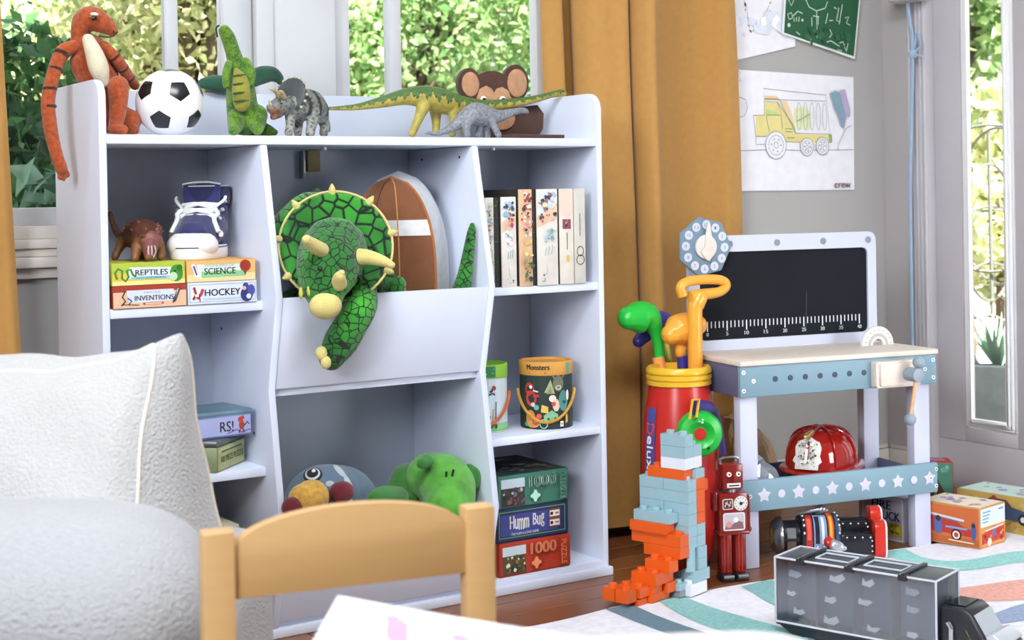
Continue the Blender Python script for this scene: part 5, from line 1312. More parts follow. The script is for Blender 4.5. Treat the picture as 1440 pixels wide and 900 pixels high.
# ================================================================ toy workbench
a = -.201
bn = thing('toy_workbench', 'blue and lavender wooden toy workbench with blackboard and vise', 'toy workbench', (1.417, -.168, 0), a)
LAV = mat('#c6c8dc', 'paint'); BLUE = mat('#7a98a6', 'paint', rough=.5); NAV = mat('#5d5f7e', 'paint'); BEECH = mat('#dccfc2', 'wood', var=.07); GRY = mat('#8d9aa6', 'paint')
BW_, BD = .543, .25
def bx(name, x0, x1, y0, y1, z0, z1, m, bev=.003, par=None): return MB().box(x0, x1, y0, y1, z0, z1).build(name, m, par or bn, bevel=bev)
for x0 in (.006, .486):
    for y0 in (.014, BD - .03): bx('leg', x0, x0 + .046, y0, y0 + .03, 0, .469, LAV)
ap = bx('front_apron', 0, BW_, 0, .014, .397, .469, BLUE)
bx('side_apron', .0, .012, .014, BD, .397, .469, NAV); bx('side_apron', BW_ - .012, BW_, .014, BD, .397, .469, NAV); bx('rear_apron', .012, BW_ - .012, BD - .01, BD, .40, .469, NAV)
bx('tabletop', -.002, BW_ + .004, -.004, BD + .006, .469, .481, BEECH, .002)
lo = bx('front_board', -.004, BW_, 0, .013, .134, .206, BLUE)
bx('shelf_side', .012, .022, .044, BD - .03, .134, .185, NAV); bx('shelf_side', BW_ - .02, BW_ - .01, .044, BD - .03, .134, .185, NAV); bx('shelf_back', .012, BW_ - .012, BD, BD + .01, .134, .190, NAV)
bx('shelf', .014, BW_ - .012, .016, BD, .136, .144, LAV, .001)
SCR = mat('#e6e8ec', 'metal', metal=.5)
def screw(par, x, z, y=0): MB().cyl((x, y, z), (x, y - .002, z), .0048, n=14).build('screw', SCR, par); MB().cyl((x, y - .002, z), (x, y - .0026, z), .002, n=8).build('screw_slot', mat('#3c3f48', 'metal'), par)
for x, z in ((.008, .455), (.008, .413), (.034, .434), (BW_ - .010, .455), (BW_ - .010, .413), (BW_ - .034, .434)): screw(ap, x, z)
for x, z in ((.02, .170), (BW_ - .022, .170), (BW_ - .006, .19), (BW_ - .006, .15)): screw(lo, x, z)
for i in range(7): MB().lathe([(.0068, 0), (.0068, .0012), (.0052, .0014)], 16, (.092 + .0405 * i, 0, .436), axis=(0, -1, 0)).build('peg_hole', mat('#2f3d4a', 'paint'), ap)
WHT = mat('#e4e2ee', 'paint')
p = Print((0, 0, 0), X, Z)
for i in range(6): p.star(.058 + .092 * i, .170, .0185, '#c9c6d4', .55)
for i in range(5): p.disc(.104 + .092 * i, .170, .0095, '#c9c6d4')
o = p.build(lo, 'star_print')
# blackboard panel with four holes along the top
yb = BD - .012
fw = MB(); W0, W1_, H0, H1 = .0, BW_, .470, .762
outer = rrect(W0, W1_, H0, H1, .022, 5); inner = rrect(W0 + .03, W1_ - .026, H0 + .036, H1 - .040, .015, 5)
k = len(outer); vs = [(x, yb, z) for x, z in outer] + [(x, yb, z) for x, z in inner] + [(x, yb + .014, z) for x, z in outer] + [(x, yb + .014, z) for x, z in inner]; fs = []
for i in range(k):
    j = (i + 1) % k
    fs += [(i, j, k + j, k + i), (2 * k + j, 2 * k + i, 3 * k + i, 3 * k + j), (j, i, 2 * k + i, 2 * k + j), (k + i, k + j, 3 * k + j, 3 * k + i)]
fw.add(vs, fs); fo_ = fw.build('board_frame', mat('#bfc3d4', 'paint'), bn, angle=30)
for i in range(4):
    x = W0 + .085 + .1375 * i * .98 + .03
    MB().lathe([(.0085, 0), (.0085, .0012), (.0062, .0015)], 18, (x, yb, H1 - .021), axis=(0, -1, 0)).build('frame_hole', mat('#7d7f8c', 'paint'), fo_)
bb_ = MB().prism(inner, (0, yb + .010, 0), X, Z, .004).build('blackboard', mat('#171a20', 'wall', rough=.8, var=.12, vs=8, spec=.2), bn, smooth=False)
p = Print((W0 + .03, yb + .006, H0 + .036), X, Z)
IW = BW_ - .056
for i in range(41):
    u = .022 + (IW - .05) * i / 40; big = i % 5 == 0
    p.rect(u - (.0016 if big else .0013), u + (.0016 if big else .0013), .030 if not big else .022, .046, '#e6e8ee')
    if big: p.text(str(i), u - (.003 if i < 10 else .006), u + (.003 if i < 10 else .006), .010, .019, '#e6e8ee', bold=.0003)
p.line([(.30, .02), (.303, .11)], .0006, '#6a7078')
p.build(bb_, 'ruler_print')
# routed marks on the tabletop
p = Print((0, 0, .481), X, Y)
for x in (.05, .12, .19): p.line([(x, .05), (x + .03, .045)], .004, '#c8a884'); p.line([(x + .02, .09), (x + .06, .085)], .005, '#d9c2a4'); p.disc(x + .06, .05, .006, '#f0e0cc', .004)
p.build(bn, 'routed_marks')
# vise
vs_ = MB().prism(rrect(.355, .480, .399, .461, .006), (0, -.0, 0), X, Z, .022).build('vise_jaw', BEECH, bn, bevel=.002)
MB().prism(rrect(.364, .470, .404, .456, .004), (0, -.022, 0), X, Z, .006).build('jaw_plate', BEECH, vs_, bevel=.002)
MB().cyl((.440, -.028, .430), (.440, -.070, .430), .0165, n=28).build('vise_screw', GRY, bn, bevel=.002)
dv = Vector((-.20, 0, -1)).normalized(); c_ = Vector((.441, -.060, .430))
MB().cyl(c_ - dv * .028, c_ + dv * .10, .0048, n=12).build('vise_bar', mat('#d4a982', 'wood'), bn)
for q in (c_ - dv * .030, c_ + dv * .105): MB().sphere(q, .0145, n=20).build('bar_knob', GRY, bn)

# toy clock hung on the board corner
ck = thing('toy_clock', 'blue heptagonal toy clock dial hung at the corner of the workbench board', 'toy clock', (1.497, .049, .737), a)
ck.scale = (1.13, 1, 1.13)
hep = [(.066 * math.cos(R(90 + 12 + 360 / 7 * i)), .066 * math.sin(R(90 + 12 + 360 / 7 * i))) for i in range(7)]
MB().prism(hep, (0, 0, 0), X, Z, .010).build('dial', mat('#70889a', 'paint'), ck, bevel=.003)
p = Print((0, -.010, 0), X, Z)
for i in range(12):
    t_ = R(90 - 30 * (i + 1) - 3); u, v = .0475 * math.cos(t_), .0475 * math.sin(t_); s_ = str(i + 1)
    p.disc(u, v, .0098, '#c6cad8'); p.text(s_, u - (.0022 if i < 9 else .0045), u + (.0022 if i < 9 else .0045), v - .0035, v + .0035, '#5f688a')
p.build(ck, 'numerals')
MB().cyl((0, -.010, 0), (0, -.018, 0), .026, n=30).build('hub', mat('#d9d0cc', 'wood', var=.05), ck, bevel=.002)
MB().prism([(-.006, .0), (-.016, -.010), (-.004, -.026), (.004, -.031), (.012, -.022), (.014, -.004), (.012, .022), (.008, .050), (.003, .050), (-.002, .03)], (0, -.018, 0), X, Z, .004).build('hand', BEECH, ck, bevel=.001)
# protractor block
pr = thing('toy_protractor', 'white wooden protractor arch standing on the workbench top', 'toy protractor', (1.417 + .98 * .478 + .2 * .155, -.168 - .2 * .478 + .98 * .155, .481), a)
ar_ = [(.046 * math.cos(R(t_)), .046 * math.sin(R(t_)) * 1.02) for t_ in range(0, 181, 10)] + [(.016 * math.cos(R(t_)), .016 * math.sin(R(t_))) for t_ in range(180, -1, -15)]
MB().prism(ar_, (0, 0, 0), X, Z, .012).build('arch', mat('#e9e6e6', 'wood', var=.03), pr, bevel=.001)
p = Print((0, -.012, 0), X, Z)
p.line([(.026 * math.cos(R(t_)), .026 * math.sin(R(t_))) for t_ in range(0, 181, 10)], .008, '#b9b3ac')
for t_ in range(8, 180, 20): p.line([(.036 * math.cos(R(t_)), .036 * math.sin(R(t_))), (.041 * math.cos(R(t_)), .041 * math.sin(R(t_)))], .003, '#a89a8a')
p.build(pr)
# fire helmet on the shelf
he = thing('fire_helmet', 'shiny red toy fire helmet with white badge on the workbench shelf', 'helmet', (1.417 + .98 * .295 + .2 * .125, -.168 - .2 * .295 + .98 * .125, .192), R(28))
he.scale = (1.13, 1.13, .90)
RED = mat('#96150f', 'gloss', rough=.12, coat=.6)
hs = MB(); rs = []
for z, k in ((.012, 1.0), (.03, 1.0), (.055, .965), (.075, .89), (.090, .77), (.102, .58), (.109, .34), (.111, .1)):
    rs.append([(.098 * k * math.cos(t_), .074 * k * math.sin(t_), z) for t_ in [2 * math.pi * i / 48 for i in range(48)]])
hs.rings(rs); hs.build('shell', RED, he)
br_ = MB(); rs = []
for k, z in ((.9, .014), (1.0, .015), (1.12, .011), (1.18, .007), (1.18, .004), (1.0, .008), (.9, .01)):
    rs.append([((.098 * k * math.cos(t_) + (.05 * max(0, math.cos(t_)) ** 2 if k > 1.05 else 0)), .074 * k * math.sin(t_), z) for t_ in [2 * math.pi * i / 48 for i in range(48)]])
br_.rings(rs, closed=True); br_.build('brim', RED, he)
for t_ in (0, 45, 90, 135, 180, -45, -90, -135):
    pts = [(.0985 * k * math.cos(R(t_)), .0745 * k * math.sin(R(t_)), z + .0008) for z, k in ((.02, 1.0), (.04, .995), (.06, .96), (.078, .885), (.093, .77), (.105, .56), (.112, .3), (.114, .05))]
    MB().tube(catmull(pts, 3), .0028, 8).build('rib', RED, he)
MB().chain([(-.11, 0, .106, .004), (-.085, 0, .108, .006), (-.06, 0, .112, .004)], 3, 8).build('eagle_crest', mat('#c9a24a', 'metal', metal=.7), he)
bdg = [(x_ * 1.05, y__ * 1.22) for x_, y__ in [(0, .07), (.012, .062), (.022, .058), (.027, .045), (.025, .028), (.030, .016), (.024, .010), (.024, -.002), (-.024, -.002), (-.024, .010), (-.030, .016), (-.025, .028), (-.027, .045), (-.022, .058), (-.012, .062)]]
nv = Vector((-.93, -.05, .30)).normalized(); ux = Vector((0, -1, 0)); uy = nv.cross(ux)
o_ = Vector((-.103, 0, .020))
bg_ = MB().prism(bdg, o_, ux, uy, .003).build('badge', mat('#d8d4cc', 'paint', var=.2, vs=200), he, bevel=.001)
p = Print(o_ + nv * .003, ux, uy); p.scatter(-.022, .022, .004, .074, ['#3a3a3c', '#8a8a88', '#5a5856', '#f0eee8'], 80, .0034, 3); p.line([(0, .014), (0, .05)], .006, '#e8e4dc'); p.build(bg_)
# clear plastic wrap and paper bag on and behind the shelf
pw = thing('plastic_wrap', 'crumpled clear plastic packaging on the workbench shelf behind the leg', 'packaging', (1.417 + .98 * .085 + .2 * .09, -.168 - .2 * .085 + .98 * .09, .144), a)
pw.scale = (1.25, 1.1, 1.7)
rn = random.Random(4); q = MB(); q.sphere((0, 0, .028), .04, (1.2, 1.0, .7), 14); q.v = [(x + rn.uniform(-.008, .008), y_ + rn.uniform(-.008, .008), max(.001, z + rn.uniform(-.008, .008))) for x, y_, z in q.v]
q.build('film', mat('#b4bac6', 'gloss', rough=.1, metal=.55), pw, smooth=False)
pb = thing('paper_bag', 'crumpled kraft paper bag standing against the wall behind the workbench', 'paper bag', (1.905, .33, 0), R(-8))
pb.scale = (.8, .8, .8)
q = MB(); rs = []
rn = random.Random(14)
for z, k in ((0, 1), (.08, 1.03), (.16, .97), (.22, .88), (.27, .62), (.30, .45), (.32, .5)):
    rs.append([(.095 * k * (abs(math.cos(t_)) ** .5) * (1 if math.cos(t_) > 0 else -1) + rn.uniform(-.008, .008) - .06 * (z / .3) ** 2, .05 * k * (abs(math.sin(t_)) ** .5) * (1 if math.sin(t_) > 0 else -1) + rn.uniform(-.006, .006), z + rn.uniform(-.006, .006) if z else 0) for t_ in [2 * math.pi * i / 24 for i in range(24)]])
q.rings(rs); q.build('bag', mat('#b99a78', 'paper', var=.15), pb, smooth=False)

# ================================================================ rug
ZR = .008
rg = thing('rug', 'white play rug with teal, coral and slate stripes', 'rug', (1.4, -.9, 0))
pts = []
n = 60
for i in range(n + 1):
    x = .62 + (2.545 - .62) * i / n
    e = -.262 - .012 * math.sin(x * 5.2) + .010 * math.sin(x * 11 + 1)
    if x > 1.75: e += .0
    pts.append((x, e))
v = []; f = []
m_ = 26
for i, (x, e) in enumerate(pts):
    for j in range(m_ + 1):
        y_ = e + (-1.9 - e) * j / m_
        z = ZR + .0022 * math.sin(x * 9 + y_ * 4) + .0018 * math.sin(x * 17 - y_ * 13)
        v.append((x - 1.4, y_ + .9, z))
for i in range(n):
    for j in range(m_): f.append((i * (m_ + 1) + j, i * (m_ + 1) + j + 1, (i + 1) * (m_ + 1) + j + 1, (i + 1) * (m_ + 1) + j))
me = bpy.data.meshes.new('pile'); me.from_pydata(v, [], f)
bm = bmesh.new(); bm.from_mesh(me); bmesh.ops.recalc_face_normals(bm, faces=bm.faces); bmesh.ops.solidify(bm, geom=bm.faces[:], thickness=.005); bm.to_mesh(me); bm.free()
link('pile', me, mat('#e6e4ec', 'fabric', bump=.4, bs=500), rg)
def rz_(x, y_): return ZR + .0022 * math.sin(x * 9 + y_ * 4) + .0018 * math.sin(x * 17 - y_ * 13) + .0012
def stripe(left, right, c):
    L = catmull(left, 8); Rr = catmull(right, 8); q = MB(); N_ = 6
    vs = []; fs = []
    for a_, b_ in zip(L, Rr):
        for k in range(N_ + 1):
            p_ = a_ + (b_ - a_) * k / N_; vs.append((p_[0] - 1.4, p_[1] + .9, rz_(p_[0], p_[1])))
    for i in range(len(L) - 1):
        for k in range(N_): fs.append((i * (N_ + 1) + k, (i + 1) * (N_ + 1) + k, (i + 1) * (N_ + 1) + k + 1, i * (N_ + 1) + k + 1))
    q.add(vs, fs).build('stripe', mat(c, 'fabric', var=.22, vs=120, bump=.4), rg)
stripe([(.955, -.262), (.950, -.36), (.955, -.48), (.96, -.62)], [(1.018, -.268), (1.012, -.36), (1.018, -.48), (1.03, -.62)], '#4d7388')
stripe([(1.085, -.268), (1.055, -.40), (1.050, -.52), (1.07, -.66)], [(1.155, -.272), (1.145, -.40), (1.150, -.54), (1.17, -.66)], '#7fc0bd')
stripe([(1.305, -.285), (1.29, -.34), (1.26, -.43), (1.24, -.60)], [(1.402, -.278), (1.37, -.34), (1.33, -.42), (1.30, -.60)], '#74b3b4')
stripe([(1.76, -.262), (1.74, -.36), (1.75, -.45), (1.83, -.50), (1.96, -.52), (2.10, -.62)], [(1.845, -.262), (1.815, -.34), (1.83, -.40), (1.90, -.43), (2.05, -.44), (2.20, -.52)], '#84cfc6')
stripe([(1.46, -.56), (1.58, -.63), (1.70, -.72), (1.80, -.82)], [(1.56, -.52), (1.67, -.57), (1.82, -.62), (1.95, -.70)], '#e9a08e')
stripe([(1.42, -.72), (1.50, -.78), (1.59, -.81), (1.70, -.90)], [(1.48, -.70), (1.56, -.735), (1.68, -.735), (1.80, -.80)], '#8a9fc0')
stripe([(2.18, -.38), (2.26, -.44), (2.4, -.46)], [(2.22, -.35), (2.30, -.39), (2.42, -.41)], '#e9a08e')

# ================================================================ golf set
gb = thing('toy_golf_bag', 'red toy golf bag with yellow rim, green wheel and Deluxe label', 'toy golf bag', (1.368, -.008, 0))
GC = Vector((1.368, -.008, 0))
RD = mat('#c2261e', 'plastic', rough=.3); YL = mat('#e6b52e', 'plastic', rough=.3); OR = mat('#f0a63a', 'plastic', rough=.28); GRN = mat('#1fb53c', 'plastic', rough=.3); PUR = mat('#3d3188', 'plastic', rough=.35)
MB().lathe([(.055, 0), (.075, .02), (.088, .10), (.092, .20), (.090, .28), (.084, .35), (.074, .40), (.070, .425)], 40).build('body', RD, gb)
MB().lathe([(.072, .418), (.076, .420), (.076, .428), (.073, .430), (.077, .434), (.077, .442), (.073, .444), (.077, .448), (.077, .456), (.072, .462), (.064, .462), (.064, .42)], 40).build('rim', YL, gb)
# carry handle
q = MB().chain(D['hand_post'], 4, 14); o = q.build('handle_post', OR, gb, world=True)
MB().tube([p_[:3] for p_ in catmull(D['hand_loop'], 4)], [p_[3] for p_ in catmull(D['hand_loop'], 4)], 12, closed=False).build('handle_loop', OR, gb, world=True)
# Deluxe label down the side
toc3 = math.atan2(-2.72 - GC.y, -.86 - GC.x)
PR = [(0, .055), (.02, .075), (.10, .088), (.20, .092), (.28, .090), (.35, .084), (.40, .074), (.425, .070)]
def gbend(u, v, hh):
    r = np.interp(v, [k[0] for k in PR], [k[1] for k in PR]) + hh + .0006; a_ = toc3 + (u / .09)
    return Vector((r * math.cos(a_), r * math.sin(a_), v))
p = Print((0, 0, 0), X, Z, bend=gbend)
u0, u1 = -.094, -.062
for i in range(16):
    v0 = .10 + .27 * i / 16; p.rect(u0, u1, v0, v0 + .27 / 16, '#4b4a8c')
p.text('eluxe', u0 + .007, u1 - .005, .205, .305, '#f0eee8', rot=-90, bold=.0008); p.text('D', u0 + .004, u1 - .004, .308, .335, '#d8442a', rot=-90, bold=.001)
p.build(gb, 'label_print')
# green wheel on the flank, strap and buckle
rc = Vector(D['g_ring'][0][:3]); rr_ = D['g_ring'][0][3]
nrm = (Vector((-.8635, -2.7236, rc.z)) - rc).normalized()
nrm = (nrm + Vector((.25, 0, 0))).normalized()
MB().lathe([(.017, -.012), (rr_ * .98, -.012), (rr_, .0), (rr_ * .9, .012), (rr_ * .6, .017), (.022, .012), (.017, .006)], 40, rc, nrm).build('wheel', GRN, gb, world=True)
MB().lathe([(.001, .010), (.014, .008), (.016, -.01)], 24, rc, nrm).build('wheel_hub', RD, gb, world=True)
ux = Z.cross(nrm).normalized(); uy = nrm.cross(ux)
p = Print(rc + nrm * .016, ux, uy)
for u, v, w_ in ((-.004, .031, .004), (.004, .034, .004), (.003, .028, .005)): p.rect(u - w_ / 2, u + w_ / 2, v - .002, v + .002, '#dff0e0')
p.poly([(.012, -.03), (.018, -.026), (.02, -.032), (.014, -.036)], '#123a1c'); p.build(gb, 'wheel_mark', world=True)
S = [Vector(k[:3]) for k in D['g_strap']]
MB().tube(catmull([tuple(k) for k in S], 5), .017, 8, flat=(1, .2)).build('strap', PUR, gb, world=True)
b0 = S[0] - nrm * -.012; 
bk2 = MB(); d1 = (S[1] - S[0]).normalized(); d2 = nrm.cross(d1).normalized()
def bpt(u, v): return b0 + d1 * u + d2 * v
bk2.tube([bpt(-.015, -.021), bpt(.015, -.021), bpt(.015, .021), bpt(-.015, .021)], .0036, 8, closed=True); bk2.build('buckle', YL, gb, world=True)
# clubs
def club(label, head, neck, hm, sm, extra=None):
    base = D[neck][-1]; t = thing('toy_golf_club', label, 'toy golf club', (base[0], base[1], .06), 0, 'toy golf clubs in the red bag')
    b = MB().chain(D[head]); 
    if extra: b.chain(D[extra])
    blob('club_head', b, hm, t, .003, 4)
    q = D[neck]; bot = (GC.x + (q[-1][0] - GC.x) * .4, GC.y + (q[-1][1] - GC.y) * .4, .065)
    MB().tube([q[0][:3], q[1][:3], bot], [q[0][3], q[1][3], q[1][3] * .6], 14).build('shaft', sm, t, world=True)
    d = (Vector(q[1][:3]) - Vector(q[0][:3])).normalized()
    for k in range(4):
        c_ = Vector(q[0][:3]) + d * (.006 + .007 * k); MB().cyl(c_, c_ + d * .003, q[0][3] * 1.07, n=14).build('grip_ring', sm, t, world=True)
club('bright green toy golf club leaning left out of the red bag', 'gclub_head', 'gclub_sock', GRN, mat('#f0a05a', 'plastic'))
club('orange toy golf club with purple shaft in the red bag', 'oclub_head', 'oclub_sock', OR, PUR, 'oclub_neck')
club('purple toy golf club with yellow shaft, rearmost in the red bag', 'pclub_head', 'pclub_shaft', PUR, mat('#d6c53a', 'plastic'))

# ================================================================ block animal
ANG = math.atan2(.2745, .962)           # its wide side runs front to back
lg = thing('block_animal', 'animal built of pale blue and orange toy bricks beside the golf bag', 'toy', (1.163, -.282, ZR + .002), ANG)
LB = mat('#97b7c1', 'plastic', rough=.35); LO = mat('#e25c1a', 'plastic', rough=.3); LW = mat('#dfe2ea', 'plastic'); LG = mat('#8a9098', 'plastic')
PI_, HB = .0320, .0245
_bm = {}
def brick(x, y_, z, nx, ny, m, h=1.0, studs=True, round_=False):
    """x, y in stud pitches, z in brick heights; body with round studs on top"""
    key = (nx, ny, h, studs, round_, m.name)
    if key not in _bm:
        q = MB(); g_ = .0004
        if round_: q.lathe([(PI_ * .48, 0), (PI_ * .48, HB * h)], 20, (PI_ * .5, PI_ * .5, 0))
        else: q.box(g_, nx * PI_ - g_, g_, ny * PI_ - g_, 0, HB * h - .0005)
        if studs:
            for i in range(nx):
                for j in range(ny): q.lathe([(PI_ * .28, HB * h - .001), (PI_ * .28, HB * h + .006), (PI_ * .25, HB * h + .007)], 14, ((i + .5) * PI_, (j + .5) * PI_, 0))
        me = q.mesh('brick'); me.materials.append(m); me.shade_smooth(); me.set_sharp_from_angle(angle=R(40)); _bm[key] = me
    o = bpy.data.objects.new('brick', _bm[key]); C.objects.link(o); o.parent = lg
    o.location = (x * PI_, y_ * PI_, z * HB)
# local x: narrow (right face), local -y: towards the viewer along the wide face; near corner at (0, 0)
# stand
brick(-.2, -.2, 0, 2, 1, LW, 1); brick(.3, -.1, 1, 2, 1, LB, 1); brick(.3, .9, 0, 2, 2, LB, 1); brick(.3, .9, 1, 2, 2, LB, 1); brick(.3, 2.9, 0, 2, 1, LW, 1)
brick(-.8, .2, 0, 1, 2, LG, .6, False); brick(-.9, .2, .6, 1, 1, LB, .6); 
brick(.0, -.1, 2, 1, 1, LB, 1, True, True); brick(.3, .9, 2, 2, 2, LB, 1); brick(1, -.1, 2, 1, 1, LB, 1); brick(.3, .9, 3, 2, 2, LB, 1); brick(0, -.1, 3, 1, 1, LB, 1, True, True); brick(1, -.1, 3, 1, 1, LB, 1)
# orange hip and steps of the tail towards the left
brick(-1.0, 0, 3.4, 1, 3, LO); brick(-1.0, 0, 4.4, 1, 4, LO); brick(-1.2, 1, 5.4, 1, 3, LO, .9)
brick(-2.0, .2, 2.4, 2, 2, LO, 1); brick(-1.0, .2, 2.4, 1, 1, LO, 1); brick(-3.0, .6, 1.5, 2, 2, LO, 1); brick(-1.8, .5, .6, 1, 2, LO, .9, False); brick(-3.2, .8, .1, 2, 2, LO, .7, False); brick(-4.2, 1.0, .7, 2, 2, LO, .8); brick(-3.0, .8, .8, 1, 2, LO, .7, False)
brick(-5.3, 1.2, .5, 1, 1, LO, 1.1); brick(-5.3, 2.25, .5, 1, 1, LO, 1.1); brick(-4.3, 1.1, 0, 1, 2, LO, .6, False)
# body
for k in range(4, 10):
    brick(0, 0, k, 1, 2 if k % 2 else 4, LB, 1, k == 9)
    if k % 2: brick(0, 2, k, 1, 2, LB, 1, k == 9)
    if k in (4, 5): brick(1, 0, k, 1, 4, LB, 1, False)
    elif k in (6, 7): brick(1, 0, k, 1, 1, LO, 1, False); brick(1, 1, k, 1, 3, LB, 1, False)
    elif k in (8,): brick(1, 0, k, 1, 1, LO, 1, False); brick(1, 1, k, 1, 3, LB, 1, False)
    else: brick(1, 0, k, 1, 2, LO, 1, True); brick(1, 2, k, 1, 2, LB, 1, True)
brick(-1.0, .8, 6.3, 1, 3.4 if 0 else 3, LB, .9)
brick(2, .4, 8.6, 1, 1, LO, 1)
# neck and head
brick(0, .3, 10, 1, 3, LO, .9); brick(1, .0, 10, 1, 2, LB, .8)
brick(0, .2, 10.9, 1, 2, LW, 1, False); brick(1, .2, 10.9, 1, 2, LW, 1, False); brick(0, .2, 11.9, 1, 2, LB, 1); brick(1, .2, 11.9, 1, 2, LB, 1); brick(0, .2, 12.9, 1, 2, LB, 1); brick(1, 1.2, 12.9, 1, 1, LB, .6)
p = Print((2.3 * PI_, .2 * PI_, .3 * HB), Y, Z); p.ring(.018, .012, .004, .001, '#3f6a6a'); p.build(lg, 'maker_mark')

# ================================================================ red tin robot
rb = thing('tin_robot', 'standing dark red tin robot with dials on its chest', 'toy robot', (1.350, -.205, 0), R(-20))
RT = mat('#7c1c18', 'gloss', rough=.22, var=.1); CHR = mat('#c4c6ca', 'metal', metal=.9, rough=.2)
for x in (-.017, .017):
    l_ = MB().box(x - .013, x + .013, -.014, .014, .018, .108).build('leg', RT, rb, bevel=.003)
    for k in (-.006, .002): MB().box(x + k - .002, x + k + .002, -.0155, -.013, .022, .104).build('leg_flute', mat('#9a2c22', 'gloss'), l_, bevel=.0006)
    MB().box(x - .015, x + .015, -.026, .016, 0, .018).build('foot', mat('#22242a', 'gloss'), rb, bevel=.004)
    MB().cyl((x - .012, -.024, .012), (x + .012, -.024, .012), .005, n=12).build('toe_roller', CHR, rb)
tor = MB().box(-.034, .034, -.018, .018, .108, .198).build('torso', RT, rb, bevel=.004)
MB().box(-.037, .037, -.021, .020, .104, .112).build('belt', RT, rb, bevel=.003)
MB().box(-.046, -.035, -.012, .010, .158, .200).build('arm', RT, rb, bevel=.003); MB().box(.035, .042, -.012, .010, .112, .190).build('arm', RT, rb, bevel=.003); MB().sphere((.039, -.004, .112), .008, n=12).build('hand', RT, rb)
p = Print((0, -.018, .108), X, Z)
p.poly(rrect(-.026, .026, .006, .046, .005), '#d6d0cc'); p.poly(rrect(-.023, .023, .009, .043, .004), '#b9b2b8'); p.poly([(-.023, .009), (.023, .009), (.02, .024), (.008, .028), (-.004, .02), (-.015, .026)], '#7d5a60'); p.disc(-.012, .020, .007, '#c9897c'); p.disc(.004, .030, .006, '#e0dcd8')
p.disc(.016, .066, .0165, '#d9d4ce'); 
for i in range(12): p.disc(.016 + .013 * math.cos(R(30 * i)), .066 + .013 * math.sin(R(30 * i)), .0013, '#2a2224')
p.disc(.016, .066, .004, '#2a2224'); p.line([(.016, .066), (.024, .068)], .002, '#2a2224')
p.poly(rrect(-.028, -.003, .054, .078, .004), '#d0c0b4'); p.poly(rrect(-.026, -.005, .056, .076, .003), '#4a1a18'); p.line([(-.023, .06), (-.017, .072), (-.013, .060), (-.008, .072)], .003, '#c9b0a0'); p.line([(-.022, .070), (-.009, .062)], .002, '#c9b0a0')
p.build(tor, 'dial_print')
MB().cyl((0, 0, .198), (0, 0, .206), .012, n=16).build('neck', CHR, rb)
hd_ = MB().box(-.024, .024, -.018, .018, .205, .262).build('head', RT, rb, bevel=.004)
for x in (-.011, .011): MB().cyl((x, -.018, .240), (x, -.022, .240), .0052, n=14).build('eye', EYEW, hd_); MB().cyl((x, -.022, .240), (x, -.0228, .240), .0022, n=10).build('pupil', BLK, hd_)
MB().prism([(-.004, .0), (.004, .0), (.0015, .018), (-.0015, .018)], (0, -.018, .222), X, Z, .006).build('nose', RT, hd_, bevel=.001)
MB().box(-.016, .016, -.021, -.018, .210, .220).build('mouth', mat('#e2ded8', 'plastic'), hd_, bevel=.001); MB().box(-.012, .012, -.0216, -.021, .2135, .2165).build('mouth_slot', BLK, hd_)
MB().tube(catmull([(-.022, .006, .260), (-.018, .006, .272), (.018, .006, .272), (.022, .006, .260)], 4), .003, 8).build('head_handle', CHR, rb)

# ================================================================ black tin robot lying on its back
d_ = Vector((1.760 - 1.535, -.290 + .135, 0)); LR = d_.length
lr = thing('tin_robot', 'black tin robot with red feet lying under the workbench', 'toy robot', (1.535, -.135, .0), math.atan2(d_.y, d_.x))
BK = mat('#1c1d24', 'gloss', rough=.25, var=.05); RF = mat('#c22c1c', 'gloss', rough=.25)
zc = .060
MB().lathe([(.030, 0), (.044, .012), (.046, .022), (.040, .026)], 32, (0, 0, zc), (1, 0, 0)).build('head_dome', mat('#8d9096', 'metal', metal=.9, rough=.25), lr)
MB().lathe([(.008, -.002), (.018, -.001), (.028, .003)], 24, (0, 0, zc), (1, 0, 0)).build('antenna_cap', mat('#c9b84a', 'metal', metal=.5), lr)
MB().lathe([(.036, .026), (.036, .062)], 28, (0, 0, zc), (1, 0, 0)).build('head', BK, lr)
for t_ in (-35, 5, 150): MB().box(.032, .052, -.012, .012, .036, .039).build('visor', CHR, lr).rotation_euler = (0, 0, 0)
for o_, t_ in zip([o for o in lr.children if o.name.startswith('visor')], (70, 115, 200)):
    o_.location = (0, 0, zc); o_.rotation_euler = (R(t_ - 0), 0, 0)
tb = MB(); rs = []
for x, k in ((.062, .86), (.066, 1.0), (.150, 1.0), (.155, .95)):
    rs.append([(x, .048 * k * (abs(math.cos(t_)) ** .7) * (1 if math.cos(t_) >= 0 else -1), zc + .050 * k * (abs(math.sin(t_)) ** .7) * (1 if math.sin(t_) >= 0 else -1)) for t_ in [2 * math.pi * i / 36 for i in range(36)]])
tb.rings(rs); trs = tb.build('torso', BK, lr)
def tbend(u, v, hh):
    # u around the barrel from the viewer's side upward, v along the body
    t_ = R(-90) + u / .050 * 1.0 + R(40); c_, s_ = math.cos(t_), math.sin(t_)
    return Vector((v, (.048 + hh + .0006) * (abs(c_) ** .7) * (1 if c_ >= 0 else -1), zc + (.050 + hh + .0006) * (abs(s_) ** .7) * (1 if s_ >= 0 else -1)))
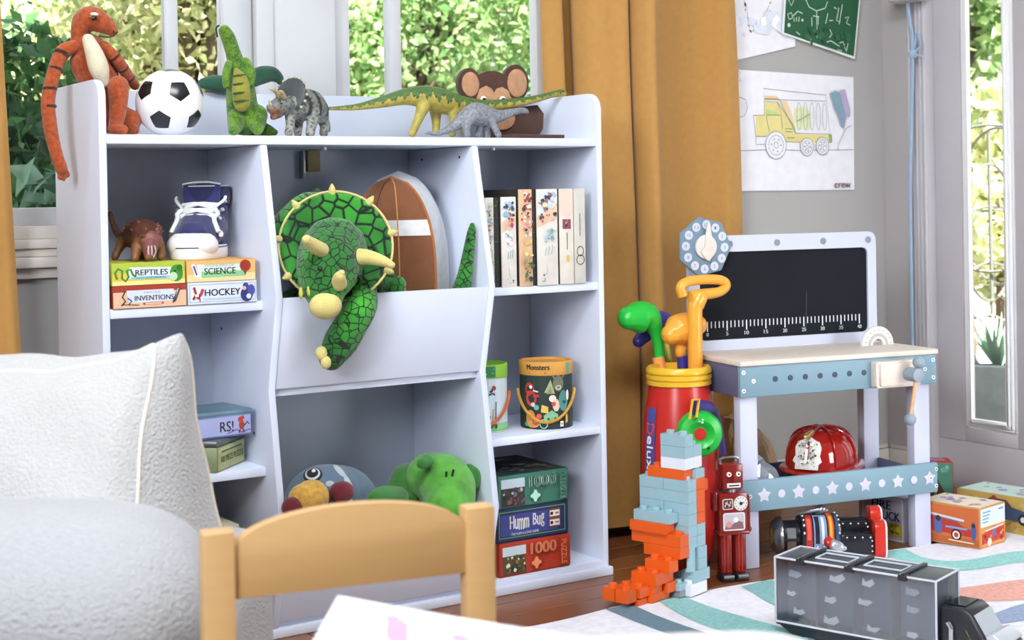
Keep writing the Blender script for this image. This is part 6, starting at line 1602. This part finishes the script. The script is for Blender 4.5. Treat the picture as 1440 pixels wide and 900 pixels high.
def strip(x0, x1, t0, t1, col, name, par=None, k=1.012):
    rs = []; q = MB()
    A_ = [R(t0 + (t1 - t0) * i / 14) for i in range(15)]
    f_ = lambda t_, x, e: (x, (.048 * k + e) * (abs(math.cos(t_)) ** .7) * (1 if math.cos(t_) >= 0 else -1), zc + (.050 * k + e) * (abs(math.sin(t_)) ** .7) * (1 if math.sin(t_) >= 0 else -1))
    vs = [f_(t_, x, 0) for t_ in A_ for x in (x0, x1)]
    q.add(vs, [(2 * i, 2 * i + 2, 2 * i + 3, 2 * i + 1) for i in range(14)]).build(name, mat(col, 'gloss'), par or trs)
# angles: 180 faces the viewer's side (-y), 90 is up
strip(.074, .088, 100, 200, '#b32a22', 'chest_panel', k=1.012); strip(.092, .122, 100, 195, '#7d94b8', 'chest_panel', k=1.012); strip(.095, .105, 110, 185, '#20242c', 'chest_gauge', k=1.02); strip(.110, .116, 112, 185, '#d8dce4', 'chest_gauge', k=1.02)
strip(.126, .138, 85, 215, '#d85a22', 'chest_panel', k=1.012); strip(.129, .134, 110, 190, '#e8b03a', 'chest_gauge', k=1.02); strip(.142, .150, 95, 185, '#3a4a68', 'chest_panel', k=1.012); strip(.0765, .0855, 120, 180, '#d8584a', 'chest_gauge', k=1.02)
for i in range(8):
    for x in (.070, .151):
        t_ = R(60 + 22 * i); q = (x, .0485 * (abs(math.cos(t_)) ** .7) * (1 if math.cos(t_) >= 0 else -1), zc + .0505 * (abs(math.sin(t_)) ** .7))
        MB().sphere(q, .0022, n=8).build('rivet', EYEW, trs)
for x in (.10, .115, .13):
    q = [(x, -.0485, zc - .012 - .004)]; MB().sphere(q[0], .0022, n=8).build('rivet', EYEW, trs)
for q, l_ in zip([o for o in (0, 1)], ((-.5, 1), (.5, 1))):
    y_ = -.024 if q == 0 else .024; zz = zc - .012 if q == 0 else zc + .010
    lg2 = MB(); lg2.box(.155, .232, y_ - .022, y_ + .022, zz - .026, zz + .024); lo_ = lg2.build('leg', BK, lr, bevel=.006)
    for k in range(4): MB().sphere((.168 + .018 * k, y_ - .0222, zz + .016), .0021, n=8).build('rivet', EYEW, lo_)
    for k in range(3): MB().sphere((.226, y_ - .0222, zz - .016 + .012 * k), .0021, n=8).build('rivet', EYEW, lo_)
    ft = MB().prism(rrect(-.028, .028, -.034, .052, .018), (.232, y_, zz), Y, Z, .024); fo2 = ft.build('foot', RF, lr, bevel=.003)
    MB().prism(rrect(-.028, .028, -.034, .052, .018), (.256, y_, zz), Y, Z, .004).build('foot_sole', mat('#e0dcd8', 'plastic'), fo2, bevel=.001)
MB().chain([(.135, -.060, .050, .014), (.150, -.064, .046, .012), (.158, -.064, .044, .006)], 3, 12).build('hand', mat('#c9ccd4', 'metal', metal=.7, rough=.25), lr)
MB().chain([(.110, .012, zc + .054, .011), (.122, .010, zc + .058, .012), (.13, .010, zc + .056, .007)], 3, 12).build('hand', mat('#9a9aa2', 'metal', metal=.7, rough=.25), lr)
MB().tube(catmull([(.06, .0, zc + .050), (.09, .0, zc + .056), (.112, 0, zc + .060)], 4), .006, 10).build('arm', CHR, lr)
MB().tube(catmull([(.128, -.050, .062), (.12, -.058, .056), (.135, -.062, .05)], 4), .009, 10).build('arm', mat('#b32a22', 'gloss'), lr)

# ================================================================ toy cartons by the door
def carton(name, label, corner, rz, w, d, h, col, face, sidef=None, top='#e6dccb', z0=0.0):
    t = thing(name, label, 'box', (*corner, z0), rz, 'toy cartons by the door')
    MB().box(0, w, 0, d, 0, h).build('carton', mat(col, 'paper'), t, bevel=.0015)
    p = Print((0, 0, 0), X, Z); face(p, w, h); p.build(t)
    if sidef: p = Print((w, 0, 0), Y, Z); sidef(p, d, h); p.build(t)
    p = Print((0, 0, h), X, Y); p.rect(.003, w - .003, .003, d - .003, top)
    if 'scene' in label or 'orange' in label or 'mustard' in label: p.scatter(.008, w - .008, .008, d - .008, ['#9a8ac0', '#c99a8a', '#8a9ab8'], 12, .014, 6)
    p.build(t)
    return t
def truckface(p, w, h):
    p.rect(.003, w - .003, .003, h - .003, '#cf6a34'); p.rect(.003, w - .003, .003, h * .2, '#b8622c'); p.rect(w * .08, w * .22, h * .72, h * .98, '#e0a24a')
    p.poly([(0.004, h * .30), (w * .93, h * .26), (w * .93, h * .40), (w * .72, h * .50), (w * .6, h * .64), (.004, h * .68)], '#b8382a'); p.line([(.005, h * .74), (w * .75, h * .64)], .006, '#d8d4d8'); p.line([(.005, h * .70), (w * .75, h * .60)], .003, '#7a7486')
    p.disc(w * .62, h * .27, .014, '#1f1f22'); p.disc(w * .62, h * .27, .010, '#e8e0d0'); p.disc(w * .62, h * .27, .006, '#c2402c'); p.rect(w * .45, w * .8, h * .42, h * .47, '#8a9acc')
    p.disc(w * .33, h * .45, .011, '#5a6aa8', .022); p.disc(w * .33, h * .62, .007, '#34344a'); p.disc(w * .90, h * .42, .007, '#4a5a90', .022); p.disc(w * .90, h * .56, .005, '#2a2a34'); p.rect(w * .05, w * .12, h * .4, h * .55, '#3a2a2a'); p.line([(w * .5, h * .13), (w * .9, h * .12)], .003, '#e8d8c0')
def truckside(p, w, h):
    p.rect(.002, w - .002, h * .52, h - .003, '#d9e2ee'); p.rect(.002, w - .002, .003, h * .52, '#d8924a'); p.poly([(w * .06, h * .1), (w * .95, h * .12), (w * .95, h * .44), (w * .5, h * .46), (w * .06, h * .36)], '#c8402f'); p.disc(w * .35, h * .12, .010, '#e8dcd0'); p.disc(w * .55, h * .34, .007, '#5a78b8', .016); p.line([(w * .2, h * .42), (w * .9, h * .46)], .003, '#e8e4e0')
    for k, q in enumerate((.88, .80, .72, .64)): p.line([(w * .08, h * q), (w * (.4 - .04 * k), h * q)], .003, '#7a9ac4')
    p.rect(w * .7, w * .9, h * .86, h * .9, '#7a8aa8'); p.scatter(.004, w - .004, .006, h * .4, ['#8a2a20', '#e0a070', '#c8402f'], 12, .006, 3)
carton('toy_carton', 'orange carton printed with a red fire engine, in front of the door', (1.952, -.212), R(-80), .165, .118, .097, '#c89058', truckface, truckside, '#e8d8c0', ZR)
def firetruck(p, w, h):
    p.rect(.002, w - .002, .002, h - .002, '#a9a3b4'); p.text('FIRE', .03, .088, h * .70, h * .90, '#1f2250', bold=.001); p.text('TRUCK', .03, .115, h * .46, h * .66, '#1f2250', bold=.001)
    p.rect(w * .62, w * .95, .012, h * .40, '#b3a02a'); p.scatter(w * .63, w * .94, .014, h * .38, ['#c8b83a', '#8a7a1c', '#6a5a18'], 12, .008, 2); p.frame(.001, w - .001, .001, h - .001, .004, '#cfc8c4')
carton('toy_carton', 'grey carton lettered FIRE TRUCK behind the workbench leg', (1.905, -.072), R(-86), .128, .085, .108, '#9a94a4', firetruck, None, '#d8dce4', 0)
def mountain(p, w, h):
    p.rect(.002, w - .002, .002, h - .002, '#4f8a74'); p.rect(.002, w - .002, .002, .014, '#15151c'); p.poly([(w * .05, .014), (w * .95, .014), (w * .72, h * .45), (w * .45, h * .78), (w * .25, h * .5)], '#4a341c'); p.poly([(w * .3, .014), (w * .9, .014), (w * .6, h * .38), (w * .5, h * .30)], '#b08a2a'); p.line([(w * .35, h * .2), (w * .5, h * .5)], .005, '#b8942e'); p.scatter(.004, w - .004, h * .78, h - .004, ['#6aa88a', '#8ab89a'], 10, .008, 1)
def sidetxt(p, w, h):
    p.rect(.002, w - .002, .002, h - .002, '#2e3850')
    for k in range(5): p.line([(w * .2, h * (.3 + .13 * k)), (w * .8, h * (.3 + .13 * k))], .004, '#5a6480')
carton('toy_carton', 'tall carton with a mountain scene and red top by the door', (2.189, -.008), R(-40), .085, .07, .142, '#c4402f', mountain, sidetxt, '#b8402f')
def carface(p, w, h):
    p.rect(.002, w - .002, .002, h - .002, '#bfa052'); p.scatter(.003, w - .003, .003, h - .003, ['#b39448', '#c8ac62', '#a88a40'], 40, .02, 2)
    p.poly([(.02, h * .52), (.07, h * .72), (.12, h * .80), (.16, h * .74), (.20, h * .66), (.225, h * .50), (.20, h * .40), (.05, h * .42)], '#3c4c6a'); p.poly([(.075, h * .74), (.10, h * .92), (.145, h * .90), (.16, h * .74)], '#5a3a34'); p.disc(.19, h * .46, .014, '#22242c'); p.disc(.19, h * .46, .007, '#d8d4cc'); p.disc(.05, h * .46, .014, '#22242c'); p.disc(.11, h * .9, .008, '#8a3a30')
    p.rect(.245, .285, h * .60, h * .78, '#8aa4c4')
t = carton('toy_carton', 'long mustard carton printed with a dark blue car, by the door', (2.165, -.150), R(-83), .31, .125, .098, '#bfa052', carface, None, '#bcd4c8', 0)

# ================================================================ carry-case truck
L_ = Vector((.313, -.950, 0)); tr_a = math.atan2(-.950, .313)
tk = thing('toy_truck', 'black toy truck with a clear grey carry-case trailer', 'toy truck', (1.120, -.592, ZR), tr_a)
# local x forward along the trailer, local y to the viewer's far side
CLR = glass_mat('smoky_plastic', (.80, .83, .88), .16, .12); EDG = mat('#c6cad2', 'plastic', rough=.2); BLP = mat('#22242a', 'plastic', rough=.35); MID = mat('#7c869a', 'plastic', rough=.3)
TL, TW, Z0, Z1 = .325, .104, .028, .152
MB().box(0, TL, .048, .056, Z0, Z1 - .004).build('divider_wall', MID, tk, bevel=.001)
MB().box(0, TL, .0, TW, Z0 - .006, Z0).build('floor_pan', BLP, tk, bevel=.002)
MB().box(0, TL, 0, .0022, Z0, Z1).build('clear_side', CLR, tk); MB().box(0, TL, TW - .0022, TW, Z0, Z1).build('clear_side', CLR, tk)
MB().box(0, .003, .002, TW - .002, Z0, Z1).build('rear_wall', MID, tk, bevel=.001); MB().box(TL - .004, TL, .002, TW - .002, Z0, Z1).build('front_wall', mat('#3a3e46', 'plastic'), tk, bevel=.001)
MB().box(.003, TL - .004, .003, TW - .003, Z1 - .004, Z1).build('roof', mat('#3c4048', 'plastic', rough=.3), tk, bevel=.001)
ed = MB()
for y_ in (0, TW):
    for z in (Z0, Z1): ed.tube([(0, y_, z), (TL, y_, z)], .0022, 8)
for x in (0, TL):
    for z in (Z0, Z1): ed.tube([(x, 0, z), (x, TW, z)], .0022, 8)
    for y_ in (0, TW): ed.tube([(x, y_, Z0), (x, y_, Z1)], .0022, 8)
ed.build('edge_rim', EDG, tk)
for x in (.055, .155, .262):
    lt = MB().box(x - .009, x + .009, -.004, .012, Z1 - .008, Z1 + .003).build('latch', BLP, tk, bevel=.002)
    MB().box(x - .004, x + .004, .0, TW, Z1 + .0005, Z1 + .005).build('latch_bar', BLP, lt, bevel=.001)
    MB().box(x - .006, x - .0045, .0, TW, Z1 + .0005, Z1 + .004).build('latch_line', EDG, lt)
for x0, x1 in ((.072, .140), (.172, .246)):
    hq = MB()
    hq.tube([(x0, .03, Z1 + .002), (x1, .03, Z1 + .002), (x1, .075, Z1 + .002), (x0, .075, Z1 + .002)], .002, 6, closed=True); hq.build('roof_hatch', EDG, tk)
# moulded compartments and clips seen through the clear side
for x in (.085, .160, .235):
    MB().box(x - .0012, x + .0012, .004, .048, Z0, Z1 - .006).build('compartment_wall', mat('#727c90', 'plastic'), tk)
rq = random.Random(12)
for x in (.045, .125, .195, .285):
    for z in (Z0 + .018, Z0 + .058, Z0 + .096):
        k = rq.uniform(.7, 1.35); dx = rq.uniform(-.012, .012)
        MB().prism([(q_[0] * k, q_[1] * k * rq.uniform(.8, 1.5)) for q_ in ((-.012, 0), (.004, -.002), (.013, .004), (.009, .010), (-.004, .007), (-.010, .009))], (x + dx, .006, z + rq.uniform(-.006, .006)), X, Z, .004).build('clip', mat(rq.choice(['#eceef2', '#c8ccd4', '#f6f6f8']), 'plastic', rough=.12), tk, bevel=.0008)
# chassis, wheels
MB().prism([(0.0, 0), (.03, -.018), (TL - .03, -.018), (TL, 0)], (0, TW - .004, Z0 - .004), X, Z, TW - .008).build('skirt', BLP, tk, bevel=.002)
def wheel(x, y_, r=.02):
    q = MB().lathe([(r * .6, -.009), (r * .95, -.009), (r, -.006), (r, .006), (r * .95, .009), (r * .6, .009)], 28, (x, y_, r), (0, 1, 0)); w_ = q.build('wheel', mat('#15161a', 'plastic', rough=.6), tk)
    MB().lathe([(.001, -.0095), (r * .55, -.0095), (r * .6, -.007)], 20, (x, y_, r), (0, 1, 0)).build('hubcap', CHR, w_)
for x in (.045, .09, TL + .085): [wheel(x, y_) for y_ in (.014, TW - .014)]
# cab
cb = MB().prism([(.002, .008), (.112, .008), (.122, .020), (.122, .052), (.086, .060), (.062, .100), (.050, .108), (.004, .108)], (TL, TW - .008, .0), X, Z, TW - .016)
cab = cb.build('cab', BLP, tk, bevel=.006)
MB().prism([(.012, .1085), (.046, .1085), (.046, .1105), (.012, .1105)], (TL, TW - .022, 0), X, Z, TW - .044).build('sunroof', mat('#0c0d10', 'gloss'), cab)
q = MB(); y0_, y1_ = .014, TW - .014
q.add([(TL + .066, y0_, .098), (TL + .066, y1_, .098), (TL + .0885, y1_, .0625), (TL + .0885, y0_, .0625), (TL + .064, y0_, .098), (TL + .064, y1_, .098), (TL + .0865, y1_, .0615), (TL + .0865, y0_, .0615)], [(0, 1, 2, 3), (7, 6, 5, 4), (0, 4, 5, 1), (1, 5, 6, 2), (2, 6, 7, 3), (3, 7, 4, 0)])
q.build('windscreen', mat('#aeb6bc', 'gloss', rough=.1), cab, smooth=False)
MB().prism([(.086, .060), (.122, .052), (.124, .056), (.100, .070), (.088, .066)], (TL, TW - .010, 0), X, Z, TW - .020).build('bonnet', mat('#c9ccd2', 'metal', metal=.3, rough=.3), cab, bevel=.003)
MB().box(TL + .1215, TL + .126, .018, TW - .018, .022, .050).build('grille', mat('#30333a', 'plastic'), cab, bevel=.002)
MB().box(TL + .108, TL + .127, .004, TW - .004, .008, .020).build('bumper', mat('#d0d3d8', 'metal', metal=.5), cab, bevel=.003)
for y_ in (.014, TW - .014): MB().box(TL + .112, TL + .1255, y_ - .008, y_ + .008, .030, .048).build('headlight', mat('#e6e4dc', 'gloss'), cab, bevel=.003)
for y_ in (.003, TW - .003):
    MB().tube(catmull([(TL + .026, y_, .016), (TL + .026, y_, .060), (TL + .026, y_, .072), (TL + .020, y_, .082)], 4), .0048, 10).build('exhaust_pipe', CHR, tk)
p = Print((TL, .008, 0), X, Z)
p.poly([(.062, .052), (.074, .040), (.078, .030), (.074, .034), (.066, .048), (.052, .068), (.050, .074)], '#7fc23c'); p.poly([(.060, .050), (.070, .038), (.066, .042), (.052, .060)], '#e8ecec'); p.poly([(.078, .030), (.108, .030), (.106, .012), (.080, .012)], '#d8d4cc'); p.build(cab, 'flame_print')
MB().box(TL + .082, TL + .104, .004, .0085, .026, .046).build('side_mirror', mat('#d8d2c4', 'plastic'), cab, bevel=.003)

# ================================================================ foreground: chair, table, paper, armchair
PINE = mat('#c69f6c', 'wood', rough=.42, var=.05)
ch_a = math.atan2(-.2, .98)
ch = thing('child_chair', 'small natural wood chair with arched top rail, back to the bookcase', 'chair', (-.157, -1.318, 0), ch_a)
# local x across the back, local -y towards the table
HWc = .158
for s_ in (-1, 1):
    MB().box(s_ * HWc - (.033 if s_ > 0 else 0), s_ * HWc + (.033 if s_ < 0 else 0), -.014, .014, 0, .531).build('back_post', PINE, ch, bevel=.003)
    MB().box(s_ * HWc - (.03 if s_ > 0 else 0), s_ * HWc + (.03 if s_ < 0 else 0), -.27, -.24, 0, .28).build('leg', PINE, ch, bevel=.003)
    MB().box(s_ * (HWc - .028), s_ * (HWc - .008), -.24, -.014, .235, .275).build('side_rail', PINE, ch, bevel=.002)
arch = [(-.128, .460), (.128, .460), (.128, .500)] + [(.128 * math.cos(R(t_)), .500 + .046 * math.sin(R(t_)) ** .8) for t_ in range(8, 173, 8)] + [(-.128, .500)]
MB().prism(arch, (0, .008, 0), X, Z, .016).build('top_rail', PINE, ch, bevel=.003, angle=50)
MB().box(-.128, .128, -.007, .007, .345, .375).build('lower_rail', PINE, ch, bevel=.003)
MB().box(-.165, .165, -.285, -.016, .278, .294).build('seat', PINE, ch, bevel=.004)
MB().box(-.128, .128, -.262, -.247, .235, .275).build('front_rail', PINE, ch, bevel=.002)

tb_ = thing('play_table', 'white play table with rounded corner at the bottom of the view', 'table', (-.305, -2.04, 0), math.atan2(.49, -.87) - math.pi)
# local +x runs along the far edge to the right corner; far edge at local +y
TWh = mat('#e6e0e2', 'paint', rough=.35)
e1 = Vector((.871, -.491)); n1 = Vector((.491, .871))
c_ = Vector((-.305, -2.04)); cr = Vector((.012, -1.812)) - c_
xr = cr.dot(e1); yf = cr.dot(n1)
MB().prism(rrect(xr - .75, xr, yf - .46, yf, .055, 8), (0, 0, .476), X, Y, .024).build('tabletop', TWh, tb_, bevel=.004)
for x in (xr - .70, xr - .05):
    for y_ in (yf - .41, yf - .05): MB().cyl((x, y_, 0), (x, y_, .476), .018, .022, 18).build('leg', TWh, tb_)
pp = thing('painting', 'white sheet with purple brush strokes lying on the play table', 'drawing', (-.264, -1.502, .5005))
# corner at the origin, two edges
ea = Vector((.42, -.907)).normalized(); eb = Vector((-.575, -.818)).normalized()
A0 = Vector((0, 0)); B0 = ea * .40; C0 = B0 + eb * .30; D0 = eb * .30
q = MB(); N_ = 12; vs = []; fs = []
def lift(u, v): return .0025 + .002 * (1 - u) * (1 - v) * max(0, 1 - 3 * u) 
for i in range(N_ + 1):
    for j in range(N_ + 1):
        u, v = i / N_, j / N_; P_ = ea * .40 * u + eb * .30 * v; vs.append((P_.x, P_.y, lift(u, v)))
for i in range(N_):
    for j in range(N_): fs.append((i * (N_ + 1) + j, (i + 1) * (N_ + 1) + j, (i + 1) * (N_ + 1) + j + 1, i * (N_ + 1) + j + 1))
me = bpy.data.meshes.new('sheet'); me.from_pydata(vs, [], fs); bm = bmesh.new(); bm.from_mesh(me); bmesh.ops.recalc_face_normals(bm, faces=bm.faces); bmesh.ops.solidify(bm, geom=bm.faces[:], thickness=.0012); bm.to_mesh(me); bm.free()
link('sheet', me, mat('#f0ecf2', 'paper'), pp)
def pb3(u, v, hh): P_ = ea * u + eb * v; return Vector((P_.x, P_.y, lift(u / .40, v / .30) + hh + .0012))
p = Print((0, 0, 0), X, Y, bend=pb3)
def bstroke(pts, w_):
    L = [Vector(q) for q in pts]; vs = []
    for i, a_ in enumerate(L):
        d = (L[min(i + 1, len(L) - 1)] - L[max(0, i - 1)]).normalized(); nn = Vector((-d.y, d.x)) * w_ * (1 if 0 < i < len(L) - 1 else .5); vs.append((a_ - nn, a_ + nn))
    p.poly([tuple(a_) for a_, b_ in vs] + [tuple(b_) for a_, b_ in reversed(vs)], '#c6a0d8')
bstroke([(.065, .035), (.075, .055), (.078, .085), (.09, .13)], .011); bstroke([(.135, .055), (.15, .08), (.17, .12)], .012); bstroke([(.22, .06), (.24, .10), (.25, .15)], .011)
p.build(pp, 'brush_strokes')

BOU = mat('#b9b8b8', 'boucle', bump=1.0, bs=230, var=.06, vs=170)
ac = thing('armchair', 'low white boucle armchair at the left edge of the view', 'armchair', (-.74, -.86, 0), -.5777)
SEAT = mat('#a9aaae', 'boucle', bump=1.0, bs=230, var=.06, vs=170)
def soft_box(name, x0, x1, y0, y1, z0, z1, r, par, m, amp=.004, seed=1, nx=34, p_=4.0, bulge=.0):
    """rounded upholstered block with a nubbly surface"""
    c = np.array([(x0 + x1) / 2, (y0 + y1) / 2, (z0 + z1) / 2]); h = np.array([(x1 - x0) / 2, (y1 - y0) / 2, (z1 - z0) / 2])
    q = MB(); g = np.linspace(-1, 1, nx); vs = []; fs = []; idx = {}
    def vid(p):
        k = tuple(np.round(p, 5))
        if k not in idx: idx[k] = len(vs); vs.append(np.array(p))
        return idx[k]
    for ax in range(3):
        for sg in (-1, 1):
            for i in range(nx - 1):
                for j in range(nx - 1):
                    quad = []
                    for a_, b_ in ((i, j), (i + 1, j), (i + 1, j + 1), (i, j + 1)):
                        p3 = np.zeros(3); p3[ax] = sg; p3[(ax + 1) % 3] = g[a_]; p3[(ax + 2) % 3] = g[b_]; quad.append(vid(p3))
                    fs.append(tuple(quad) if sg > 0 else tuple(reversed(quad)))
    V = np.array(vs); 
    inner = np.clip(V * h, -(h - r), h - r); d = V * h - inner; L = np.linalg.norm(d, axis=1); L[L == 0] = 1
    out = inner + d / L[:, None] * r
    if bulge: out += np.sign(V) * (np.abs(V) > .999) * bulge * np.prod(1 - np.minimum(np.abs(V), .999) ** 2 * (np.abs(V) < .999), axis=1)[:, None]
    rg_ = np.random.default_rng(seed)
    out = out + np.sin(out[:, [1, 2, 0]] * 23 + seed) * amp * .6
    q.add([tuple(o + c) for o in out], fs)
    return q.build(name, m, par, angle=180)
soft_box('seat', -.35, .585, -.13, .16, .12, .53, .12, ac, SEAT, .006, 2, 40)
soft_box('base', -.33, .56, -.10, .56, .05, .40, .06, ac, BOU, .006, 3, 30)
for x in (-.28, .50):
    for y_ in (-.05, .50): MB().cyl((x, y_, 0), (x, y_, .07), .02, .024, 14).build('foot', mat('#6a4a30', 'wood'), ac)
# back cushion: pinched corners, gusset with piping
cu = thing('cushion', 'plump white boucle cushion with piped side gusset', 'cushion', (-.343, -.648, .362), R(-50))
def cushion():
    W_, H_, T_ = .292, .155, .085; nx = 44
    g = np.linspace(-1, 1, nx); q = MB(); rows = []
    def surf(u, v, w_):
        # u across, v up, w_ = -1 front .. 1 back; sides pulled in between pointed corners
        pin_u = 1 - .05 * (1 - v * v) * 0; ku = (1 - .055 * (1 - abs(v) ** 2.2)) * (1 - .15 * (v + 1) / 2); kv = 1 - (.30 if v > 0 else .12) * (1 - abs(u) ** 2.6)
        rc_ = 1 - .05 * (abs(u) * abs(v)) ** 7; x = W_ * u * ku * rc_; z = H_ * v * kv * rc_ + .17
        th = T_ * ((1 - abs(u) ** 6) ** .6 * (1 - abs(v) ** 5) ** .6 * .55 + .95 - .50 * v)
        y_ = w_ * th
        return (x + .022 * v * 0, y_ + .03 * v, z)
    rg_ = np.random.default_rng(9)
    def nz(p): return (p[0], p[1] + .004 * math.sin(p[0] * 31 + p[2] * 17) * math.sin(p[2] * 37), p[2] + .0015 * math.sin(p[0] * 60))
    fr = [[nz(surf(u, v, -1)) for u in g] for v in g]; bkk = [[nz(surf(u, v, 1)) for u in g] for v in g]
    n = nx
    vs = [p for r_ in fr for p in r_] + [p for r_ in bkk for p in r_]; fs = []
    for i in range(n - 1):
        for j in range(n - 1):
            fs.append((i * n + j, i * n + j + 1, (i + 1) * n + j + 1, (i + 1) * n + j))
            o = n * n; fs.append((o + i * n + j, o + (i + 1) * n + j, o + (i + 1) * n + j + 1, o + i * n + j + 1))
    q.add(vs, fs); 
    per = [(0, j) for j in range(n)] + [(i, n - 1) for i in range(1, n)] + [(n - 1, j) for j in range(n - 2, -1, -1)] + [(i, 0) for i in range(n - 2, 0, -1)]
    return q, fr, bkk, per
q, fr, bkk, per = cushion()
cf = q.build('cover', BOU, cu, angle=180)
gs = MB(); rows = []
for t_ in np.linspace(0, 1, 9):
    row = []
    for (i, j) in per:
        a_, b_ = np.array(fr[i][j]), np.array(bkk[i][j]); cc_ = (a_ + b_) / 2; d = cc_ - np.array([0, cc_[1], .17]); d /= max(np.linalg.norm(d), 1e-6)
        row.append(tuple(a_ + (b_ - a_) * t_ + d * .020 * math.sin(math.pi * t_)))
    rows.append(row)
gs.rings(rows, cap=False); gs.build('gusset', BOU, cu, angle=180)
CREAM = mat('#e6dcc8', 'boucle')
MB().tube([fr[i][j] for i, j in per], .0021, 8, closed=True).build('piping', CREAM, cu)
MB().tube([bkk[i][j] for i, j in per], .0024, 8, closed=True).build('piping', CREAM, cu)
